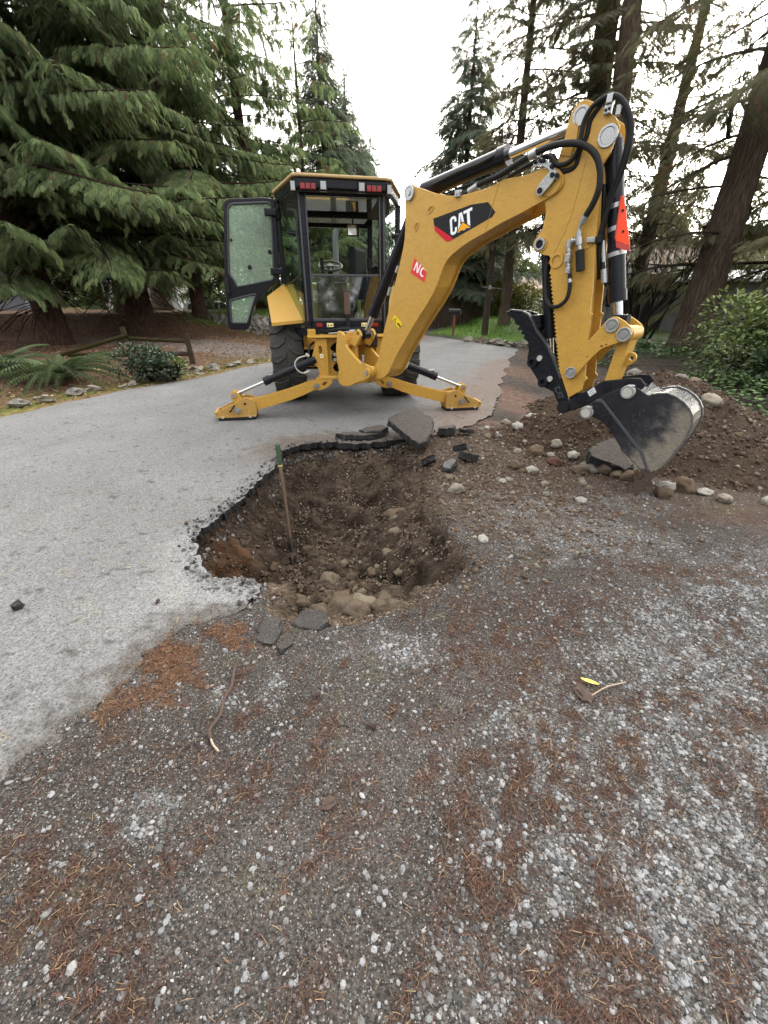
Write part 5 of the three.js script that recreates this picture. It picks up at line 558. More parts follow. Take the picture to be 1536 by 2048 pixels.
flat('broken asphalt plate sagging over the front lip of the pit', -0.37, -1.6, 0.08, -0.006, 0.05, plateTop, 16, 0.05, -0.1, 1.1);
flat('small broken asphalt piece at the front of the pit beside the cracked plate', -0.47, -1.44, 0.05, -0.004, 0.05, plateTop, 17, 0.05, 0.08);
flat('single black asphalt lump on the road at the left edge', -1.94, -1.70, 0.026, 0.03, 0.03, asphaltCut, 18);
// ---- shovel standing in the pit
{
  const a = V3(-0.935, -0.93, -3.52), b = V3(-0.995, 0.262, -3.69), L = a.distanceTo(b), s = thing('shovel', 'old long handled shovel with green grip standing in the pit', 'shovel', [a.x, a.y, a.z]); s.quaternion.setFromUnitVectors(V3(0, 1, 0), b.clone().sub(a).normalize()); s.rotateY(1.75);
  const w = mat(0.17, 0.115, 0.08, 0.8, { map: stoneTex }), ir = mat(0.1, 0.09, 0.085, 0.55, { metalness: 0.5 });
  mesh('shaft', tube([[0, 0.2, 0.0], [0.004, 0.5, 0], [-0.004, 0.9, 0], [0, L - 0.18, 0]], 0.017, 24, 10), w, s);
  mesh('grip', merge([rod([0, L - 0.2, 0], [0, L - 0.02, 0], 0.021, 0.024), rod([0, L - 0.02, 0], [0, L, 0], 0.026, 0.02)]), mat(0.035, 0.07, 0.035, 0.6), s);
  mesh('grip_band', rod([0, L - 0.215, 0], [0, L - 0.2, 0], 0.022), mat(0.5, 0.42, 0.12, 0.5), s);
  mesh('blade', merge([rod([0, 0.08, 0.01], [0, 0.26, 0], 0.014, 0.019), plate(smoothPts([[-0.1, 0.06], [-0.105, -0.1], [-0.06, -0.22], [0, -0.27], [0.06, -0.22], [0.105, -0.1], [0.1, 0.06], [0.03, 0.09], [-0.03, 0.09]], 3), -0.004, 0.004, 0.002)]), ir, s);
}
// ---- loose gravel, grit, needles and soil crumbs: too many to count
{
  const R = rngOf(31), lists = [[], [], []];
  for (let i = 0; i < 290000; i++) { const near = R() < 0.62, x = near ? -1.7 + R() * 4.3 : -0.6 + R() * 4.4, z = near ? 0.3 - R() * 2.2 : -1.6 - R() * 2.6, s = stoneAt(x, z); if (R() > 0.025 + 0.62 * s * s + 0.1 * s) continue; if (pitDepth(x, z) > 0.01 || (inPoly(ROAD, x, z) && roadEdge(x, z) > 0.08)) continue;
    const r = (0.0026 + 0.0058 * Math.pow(R(), 1.9)) * (R() < 0.03 ? 1.5 : 1), b = R(), t = b < 0.3 ? 0.15 + 0.14 * R() : b < 0.68 ? 0.11 + 0.14 * R() : 0.05 + 0.06 * R(); const w = (R() - 0.5) * 0.12; lists[i % 3].push({ m: place(x, top(x, z) + r * 0.1, z, R() * 0.6, R() * 6.28, R() * 0.6, r * (0.8 + 0.7 * R()), r * (0.55 + 0.3 * R()), r), c: [t * (1 + w * 0.5), t, t * (1 - w * 0.6)] }); }
  for (let i = 0; i < 185000; i++) { const x = -1.8 + R() * 4.5, z = 0.3 - Math.pow(R(), 1.2) * 2.8; if (pitDepth(x, z) > 0.01 || (inPoly(ROAD, x, z) && roadEdge(x, z) > 0.1) || (needleAt(x, z) > 0.6 && R() < 0.7)) continue; const r = 0.0013 + 0.0026 * R() * R(), t = 0.035 + 0.2 * Math.pow(R(), 2.2) + (R() < 0.1 ? 0.15 : 0); lists[i % 3].push({ m: place(x, top(x, z) + r * 0.3, z, R(), R() * 6.28, R(), r * (0.8 + 0.7 * R()), r * 0.7, r), c: [t * 1.04, t, t * 0.95] }); }
  const g = thing('gravel', null, null); g.userData.kind = 'stuff'; lists.forEach((l, k) => scatter('pebbles', (() => { const q = stoneGeo(40 + k, 1, 0.5).toNonIndexed(); q.computeVertexNormals(); return k ? q : stoneGeo(40, 1, 0.4); })(), mat(1, 1, 1, 0.85, { specularIntensity: 0.3 }), l, g));
}
{
  const R = rngOf(33), list = [], cl = [];
  for (let i = 0; i < 360000; i++) { const near = R() < 0.75, x = near ? -1.7 + R() * 3.5 : -0.5 + R() * 4.2, z = near ? 0.1 - R() * 1.95 : -1.8 - R() * 2.6, o = orangeAt(x, z), n = needleAt(x, z); if (R() > 0.03 + Math.max(0.95 * o, 0.8 * n * n) || (pitDepth(x, z) > 0.01)) continue; if (inPoly(ROAD, x, z) && roadEdge(x, z) > 0.05 && R() > 0.15) continue;
    const L = 0.009 + 0.023 * R(), b = R(), c = o > 0.3 && b < 0.7 ? [0.155, 0.072, 0.034] : b < 0.5 ? [0.105, 0.05, 0.031] : b < 0.88 ? [0.06, 0.03, 0.021] : [0.24, 0.16, 0.085], k = 0.7 + 0.6 * R(); list.push({ m: place(x, top(x, z) + 0.003 + 0.006 * R(), z, (R() - 0.5) * 0.35, R() * 6.28, R() * 3, L, L * 0.05 + 0.0006, L), c: c.map((v) => v * k) }); }
  for (let i = 0; i < 2600; i++) { const x = -3.4 + R() * 2.6, z = -0.6 - R() * 2.6; if (!inPoly(ROAD, x, z) || fbm(x * 2.3 + 40, z * 2.3, 3) < 0.1) continue; const L = 0.012 + 0.03 * R(), k = 0.6 + 0.7 * R(); list.push({ m: place(x, 0.004, z, 0, R() * 6.28, R() * 3, L, L * 0.05 + 0.0006, L), c: [0.36 * k, 0.28 * k, 0.14 * k] }); }
  const nd = new THREE.CylinderGeometry(1, 1, 1, 3, 2).rotateX(Math.PI / 2).scale(0.028, 0.5, 1); const P = nd.attributes.position; for (let i = 0; i < P.count; i++) if (Math.abs(P.getZ(i)) < 0.1) P.setX(i, P.getX(i) + 0.09);
  nd.computeVertexNormals(); tag(scatter('fallen_needles', nd, mat(1, 1, 1, 0.8), list), null, null, null, 'stuff');
  for (let i = 0; i < 60000; i++) { let x, z, ok = 0, r; if (i % 5 < 3) { x = -1.5 + R() * 2.2; z = -4.8 + R() * 3.3; ok = pitDepth(x, z) > 0.02; r = 0.003 + 0.011 * Math.pow(R(), 3) + (pitDepth(x, z) > 0.5 && R() < 0.06 ? 0.014 * R() : 0); } else if (i % 5 < 4) { x = 1.1 + R() * 4; z = -7.4 + R() * 4.6; ok = heapH(x, z) > -0.04; r = 0.004 + 0.022 * Math.pow(R(), 3); } else { x = 0.4 + R() * 1.8; z = -5.4 + R() * 3.6; ok = pitDepth(x, z) <= 0 && !inPoly(ROAD, x, z) && R() < smooth(2.2, 0.2, Math.hypot(x - 0.6, (z + 3.9) * 0.8)); r = 0.004 + 0.013 * Math.pow(R(), 2.5); }
    if (!ok) continue; const k = 0.6 + 0.8 * R(), st = R() < 0.12; cl.push({ m: place(x, top(x, z) + r * 0.3, z, R() * 3, R() * 6.28, R() * 3, r, r * (0.6 + 0.4 * R()), r * (0.8 + 0.5 * R())), c: i % 5 < 3 && Math.hypot(x + 1.1, (z + 2.35) * 0.7) < 0.3 ? [0.13 * k, 0.07 * k, 0.04 * k] : st ? [0.2 * k, 0.175 * k, 0.14 * k] : (i % 5 === 3 ? [0.09 * k, 0.065 * k, 0.047 * k] : [0.12 * k, 0.088 * k, 0.064 * k]) }); }
  const ac = []; for (let i = 0; i < 2600; i++) { const k = 9 + Math.floor(R() * 20), a = ROAD[k], b = ROAD[k + 1], t = R(), x = a[0] + (b[0] - a[0]) * t + (R() - 0.5) * 0.3 * R(), z = a[1] + (b[1] - a[1]) * t + (R() - 0.5) * 0.3 * R(), on = inPoly(ROAD, x, z); if (!on && pitDepth(x, z) > 0.3 && R() < 0.5) continue; const r = 0.0025 + 0.013 * Math.pow(R(), 4), y = on ? r * 0.3 : Math.max(H(x, z), -0.1 - 0.1 * R()) + r * 0.2, q = R() < (z > -2.5 ? 0.12 : 0.45) ? 0.03 : (z > -2.5 ? 0.11 : 0.08) + 0.1 * R(); ac.push({ m: place(x, y, z, R() * 3, R() * 6.28, R() * 3, r, r * 0.75, r * 1.2), c: [q, q * 0.98, q * 0.96] }); }
  { const q = stoneGeo(63, 1, 0.6).toNonIndexed(); q.computeVertexNormals(); tag(scatter('asphalt_crumbs', q, mat(1, 1, 1, 0.9), ac), null, null, null, 'stuff'); }
  tag(scatter('soil_crumbs', stoneGeo(60, 1, 0.55), mat(1, 1, 1, 1, { specularIntensity: 0.2 }), cl), null, null, null, 'stuff');
}
// ---- small single things on the ground
{
  const bark = mat(0.075, 0.05, 0.038, 0.9, { map: stoneTex }), tip = mat(0.33, 0.26, 0.19, 0.8);
  const t = thing('fallen_branch', 'thin crooked dead branch lying in the dirt below the pit', 'twig', [-0.63, 0, -1.1]), P = [[-0.66, -1.31], [-0.655, -1.26], [-0.645, -1.2], [-0.655, -1.14], [-0.645, -1.07], [-0.66, -1.0], [-0.645, -0.97]].map(([x, z]) => [x + 0.63, H(x, z) + 0.012, z + 1.1]);
  mesh('stem', tube(P, 0.0075, 40, 7), bark, t); mesh('bare_tip', tube([P[6], [-0.0, H(-0.63, -0.95) + 0.012, 0.15], [0.03, H(-0.6, -0.93) + 0.01, 0.175]], 0.0045, 10, 6), tip, t); mesh('side_twig', tube([P[4], [0.02, P[4][1] + 0.01, 0.05]], 0.004, 6, 5), bark, t);
  const cone = (() => { const gs = [], n = 60; for (let k = 0; k < n; k++) { const u = k / n, a = k * 2.4, r = 0.36 * Math.sin(Math.PI * (0.12 + 0.86 * u)); gs.push(new THREE.SphereGeometry(0.14, 5, 4).scale(1, 0.45, 0.8).rotateZ(-0.5).translate(r, 0, 0).rotateY(a).translate(0, u * 1.7 - 0.85, 0)); } return merge([...gs, new THREE.SphereGeometry(0.3, 8, 8).scale(1, 2.6, 1)]).rotateZ(Math.PI / 2); })();
  for (const [x, z, s, l] of [[-1.22, -1.74, 0.022, 'brown fir cone alone on the grey asphalt near the pit'], [-0.28, -1.16, 0.024, 'dark fir cone on bare dirt below the pit'], [-0.05, -1.02, 0.024, 'reddish fir cone lying among grit nearest the needles']]) { const m = mesh('fir_cone', cone, bark); m.scale.setScalar(s); m.position.set(x, top(x, z) + s * 0.35, z); if (inPoly(ROAD, x, z)) m.position.y = s * 0.4; m.rotation.y = x * 9; tag(m, l, 'fir cone'); }
  for (const [x, z, s, l] of [[-0.18, -0.75, 0.02, 'dark flake of bark on the dirt between needle patches'], [0.83, -1.17, 0.036, 'dark curled piece of bark next to a yellow leaf']]) { const m = mesh('bark_chip', angular[1], bark); m.scale.set(s * 1.3, s * 0.35, s * 0.8); m.position.set(x, H(x, z) + 0.01, z); m.rotation.y = 1 + x; tag(m, l, 'bark'); }
  const leaf = plate(smoothPts([[-0.035, 0], [-0.01, 0.008], [0.02, 0.007], [0.04, 0], [0.02, -0.008], [-0.01, -0.01]], 3), 0, 0.0015, 0.0003).rotateX(-Math.PI / 2); { const P2 = leaf.attributes.position; for (let i = 0; i < P2.count; i++) P2.setY(i, P2.getY(i) + 4 * P2.getX(i) * P2.getX(i) + 60 * P2.getZ(i) * P2.getZ(i)); }
  const lf = mesh('yellow_leaf', leaf, mat(0.62, 0.5, 0.09, 0.6)); lf.position.set(0.88, H(0.88, -1.23) + 0.012, -1.23); lf.rotation.set(0.15, -0.5, 0.1); tag(lf, 'single fallen yellow leaf on the reddish gravel', 'leaf');
  const tw = mesh('twig', tube([[0.86, H(0.86, -1.16) + 0.012, -1.16], [0.93, H(0.93, -1.19) + 0.02, -1.19], [1.03, H(1.03, -1.22) + 0.015, -1.22]], 0.003, 16, 5), tip); tag(tw, 'thin pale twig lying right of the curled bark', 'twig');
}
// ---------------------------------------------------------------- trees and plants
const barkTex = tex(512, 512, (i, j) => { const v = 0.62 + 0.42 * tile(i, Math.floor(j * 0.16), 512, 40) + 0.24 * tile(i, j, 512, 90); return [v, v * 0.96, v * 0.9]; }, true, [3, 1]);
const barkOf = (r, g, b) => mat(r, g, b, 0.95, { map: barkTex, bumpMap: barkTex, bumpScale: 0.05, specularIntensity: 0.2 });
const BARK = { cedar: barkOf(0.14, 0.09, 0.07), fir: barkOf(0.17, 0.135, 0.105), grey: barkOf(0.27, 0.22, 0.17), dark: barkOf(0.06, 0.05, 0.042) };
const leafM = (r, g, b, tr = 0.35, o = {}) => new THREE.MeshPhysicalMaterial({ color: new THREE.Color().setRGB(r, g, b), roughness: 0.9, transmission: tr, thickness: 0, specularIntensity: 0.4, side: THREE.DoubleSide, ...o });
const LEAF = leafM(1, 1, 1, 0.48);
// a flat spray of twigs along +z, one unit long: leaflets of a few slips each
function sprayGeo(n, len, ang, w, droop, slips, seed) {
  const R = rngOf(seed), pos = [], add = (a, d, l, wd) => { const s = V3(-d.z, 0, d.x).normalize().multiplyScalar(wd), m = a.clone().addScaledVector(d, l * 0.45), t = a.clone().addScaledVector(d, l); t.y -= droop * l * 0.5; const b = m.clone().add(s), c = m.clone().sub(s); pos.push(a, b, t, a, t, c); };
  const at = (z) => V3(0.05 * Math.sin(z * 3 + seed), -droop * z * z, z);
  for (let k = 0; k < 3; k++) add(at(k / 3), at((k + 1) / 3).sub(at(k / 3)).normalize(), 0.36, w * 0.45);
  for (let i = 0; i < n; i++) for (const s of [-1, 1]) { const z = 0.06 + (0.9 * (i + 0.4 * R())) / n, l = len * (1 - 0.72 * z) * (0.75 + 0.5 * R()), a = ang * (0.85 + 0.3 * R()), d = V3(s * Math.sin(a), -droop * 0.9 - 0.15 * R(), Math.cos(a)).normalize(), p = at(z); add(p, d, l, w); for (let q = 1; q < slips; q++) for (const s2 of [-1, 1]) { const b = a + s2 * 0.7, f = q / slips; add(p.clone().addScaledVector(d, l * f), V3(s * Math.sin(b), -droop - 0.1, Math.cos(b)).normalize(), l * 0.42 * (1.2 - f), w * 0.8); } }
  const g = new THREE.BufferGeometry(); g.setAttribute('position', new THREE.Float32BufferAttribute(pos.flatMap((v) => [v.x, v.y, v.z]), 3)); g.computeVertexNormals(); return g;
}
const CEDAR = sprayGeo(8, 0.46, 0.7, 0.024, 0.38, 3, 3), FIR = sprayGeo(10, 0.32, 0.85, 0.024, 0.2, 3, 5), FARSP = sprayGeo(6, 0.42, 0.95, 0.05, 0.2, 2, 8);
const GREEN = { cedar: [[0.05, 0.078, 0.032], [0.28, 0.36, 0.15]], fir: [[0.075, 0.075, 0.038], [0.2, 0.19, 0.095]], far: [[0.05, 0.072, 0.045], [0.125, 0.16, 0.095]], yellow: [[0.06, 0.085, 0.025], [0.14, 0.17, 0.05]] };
function basisM(f, up, p, s) { const x = up.clone().cross(f).normalize(), y = f.clone().cross(x); return new THREE.Matrix4().makeBasis(x, y, f).scale(V3(s, s, s)).setPosition(p); }
function trunkGeo(base, H, r, lean, top = 0.25, seg = 12) { const P = [], c = (t) => V3(base.x + lean[0] * H * t, base.y - 0.3 + (H + 0.3) * t, base.z + lean[1] * H * t), n = 14, pos = [], uv = [], idx = []; for (let j = 0; j <= n; j++) { const t = Math.pow(j / n, 1.3), q = c(t), rr = r * (1 - (1 - top) * t) * (1 + 0.55 * Math.exp(-t * H * 1.6)); for (let i = 0; i <= seg; i++) { const a = (i / seg) * 6.2832, k = rr * (1 + 0.09 * n3(Math.cos(a) * 1.4 + base.x, Math.sin(a) * 1.4, t * H * 0.35)); pos.push(q.x + Math.cos(a) * k, q.y, q.z + Math.sin(a) * k); uv.push((i / seg) * 1, t * H * 0.4); } } for (let j = 0; j < n; j++) for (let i = 0; i < seg; i++) { const k = j * (seg + 1) + i; idx.push(k, k + seg + 1, k + 1, k + 1, k + seg + 1, k + seg + 2); } const g = new THREE.BufferGeometry(); g.setAttribute('position', new THREE.Float32BufferAttribute(pos, 3)); g.setAttribute('uv', new THREE.Float32BufferAttribute(uv, 2)); g.setIndex(idx); g.computeVertexNormals(); return { g, c: (y) => c((y - base.y + 0.3) / (H + 0.3)) }; }
function conifer(o) {
  const R = rngOf(o.seed), y0 = o.y ?? H(o.x, o.z), T = thing(o.name, o.label, 'tree', [o.x, y0, o.z], 0, o.group), B = V3(0, 0, 0), lean = o.lean ?? [0, 0], tr = trunkGeo(B, o.H, o.r, lean, o.top ?? 0.2);
  mesh('trunk', tr.g, o.bark ?? BARK.fir, T);
  const limbs = [], list = [], col = GREEN[o.col ?? 'fir'];
  for (let i = 0; i < o.limbs; i++) {
    const t = Math.pow((i + R()) / o.limbs, o.bias ?? 1), y = o.y1 + (o.H - o.y1) * t, az = i * 2.4 + R() * 1.3, L = o.R(t) * (0.62 + 0.55 * R()); if (L < 0.15) continue;
    if (o.skip && o.skip(az % 6.2832, y)) continue;
    const lh = (o.hang ?? 0.4) * (0.5 + 0.8 * R()), h = V3(Math.cos(az), 0, Math.sin(az)), side = V3(-h.z, 0, h.x), s = tr.c(y), pt = (o.pitch ?? 0.1) + (R() - 0.5) * 0.3, dr = (o.droop ?? 0.4) * (0.7 + 0.6 * R()), C = (u) => s.clone().addScaledVector(h, L * u).addScaledVector(side, 0.12 * L * Math.sin(u * 2.5 + i)).add(V3(0, pt * L * u - dr * L * u * u + (o.tip ?? 0.1) * L * u * u * u, 0));
    const lr = Math.min(0.05, 0.012 + 0.008 * L); limbs.push(new THREE.TubeGeometry(new THREE.CatmullRomCurve3([0, 0.25, 0.5, 0.75, 1].map(C)), 7, lr, 4)); { const P = limbs[limbs.length - 1].attributes.position, q = C(0); for (let k = 0; k < P.count; k++) { const u = Math.floor(k / 5) / 7, cc = C(u); const f = 1 - 0.8 * u; P.setXYZ(k, cc.x + (P.getX(k) - cc.x) * f, cc.y + (P.getY(k) - cc.y) * f, cc.z + (P.getZ(k) - cc.z) * f); } }
    const dens = y > (o.thinAbove ?? 99) ? 0.45 : 1, ds = (o.ds ?? 0.28) / dens;
    for (let u = Math.min(0.5, (o.bare ?? 0.5) / L) + R() * 0.05; u < 1; u += ds / L) { if (R() < (o.gap ?? 0)) continue;
      for (const sd of [-1, 1]) { const c0 = C(u), tl = Math.min(o.tw ?? 1.1, 0.42 * L) * (1.08 - 0.75 * u) * (0.55 + 0.7 * R()), a = 0.75 + 0.5 * R(), d = h.clone().multiplyScalar(Math.cos(a)).addScaledVector(side, sd * Math.sin(a)); d.y = -0.12 - 0.2 * R();
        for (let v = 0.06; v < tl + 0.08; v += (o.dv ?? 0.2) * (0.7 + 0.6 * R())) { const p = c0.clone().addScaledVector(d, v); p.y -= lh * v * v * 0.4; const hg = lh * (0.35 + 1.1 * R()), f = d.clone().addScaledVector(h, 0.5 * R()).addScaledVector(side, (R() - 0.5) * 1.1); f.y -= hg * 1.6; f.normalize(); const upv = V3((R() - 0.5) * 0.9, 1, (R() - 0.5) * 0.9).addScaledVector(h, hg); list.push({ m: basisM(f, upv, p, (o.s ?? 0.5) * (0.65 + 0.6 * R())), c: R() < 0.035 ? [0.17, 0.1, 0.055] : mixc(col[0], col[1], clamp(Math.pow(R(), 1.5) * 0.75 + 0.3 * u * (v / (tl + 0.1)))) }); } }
      if (u > 0.75) { const f = C(Math.min(1, u + 0.1)).sub(C(u)).normalize(); f.y -= 0.3 * (o.hang ?? 0.4); list.push({ m: basisM(f.normalize(), V3(R() - 0.5, 1, R() - 0.5), C(u), (o.s ?? 0.5) * (0.8 + 0.5 * R())), c: mixc(col[0], col[1], 0.4 + 0.5 * R()) }); } }
  }
  for (let i = 0; i < (o.dead ?? 0); i++) { const y = o.dead0 + (o.dead1 - o.dead0) * R(), az = R() * 6.28, L = 0.6 + 2.2 * R(), s = tr.c(y), h = V3(Math.cos(az), -0.1 - 0.35 * R(), Math.sin(az)); limbs.push(new THREE.TubeGeometry(new THREE.CatmullRomCurve3([s, s.clone().addScaledVector(h, L * 0.5).add(V3(0, 0.1, 0)), s.clone().addScaledVector(h, L).add(V3(0, -0.25 * L * 0.4, 0))]), 5, 0.014, 3)); if (R() < 0.6) limbs.push(rod(s.clone().addScaledVector(h, L * 0.5), s.clone().addScaledVector(h, L * 0.8).add(V3(R() - 0.5, -0.2, R() - 0.5)), 0.008, 0.004, 3)); }
  if (limbs.length) { const b = mesh('branches', merge(limbs), o.bark ?? BARK.fir, T); b.userData.kind = 'stuff'; }
  const cr = scatter('crown', o.geo ?? FIR, LEAF, list, T); cr.userData.kind = 'stuff'; conifer.n = (conifer.n ?? 0) + list.length; return T;
}
const wide = (R0) => (t) => R0 * (1 - 0.78 * t) * (0.75 + 0.5 * smooth(0, 0.12, t)), cone = (R0) => (t) => R0 * Math.pow(1 - t, 0.85) + 0.08;
const CED = { geo: CEDAR, col: 'cedar', bark: BARK.cedar, droop: 0.55, pitch: 0.22, tip: 0.3, hang: 0.7, s: 0.24, ds: 0.135, dv: 0.072, tw: 1.3, bare: 0.7, gap: 0.25, thinAbove: 10 };
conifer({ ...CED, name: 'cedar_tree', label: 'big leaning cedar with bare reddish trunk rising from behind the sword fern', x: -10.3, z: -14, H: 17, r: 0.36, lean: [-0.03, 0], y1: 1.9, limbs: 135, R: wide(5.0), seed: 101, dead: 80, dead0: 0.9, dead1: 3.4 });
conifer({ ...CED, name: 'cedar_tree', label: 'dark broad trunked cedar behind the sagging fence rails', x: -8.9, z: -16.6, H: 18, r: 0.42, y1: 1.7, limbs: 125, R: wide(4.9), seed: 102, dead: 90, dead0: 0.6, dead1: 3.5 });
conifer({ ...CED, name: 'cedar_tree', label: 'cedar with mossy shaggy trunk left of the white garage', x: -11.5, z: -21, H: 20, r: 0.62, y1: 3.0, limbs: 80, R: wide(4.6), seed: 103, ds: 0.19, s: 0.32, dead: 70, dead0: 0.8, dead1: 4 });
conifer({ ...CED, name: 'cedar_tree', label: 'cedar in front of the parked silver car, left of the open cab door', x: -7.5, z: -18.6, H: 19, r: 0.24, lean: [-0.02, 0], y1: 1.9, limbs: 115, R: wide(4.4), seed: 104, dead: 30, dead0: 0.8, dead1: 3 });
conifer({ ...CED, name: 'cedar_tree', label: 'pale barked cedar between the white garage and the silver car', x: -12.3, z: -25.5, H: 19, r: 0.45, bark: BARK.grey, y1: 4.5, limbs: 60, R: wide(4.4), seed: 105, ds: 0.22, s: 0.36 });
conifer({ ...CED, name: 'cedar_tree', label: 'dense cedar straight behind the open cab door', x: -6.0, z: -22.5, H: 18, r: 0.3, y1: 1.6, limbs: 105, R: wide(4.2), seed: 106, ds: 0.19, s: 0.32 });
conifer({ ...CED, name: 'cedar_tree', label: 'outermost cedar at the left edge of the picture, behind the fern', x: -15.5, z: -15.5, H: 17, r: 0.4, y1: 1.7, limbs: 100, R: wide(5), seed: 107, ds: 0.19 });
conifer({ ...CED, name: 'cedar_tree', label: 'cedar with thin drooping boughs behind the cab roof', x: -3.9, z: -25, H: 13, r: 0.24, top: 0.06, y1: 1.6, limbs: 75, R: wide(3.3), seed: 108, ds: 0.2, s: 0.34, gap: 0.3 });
const SPI = { geo: FIR, col: 'far', bark: BARK.grey, top: 0.08, droop: 0.35, pitch: 0.12, hang: 0.42, s: 0.62, ds: 0.2, dv: 0.2, tw: 1.1, bare: 0.15 };
conifer({ ...SPI, name: 'spruce_tree', label: 'tallest slender spire shaped spruce left of the road gap', x: -3.5, z: -30.5, H: 15.2, r: 0.24, y1: 1.2, limbs: 190, R: cone(3.0), seed: 111 });
conifer({ ...SPI, name: 'spruce_tree', label: 'second slender spruce right of the tallest spire', x: -2.75, z: -39, H: 15.0, r: 0.24, y1: 1.2, limbs: 170, R: cone(3.2), seed: 112, s: 0.75, ds: 0.28 });
conifer({ ...SPI, name: 'spruce_tree', label: 'lowest farthest spruce of the receding row, next to the boom', x: -1.4, z: -52, H: 15.0, r: 0.26, y1: 1.2, limbs: 150, R: cone(3.8), seed: 113, s: 0.9, ds: 0.34 });
conifer({ ...SPI, name: 'spruce_tree', label: 'spruce of the receding row seen just above the right cab roof corner', x: -2.2, z: -45, H: 13.6, r: 0.26, y1: 1.2, limbs: 150, R: cone(3.6), seed: 114, s: 0.8, ds: 0.3 });
const FI = { geo: FIR, col: 'fir', bark: BARK.fir, droop: 0.4, pitch: 0.08, hang: 0.42, s: 0.3, ds: 0.18, dv: 0.125, tw: 0.85, bare: 0.5 };
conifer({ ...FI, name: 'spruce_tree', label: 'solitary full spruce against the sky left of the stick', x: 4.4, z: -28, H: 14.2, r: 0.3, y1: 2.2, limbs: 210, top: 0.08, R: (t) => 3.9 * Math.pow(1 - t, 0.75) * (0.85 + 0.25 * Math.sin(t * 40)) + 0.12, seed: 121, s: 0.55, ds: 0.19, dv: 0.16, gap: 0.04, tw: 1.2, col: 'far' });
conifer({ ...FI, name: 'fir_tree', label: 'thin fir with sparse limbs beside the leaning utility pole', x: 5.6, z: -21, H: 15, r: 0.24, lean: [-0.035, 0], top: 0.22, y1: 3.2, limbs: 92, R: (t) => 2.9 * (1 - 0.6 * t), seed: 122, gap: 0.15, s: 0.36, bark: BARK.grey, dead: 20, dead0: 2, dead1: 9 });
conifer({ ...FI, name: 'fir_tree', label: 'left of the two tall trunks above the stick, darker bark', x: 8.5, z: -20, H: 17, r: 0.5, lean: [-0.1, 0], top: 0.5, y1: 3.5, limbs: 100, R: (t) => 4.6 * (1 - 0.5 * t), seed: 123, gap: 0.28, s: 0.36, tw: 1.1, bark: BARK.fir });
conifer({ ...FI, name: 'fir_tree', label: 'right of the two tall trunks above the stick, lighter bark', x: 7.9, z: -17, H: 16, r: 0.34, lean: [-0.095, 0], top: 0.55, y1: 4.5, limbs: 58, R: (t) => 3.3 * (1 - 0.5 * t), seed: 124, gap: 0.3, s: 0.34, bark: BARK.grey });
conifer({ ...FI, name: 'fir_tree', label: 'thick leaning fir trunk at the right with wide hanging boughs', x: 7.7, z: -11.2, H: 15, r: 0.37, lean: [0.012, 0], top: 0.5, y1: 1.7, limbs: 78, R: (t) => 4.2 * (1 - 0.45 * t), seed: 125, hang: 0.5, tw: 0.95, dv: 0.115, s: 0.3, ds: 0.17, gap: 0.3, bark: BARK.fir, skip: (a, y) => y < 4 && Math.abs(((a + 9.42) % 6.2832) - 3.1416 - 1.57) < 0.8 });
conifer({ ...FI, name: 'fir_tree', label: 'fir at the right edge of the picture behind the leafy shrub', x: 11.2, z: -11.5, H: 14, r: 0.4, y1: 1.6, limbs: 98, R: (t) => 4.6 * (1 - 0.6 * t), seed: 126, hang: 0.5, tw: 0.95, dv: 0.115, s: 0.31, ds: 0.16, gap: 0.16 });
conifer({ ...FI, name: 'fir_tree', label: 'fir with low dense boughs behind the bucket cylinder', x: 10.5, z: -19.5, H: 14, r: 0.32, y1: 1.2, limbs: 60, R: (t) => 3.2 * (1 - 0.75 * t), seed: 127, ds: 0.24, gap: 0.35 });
// far woods that read as one mass
{
  const R = rngOf(140), list = [];
  const stand = (x, z, h, r0, n, col, s) => { for (let i = 0; i < n; i++) { const t = Math.pow(R(), 1.3), r = r0 * (1 - t) * (0.5 + 0.6 * R()) + 0.15, a = R() * 6.283, f = V3(Math.cos(a), -0.45 - 0.4 * R(), Math.sin(a)).normalize(); list.push({ m: basisM(f, V3(R() - 0.5, 1, R() - 0.5), V3(x + Math.cos(a) * r * 0.6, H(x, z) + 0.3 + t * h, z + Math.sin(a) * r * 0.6), s * (0.7 + 0.6 * R())), c: mixc(col[0], col[1], R()) }); } };
  for (let i = 0; i < 75; i++) { const x = -58 + R() * 52 - 3, z = -30 - R() * 20; if (x > -13 && z > -37) continue; stand(x, z, 8 + 8 * R(), 2.6, 260, GREEN.cedar, 1.3); }
  for (let i = 0; i < 95; i++) { const x = -2 + R() * 62, z = -52 - R() * 26; stand(x, z, 5 + 5 * R(), 3, 190, R() < 0.3 ? GREEN.yellow : GREEN.far, 1.7); }
  for (let i = 0; i < 34; i++) { const x = 13 + R() * 24, z = -22 - R() * 18; stand(x, z, 4 + 3 * R(), 2.4, 150, GREEN.fir, 0.9); }
  for (let i = 0; i < 46; i++) { const a = (i / 46) * 3.4 - 0.13, d = 15 + 9 * R(); stand(Math.cos(a) * d * 1.3, Math.sin(a) * d, 5 + 5 * R(), 2.6, 130, GREEN.fir, 1.2); }   // the woods go on round the viewpoint
  tag(scatter('far_woods', FARSP, LEAF, list), null, null, null, 'stuff');
}
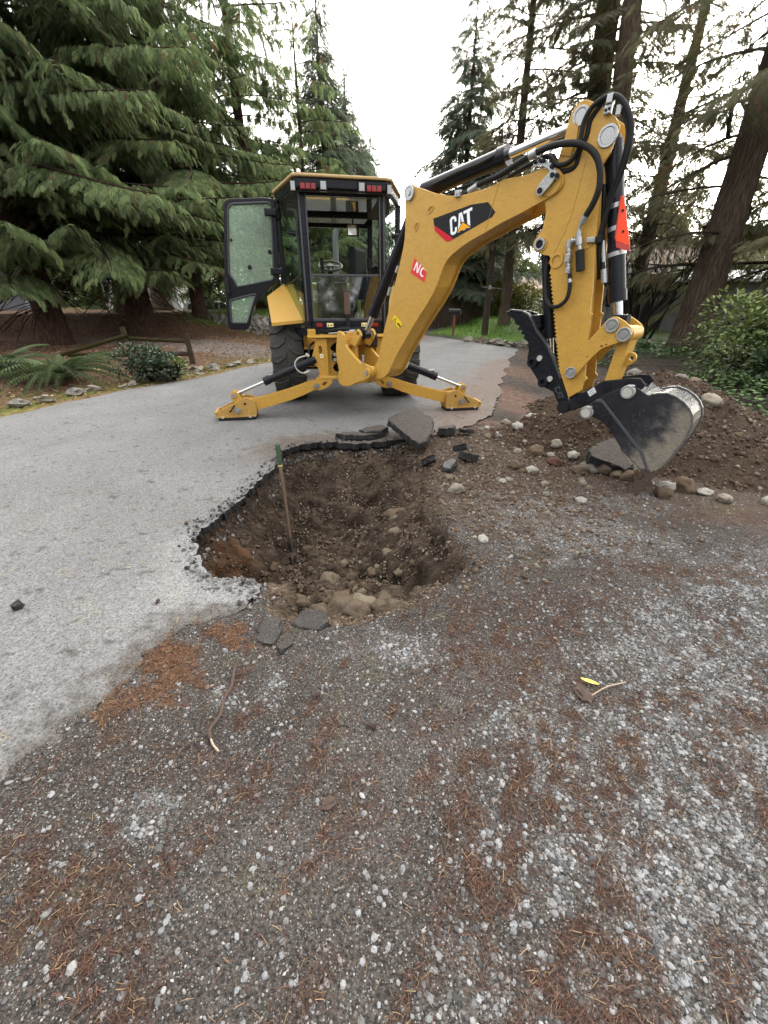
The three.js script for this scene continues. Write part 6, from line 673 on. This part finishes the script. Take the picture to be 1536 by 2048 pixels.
// ---- leafy shrubs: many small leaves round a hidden stem frame
const leafGeo = (() => { const g = new THREE.BufferGeometry(), q = [[0, 0, 0], [0.3, 0.05, 0.35], [0, -0.02, 0.45], [-0.3, 0.05, 0.35], [0.22, 0.02, 0.75], [-0.22, 0.02, 0.75], [0, -0.1, 1]], f = [[0, 2, 1], [0, 3, 2], [1, 2, 4], [2, 3, 5], [2, 6, 4], [2, 5, 6]]; g.setAttribute('position', new THREE.Float32BufferAttribute(f.flat().flatMap((i) => q[i]), 3)); g.computeVertexNormals(); return g; })();
function shrub(name, label, cat, x, z, rx, h, rz, n, size, cols, seed, o = {}) {
  const R = rngOf(seed), y = o.y ?? H(x, z), T = thing(name, label, cat, [x, y, z]), list = [], st = [], lobes = Array.from({ length: o.lobes ?? 16 }, () => { const a = R() * 6.283, u = Math.sqrt(R()); return [Math.cos(a) * u * rx * 0.75, (0.3 + 0.6 * R()) * h * (1 - 0.35 * u), Math.sin(a) * u * rz * 0.75, (0.22 + 0.2 * R()) * Math.min(rx, h)]; });
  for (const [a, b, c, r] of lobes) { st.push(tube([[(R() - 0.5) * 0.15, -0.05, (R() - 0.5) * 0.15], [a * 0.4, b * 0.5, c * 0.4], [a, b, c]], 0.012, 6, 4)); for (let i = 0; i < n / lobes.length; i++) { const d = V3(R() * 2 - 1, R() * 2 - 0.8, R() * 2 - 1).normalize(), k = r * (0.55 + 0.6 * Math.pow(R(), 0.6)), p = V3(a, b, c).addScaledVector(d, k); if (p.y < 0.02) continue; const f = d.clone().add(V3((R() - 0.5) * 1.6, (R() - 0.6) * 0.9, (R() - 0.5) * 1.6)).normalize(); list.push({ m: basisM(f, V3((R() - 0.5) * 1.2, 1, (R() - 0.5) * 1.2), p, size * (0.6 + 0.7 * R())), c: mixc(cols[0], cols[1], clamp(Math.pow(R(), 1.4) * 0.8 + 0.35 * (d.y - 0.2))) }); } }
  const s = mesh('stems', merge(st), BARK.dark, T); s.userData.kind = 'stuff'; const l = scatter('leaves', o.geo ?? leafGeo, leafM(1, 1, 1, 0.3, { roughness: o.rough ?? 0.5, specularIntensity: 0.8 }), list, T); l.userData.kind = 'stuff'; return T;
}
shrub('leafy_shrub', 'low dark glossy shrub by the roadside in front of the fence rails', 'shrub', -4.72, -8.6, 0.6, 0.78, 0.5, 3000, 0.06, [[0.018, 0.035, 0.017], [0.07, 0.12, 0.05]], 151);
shrub('leafy_shrub', 'small yellow green sprig of shrub at the right end of the roadside bush', 'shrub', -4.3, -8.8, 0.32, 0.5, 0.3, 600, 0.07, [[0.07, 0.1, 0.02], [0.2, 0.25, 0.05]], 152, { lobes: 7 });
shrub('leafy_shrub', 'big bright green leafy shrub at the right edge above the spoil heap', 'shrub', 6.9, -7.9, 1.25, 1.65, 1.1, 9000, 0.085, [[0.07, 0.11, 0.03], [0.3, 0.37, 0.12]], 153, { lobes: 30 });
shrub('leafy_shrub', 'tall loose shrub with yellowish leaves in the right corner behind the bright one', 'shrub', 8.0, -8.2, 0.9, 2.5, 0.9, 3600, 0.09, [[0.06, 0.085, 0.025], [0.21, 0.26, 0.09]], 154, { lobes: 20 });
shrub('leafy_shrub', 'dark leaved shrub under the bright green one at the right edge', 'shrub', 6.7, -6.7, 0.9, 0.8, 0.6, 2400, 0.11, [[0.03, 0.06, 0.025], [0.1, 0.16, 0.08]], 155, { lobes: 14 });
shrub('flowering_shrub', 'broad yellow green shrub behind the thin fir across the road', 'shrub', 7.6, -26.5, 2.3, 1.8, 1.2, 4200, 0.16, [[0.1, 0.11, 0.02], [0.32, 0.3, 0.07]], 156, { lobes: 26 });
shrub('flowering_shrub', 'tall pale yellowish shrub behind the mailbox', 'shrub', 4.0, -29, 1.3, 2.6, 1.0, 2600, 0.16, [[0.11, 0.11, 0.04], [0.33, 0.32, 0.13]], 157, { lobes: 18 });
shrub('evergreen_shrub', 'dark clipped evergreen shrub behind the thumb tip', 'shrub', 9.9, -27, 0.7, 2.4, 0.7, 2600, 0.17, [[0.015, 0.035, 0.018], [0.04, 0.075, 0.035]], 158, { lobes: 16 });
shrub('leafy_shrub', 'small bright yellow green shrub on the lawn behind the cab fender', 'shrub', -5.3, -22.2, 0.45, 1.1, 0.4, 900, 0.12, [[0.12, 0.15, 0.02], [0.34, 0.36, 0.06]], 159, { lobes: 8 });
{ // brush and creeping greenery that nobody could count
  const R = rngOf(161), tw = [], gc = [], gr = [], lit = [];
  const twig = new THREE.CylinderGeometry(0.006, 0.012, 1, 3).translate(0, 0.5, 0);
  for (let i = 0; i < 3600; i++) { const x = 1.2 + R() * 6.6, z = -25.6 - R() * 4 - 0.15 * x; if (inPoly(ROAD, x, z)) continue; tw.push({ m: place(x, H(x, z), z, (R() - 0.5) * 0.9, R() * 6, (R() - 0.5) * 0.9, 1.2, 0.5 + 1.1 * R(), 1.2), c: mixc([0.1, 0.06, 0.045], [0.3, 0.23, 0.17], R()) }); }
  tag(scatter('undergrowth', twig, mat(1, 1, 1, 0.9), tw), null, null, null, 'stuff');
  for (let i = 0; i < 9000; i++) { const right = i % 3, x = right ? 4.2 + R() * 5.0 : 5.2 + R() * 5, z = right ? -5.2 - R() * 3.4 : -9.9 - R() * 2.8, edge = 4.75 + 0.35 * fbm(z * 2, x, 2) - 0.25 * (z + 6); if (right && x < edge) continue; const y = right ? H(x, z) + 0.3 * smooth(0, 0.8, x - edge) * (0.4 + 0.6 * R()) : H(x, z) + 0.12 * R(); const d = V3(R() - 0.5, 0.25 + 0.5 * R(), R() - 0.5).normalize(); gc.push({ m: basisM(V3(d.x, -0.15 + 0.4 * R(), d.z).normalize(), d, V3(x, y, z), 0.05 + 0.06 * R()), c: mixc([0.035, 0.075, 0.025], [0.17, 0.28, 0.09], Math.pow(R(), 1.2)) }); }
  tag(scatter('ground_ivy', leafGeo, leafM(1, 1, 1, 0.3, { roughness: 0.55 }), gc), null, null, null, 'stuff');
  const blade = new THREE.BufferGeometry(); blade.setAttribute('position', new THREE.Float32BufferAttribute([-0.05, 0, 0, 0.05, 0, 0, 0.03, 0.6, 0.12, -0.05, 0, 0, 0.03, 0.6, 0.12, -0.03, 0.6, 0.12, -0.03, 0.6, 0.12, 0.03, 0.6, 0.12, 0, 1, 0.4].map((v) => v), 3)); blade.computeVertexNormals();
  for (let i = 0; i < 16000; i++) { let x, z, s, c; if (i % 2) { x = 0.8 + R() * 13; z = -17.5 - R() * 9; if (inPoly(ROAD, x, z) || roadEdge(x, z) < 0.25 || x + (z + 21) * 0.5 < 1.6) continue; s = 0.1 + 0.1 * R(); c = mixc([0.08, 0.17, 0.03], [0.2, 0.32, 0.07], R()); } else if (i % 4) { const t = R(); z = -3 - t * 12; x = -5.7 - 0.26 * 0 - R() * R() * 2.2 + (z < -5.7 ? (-5.7 - z) * 0.4 : (z + 5.7) * -0.24); if (inPoly(ROAD, x, z) || roadEdge(x, z) > 1.3) continue; s = 0.03 + 0.06 * R(); c = mixc([0.1, 0.1, 0.02], [0.24, 0.24, 0.06], R()); } else { x = -9 + R() * 6; z = -19.5 - R() * 8; if (bank(x, z) < 0.5 || x < -8) continue; s = 0.1 + 0.12 * R(); c = mixc([0.08, 0.16, 0.03], [0.2, 0.28, 0.06], R()); }
    gr.push({ m: place(x, H(x, z), z, (R() - 0.5) * 0.5, R() * 6.28, (R() - 0.5) * 0.5, s), c }); }
  tag(scatter('grass', blade, leafM(1, 1, 1, 0.3), gr), null, null, null, 'stuff');
  for (let i = 0; i < 26000; i++) { const x = -15 + R() * 12.2, z = -6.2 - R() * 13, r = roadEdge(x, z); if (inPoly(ROAD, x, z) && r > 0.15) continue; const k = 0.6 + 0.7 * R(), s = 0.03 + 0.05 * R(); lit.push({ m: place(x, H(x, z) + 0.01, z, (R() - 0.5) * 0.8, R() * 6.28, (R() - 0.5) * 0.8, s * 0.8, s * 0.8, s), c: R() < 0.6 ? [0.19 * k, 0.095 * k, 0.055 * k] : R() < 0.55 ? [0.32 * k, 0.23 * k, 0.14 * k] : [0.07 * k, 0.038 * k, 0.026 * k] }); }
  tag(scatter('leaf_litter', leafGeo, mat(1, 1, 1, 0.9), lit), null, null, null, 'stuff');
}
// ---- ferns
function fern(label, x, z, n, L, seed, dead = 0, col = [0.08, 0.135, 0.05]) {
  const R = rngOf(seed), T = thing('sword_fern', label, 'fern', [x, H(x, z), z]), fr = (() => { const pos = [], nP = 21; for (let i = 0; i < nP; i++) { const u = 0.12 + (0.88 * i) / nP, l = 0.12 * Math.sin(Math.PI * Math.min(1, 0.25 + 0.8 * u)) * (1.05 - 0.6 * u), z0 = u, y0 = 0; for (const s of [-1, 1]) pos.push(0, y0, z0 - 0.006, s * l * 0.45, 0.0, z0 + 0.018, s * l, -0.03, z0 + 0.04, s * l * 0.45, 0.0, z0 + 0.034, 0, y0, z0 + 0.008, 0, y0, z0 - 0.006, s * l * 0.45, 0, z0 + 0.034, 0, y0, z0 - 0.006, s * l, -0.03, z0 + 0.04); } pos.push(-0.006, 0, 0, 0.006, 0, 0, 0, 0, 1); return pos; })();
  const bend = (k) => { const p = fr.slice(); for (let i = 0; i < p.length; i += 3) { const u = p[i + 2], a = k * u * u, y = 1.05 * u - a; p[i + 1] += y * 0.75; p[i + 2] = u * (0.55 + 0.3 * u); } const g = new THREE.BufferGeometry(); g.setAttribute('position', new THREE.Float32BufferAttribute(p, 3)); g.computeVertexNormals(); return g; };
  const shapes = [bend(0.75), bend(0.95), bend(1.15)], M = [0, 1, 2].map((k) => leafM(col[0] * (0.75 + 0.35 * k), col[1] * (0.75 + 0.35 * k), col[2] * (0.75 + 0.35 * k), 0.35)), D = leafM(0.16, 0.07, 0.045, 0.2);
  for (let i = 0; i < n; i++) { const f = mesh('frond', shapes[i % 3], M[Math.floor(R() * 3)], T); f.rotation.set((R() - 0.5) * 0.4, i * 2.4 + R() * 0.5, (R() - 0.5) * 0.3, 'YXZ'); f.scale.setScalar(L * (0.7 + 0.5 * R())); }
  for (let i = 0; i < dead; i++) { const f = mesh('dead_frond', shapes[2], D, T); f.rotation.set(0.75 + 0.35 * R(), i * 0.35 - 1.3 + R() * 0.3, (R() - 0.5) * 0.5, 'YXZ'); f.scale.setScalar(L * (0.5 + 0.25 * R())); f.position.y = 0.1; }
  return T;
}
fern('large sword fern with brown dead fronds at its foot, left roadside', -6.15, -8.1, 64, 1.4, 171, 26, [0.09, 0.125, 0.05]);
fern('sword fern growing at the left edge of the picture beside the large one', -7.3, -8.2, 44, 1.3, 172, 0, [0.09, 0.125, 0.055]);
fern('sword fern above the timber edging under the right trees', 6.4, -10.8, 22, 0.8, 173, 0, [0.06, 0.1, 0.035]);
fern('low pale fern right of the other one above the timber edging', 7.4, -10.9, 14, 0.6, 174, 0, [0.09, 0.12, 0.06]);
// ---- bare branching shrubs
function bareShrub(label, x, z, n, h, seed, lean = 0, m = BARK.dark, depth = 4) { const R = rngOf(seed), T = thing('bare_shrub', label, 'shrub', [x, H(x, z), z]), gs = [], grow = (p, d, L, r, k) => { const q = p.clone().addScaledVector(d, L * 0.5).add(V3((R() - 0.5) * L * 0.16, (R() - 0.5) * L * 0.1, (R() - 0.5) * L * 0.16)), e = p.clone().addScaledVector(d, L).add(V3((R() - 0.5) * L * 0.12, 0, (R() - 0.5) * L * 0.12)); gs.push(rod(p, q, r, r * 0.85, 4), rod(q, e, r * 0.85, r * 0.65, 4)); if (k > 0) for (let i = 0; i < 3; i++) { const t = i ? 0.55 + 0.45 * R() : 1; grow(p.clone().lerp(e, t), d.clone().add(V3((R() - 0.5) * 1.3 + lean * 0.15, (R() - 0.35) * 0.7, (R() - 0.5) * 1.3)).normalize(), L * (0.6 + 0.2 * R()), r * 0.55, k - 1); } };
  for (let i = 0; i < n; i++) grow(V3((R() - 0.5) * 0.4, -0.05, (R() - 0.5) * 0.4), V3((R() - 0.5) * 0.9 + lean * 0.4, 1, (R() - 0.5) * 0.7).normalize(), h * (0.3 + 0.12 * R()), 0.03 * h * 0.3, depth); const b = mesh('branches', merge(gs), m, T); return T; }
bareShrub('bare dark branched shrub right behind the bucket cylinder', 7.3, -13, 4, 4.2, 181, -0.3);
bareShrub('bare spreading shrub between the white house and the thick fir trunk', 8.6, -14.5, 4, 4.0, 182, 0.3);
bareShrub('bare shrub directly behind the stick, across the drive', 7.2, -16.5, 4, 3.8, 183, 0.0);
bareShrub('pale bare brush beside the far house', 6.0, -31, 5, 4.2, 184, 0.1, BARK.grey);
// ---------------------------------------------------------------- buildings, fence, mailbox, pole, car, edging stones
{
  const wht = mat(0.62, 0.62, 0.6, 0.7), gry = mat(0.12, 0.12, 0.12, 0.85, { map: stoneTex }), glassD = mat(0.03, 0.04, 0.04, 0.08), rf = mat(0.2, 0.15, 0.125, 0.9, { map: stoneTex }), tan = mat(0.25, 0.2, 0.16, 0.85);
  const house = thing('house', 'white house with vertical siding half hidden by bare branches at the right', 'house', [11.5, 0.1, -21]);
  for (let i = 0; i < 28; i++) mesh('siding_board', rbox(0.2, 2.7, 0.05, 0.008, -2.8 + i * 0.207, 1.4, 0), wht, house);
  mesh('wall', box(5.8, 2.7, 3.6, 0, 1.4, -1.85), wht, house); mesh('roof', plate([[-2.0, 2.7], [2.3, 2.7], [0.15, 3.6]], -3.2, 3.2, 0.01).rotateY(Math.PI / 2).translate(0, 0.05, -1.8), rf, house);
  { const w = mesh('window', rbox(0.95, 1.0, 0.04, 0.01, -1.6, 1.5, 0.045), wht, house); mesh('pane', box(0.8, 0.85, 0.03, -1.6, 1.5, 0.06), glassD, w); mesh('door', rbox(0.95, 2.0, 0.05, 0.01, 1.9, 1.05, 0.04), tan, house); }
  const shed = thing('shed', 'grey shed with small dark window behind the right leafy shrub', 'shed', [13.2, 0.1, -17.5], -0.25);
  for (let i = 0; i < 14; i++) mesh('wall_board', rbox(4.4, 0.16, 0.05, 0.008, 0, 0.1 + i * 0.15, 0), gry, shed); mesh('wall', box(4.4, 2.1, 3, 0, 1.05, -1.55), gry, shed); mesh('roof', box(4.9, 0.1, 3.7, 0, 2.23, -1.4, 0.12, 0, 0), mat(0.5, 0.5, 0.5, 0.7), shed); { const w = mesh('window', rbox(0.75, 0.55, 0.05, 0.01, -1.0, 1.35, 0.04), gry, shed); mesh('pane', box(0.62, 0.42, 0.03, -1.0, 1.35, 0.065), glassD, w); }
  const fh = thing('house', 'distant low house with pinkish brown roof beyond the lawn', 'house', [13.3, 0.4, -45]);
  mesh('wall', box(8.4, 2.2, 5, 0, 1.0, -2.6), tan, fh); mesh('roof', plate([[-3.0, 0.0], [3.0, 0.0], [0, 1.2]], -4.7, 4.7, 0.01).rotateY(Math.PI / 2).translate(0, 2.0, -2.6), mat(0.27, 0.2, 0.17, 0.9, { map: stoneTex }), fh); for (const x of [-2.4, 0.4, 2.6]) { const w = mesh('window', box(1.1, 0.9, 0.05, x, 1.2, -0.08), wht, fh); mesh('pane', box(0.95, 0.75, 0.03, x, 1.2, -0.05), glassD, w); }
  const ga = thing('garage', 'white garage glimpsed between cedar trunks at the left', 'garage', [-15.2, H(-15.2, -29), -29], 0.2);
  mesh('wall', box(4.2, 2.6, 4, 0, 1.3, -2), wht, ga); mesh('roof', box(4.8, 0.12, 4.8, 0, 2.72, -2, 0.1), gry, ga); mesh('door', rbox(2.4, 2.1, 0.05, 0.01, 0.5, 1.05, 0.03), mat(0.55, 0.56, 0.56, 0.6), ga);
  const lh = thing('house', 'grey house wall glimpsed behind the outermost left cedar', 'house', [-23, H(-23, -24), -24], 0.4);
  mesh('wall', box(7, 3, 5, 0, 1.5, -2.5), mat(0.16, 0.17, 0.19, 0.8), lh); mesh('roof', box(7.8, 0.14, 6, 0, 3.15, -2.4, 0.14), gry, lh); { const w = mesh('window', box(1.3, 1.1, 0.06, 1.6, 1.7, 0.02), wht, lh); mesh('pane', box(1.1, 0.9, 0.03, 1.6, 1.7, 0.055), glassD, w); }
}
{ // mailbox, utility pole, overhead cable
  const x = 3.1, z = -20, t = thing('mailbox', 'black mailbox on a reddish post at the edge of the lawn', 'mailbox', [x, H(x, z), z]);
  mesh('post', rbox(0.1, 0.9, 0.1, 0.01, 0, 0.42, 0), mat(0.2, 0.075, 0.04, 0.8, { map: stoneTex }), t); mesh('box', plate([...Array.from({ length: 9 }, (_, i) => [0.12 * Math.cos((i / 8) * Math.PI), 0.11 + 0.11 * Math.sin((i / 8) * Math.PI)]), [-0.12, 0], [0.12, 0]], -0.24, 0.24, 0.006).rotateY(1.2).translate(0, 0.9, 0), BLK, t); mesh('flag', rbox(0.02, 0.1, 0.06, 0.004, 0.2, 1.02, 0.1), mat(0.5, 0.05, 0.04, 0.5), t); mesh('mailbox_door', rbox(0.22, 0.2, 0.015, 0.005, 0, 1.0, 0).rotateY(1.2).translate(0.24, 0, 0.09), BLKMAT, t);
  const px = 4.5, pz = -20, p = thing('utility_pole', 'leaning weathered wooden pole left of the thin fir', 'pole', [px, H(px, pz), pz]); mesh('shaft', rod([0, -0.3, 0], [-0.02, 4.7, 0], 0.15, 0.11, 14), barkOf(0.17, 0.145, 0.12), p); mesh('arm', rod([-0.35, 1.9, 0.1], [0.55, 1.82, 0.1], 0.014), ZINC, p); mesh('bracket', rbox(0.1, 0.16, 0.06, 0.01, 0, 1.88, 0.13), ZINC, p);
  tag(mesh('overhead_cable', tube([[9.6, 7.6, -9.2], [9.0, 7.0, -12], [10.2, 7.6, -20], [13.5, 9.2, -30]], 0.018, 40, 5), mat(0.06, 0.06, 0.065, 0.5)), 'overhead cable slanting down through the firs at the upper right', 'cable');
  tag(mesh('timber_edging', merge([rbox(2.6, 0.2, 0.16, 0.02, 6.4, 0.08, -9.75)]), BARK.grey), 'long weathered timber edging below the ferns on the right', 'timber');
}
{ // split rail fence
  const w = barkOf(0.19, 0.16, 0.12), moss = barkOf(0.14, 0.13, 0.055), t = thing('rail_fence', 'sagging split rail fence with one leaning post beside the gravel drive', 'fence', [-4.85, H(-4.85, -11), -11]), y = (x, z) => H(x - 4.85, z - 11) - H(-4.85, -11);
  mesh('post', rod([0, -0.15, 0], [-0.03, 0.72, 0], 0.075, 0.06, 8), w, t); mesh('post', rod([-1.45, y(-1.45, 0.1) - 0.1, 0.1], [-1.5, y(-1.45, 0.1) + 0.75, 0.12], 0.075, 0.06, 8), w, t);
  mesh('rail', rod([0.02, 0.52, 0], [-1.5, y(-1.5, 0.1) + 0.5, 0.1], 0.042, 0.048, 6), moss, t); mesh('rail', rod([0.02, 0.24, 0], [-1.5, y(-1.5, 0.1) + 0.12, 0.1], 0.055, 0.05, 6), w, t); mesh('rail', rod([-1.4, y(-1.4, 0.1) + 0.58, 0.14], [-2.75, y(-2.75, 0.8) + 0.1, 0.8], 0.044, 0.04, 6), moss, t); mesh('rail', rod([-1.45, y(-1.4, 0.1) + 0.12, 0.14], [-2.9, y(-2.9, 0.3) + 0.06, 0.3], 0.05, 0.05, 6), moss, t);
}
{ // parked car far behind the trees
  const c = thing('parked_car', 'silver estate car parked on the rise behind the cedars', 'car', [-10.6, H(-10.6, -29.5), -29.5], 0.15), silver = mat(0.42, 0.45, 0.47, 0.3, { metalness: 0.4, clearcoat: 0.6 }), dk = mat(0.02, 0.025, 0.03, 0.08);
  const side = smoothPts([[-2.2, 0.35], [-2.25, 0.75], [-2.05, 1.0], [-1.9, 1.38], [-1.2, 1.5], [0, 1.5], [0.5, 1.42], [1.15, 1.0], [2.0, 0.88], [2.25, 0.65], [2.2, 0.35]], 2);
  mesh('body', plate(side, -0.85, 0.85, 0.05), silver, c); for (const s of [-1, 1]) { mesh('side_window', plate([[-1.75, 1.02], [-1.65, 1.33], [-0.95, 1.41], [-0.9, 1.02]], s > 0 ? 0.845 : -0.862, s > 0 ? 0.862 : -0.845, 0.003), dk, c); mesh('side_window', plate([[-0.8, 1.02], [-0.82, 1.41], [0.1, 1.41], [0.12, 1.02]], s > 0 ? 0.845 : -0.862, s > 0 ? 0.862 : -0.845, 0.003), dk, c); mesh('side_window', plate([[0.22, 1.02], [0.2, 1.4], [0.5, 1.35], [0.95, 1.02]], s > 0 ? 0.845 : -0.862, s > 0 ? 0.862 : -0.845, 0.003), dk, c); for (const x of [-1.35, 1.4]) { const wh = new THREE.Group(); wh.name = 'wheel'; wh.position.set(x, 0.32, s * 0.8); c.add(wh); mesh('tyre', new THREE.TorusGeometry(0.24, 0.085, 10, 24), RUB, wh); mesh('rim', disc(0, 0, -0.06, 0.06, 0.18), ZINC, wh); } mesh('roof_rail', rod([-1.6, 1.5, s * 0.6], [0.1, 1.54, s * 0.6], 0.02), BLK, c); }
  mesh('rear_light', rbox(0.06, 0.2, 0.25, 0.02, -2.2, 0.85, 0.65), mat(0.4, 0.02, 0.02, 0.3), c); mesh('headlight', rbox(0.1, 0.14, 0.3, 0.03, 2.17, 0.72, 0.6), WHT, c); mesh('roof_box', rbox(0.9, 0.12, 0.9, 0.04, -1.0, 1.66, 0), BLK, c);
}
{ // stone edging
  const R = rngOf(191), lp = [[-5.35, -5.68], [-5.16, -6.38], [-4.9, -7.21], [-4.46, -8.04], [-3.89, -9.01], [-3.0, -11.37]];
  const set = [[0.05, 0.5, 0.16], [0.22, 0.42, 0.15], [0.3, 0.62, 0.13], [0.85, 0.45, 0.17], [1.25, 0.35, 0.15], [1.4, 0.6, 0.14], [1.9, 0.4, 0.17], [2.3, 0.5, 0.14], [2.75, 0.35, 0.12], [3.0, 0.4, 0.12], [3.3, 0.55, 0.16], [3.6, 0.4, 0.14], [3.75, 0.75, 0.18], [3.9, 0.5, 0.2], [4.05, 0.8, 0.2], [4.2, 0.45, 0.16], [4.3, 0.75, 0.2], [4.42, 0.5, 0.18], [4.55, 0.8, 0.17], [4.66, 0.5, 0.16], [4.8, 0.6, 0.16], [4.92, 0.45, 0.14]];
  for (const [t, off, r] of set) { const i = Math.min(4, Math.floor(t)), f = t - i, a = lp[i], b = lp[i + 1], x = a[0] + (b[0] - a[0]) * f - off * 0.95, z = a[1] + (b[1] - a[1]) * f - off * 0.25; const big = t > 3.7; stone('edge_stone', big ? 'angular pale rock among rocks heaped along the road left of the wheel' : `rough stone along the left road edge ${t < 0.6 ? 'in front of the large fern' : t < 2.1 ? 'between fern and glossy bush' : t < 3.2 ? 'in front of the glossy bush' : 'right of the glossy bush'}`, 'stone', x, z, r * 0.72, R() < 0.6 ? 'pale' : 'grey', big ? 'rocks heaped along the road edge' : 'stones spaced along the left road edge', H(x, z), 0.55, angular); }
  for (let i = 0; i < 26; i++) { const t = i / 25, x = 5.35 - 1.9 * t + (R() - 0.5) * 0.4, z = -14.6 - 2.9 * t + (R() - 0.5) * 0.4; stone('edge_stone', `rough ${['pale', 'grey', 'brown', 'grey'][i % 4]} stone in the rubble edging ${t < 0.35 ? 'next to the thumb tip' : t < 0.7 ? 'below the thin fir' : 'left of the pole'}`, 'stone', x, z, 0.1 + 0.1 * R(), ['pale', 'grey', 'brown', 'grey'][i % 4], 'rubble edging by the pole', H(x, z), 0.6, angular); }
  const wl = thing('stone_wall', 'rough dry stone retaining wall below the lawn behind the open door', 'wall', [-5.4, H(-5.4, -18.3), -18.3]); const R2 = rngOf(193);
  for (let r = 0; r < 4; r++) for (let i = 0; i < 15; i++) { const m = mesh('stone', angular[Math.floor(R2() * 4)], TONE[['pale', 'grey', 'grey', 'white', 'tan'][Math.floor(R2() * 5)]], wl), s = 0.12 + 0.06 * R2(), x = -1.9 + i * 0.27 + (r % 2) * 0.13; m.scale.set(s * 1.3, s * 0.9, s); m.rotation.set(R2() * 0.6, R2() * 6, R2() * 0.6); m.position.set(x, 0.05 + r * 0.18, -0.16 - 0.1 * r + 0.12 * x * -0.4 + 0.05 * R2()); }
}
renderer.render(scene, camera);
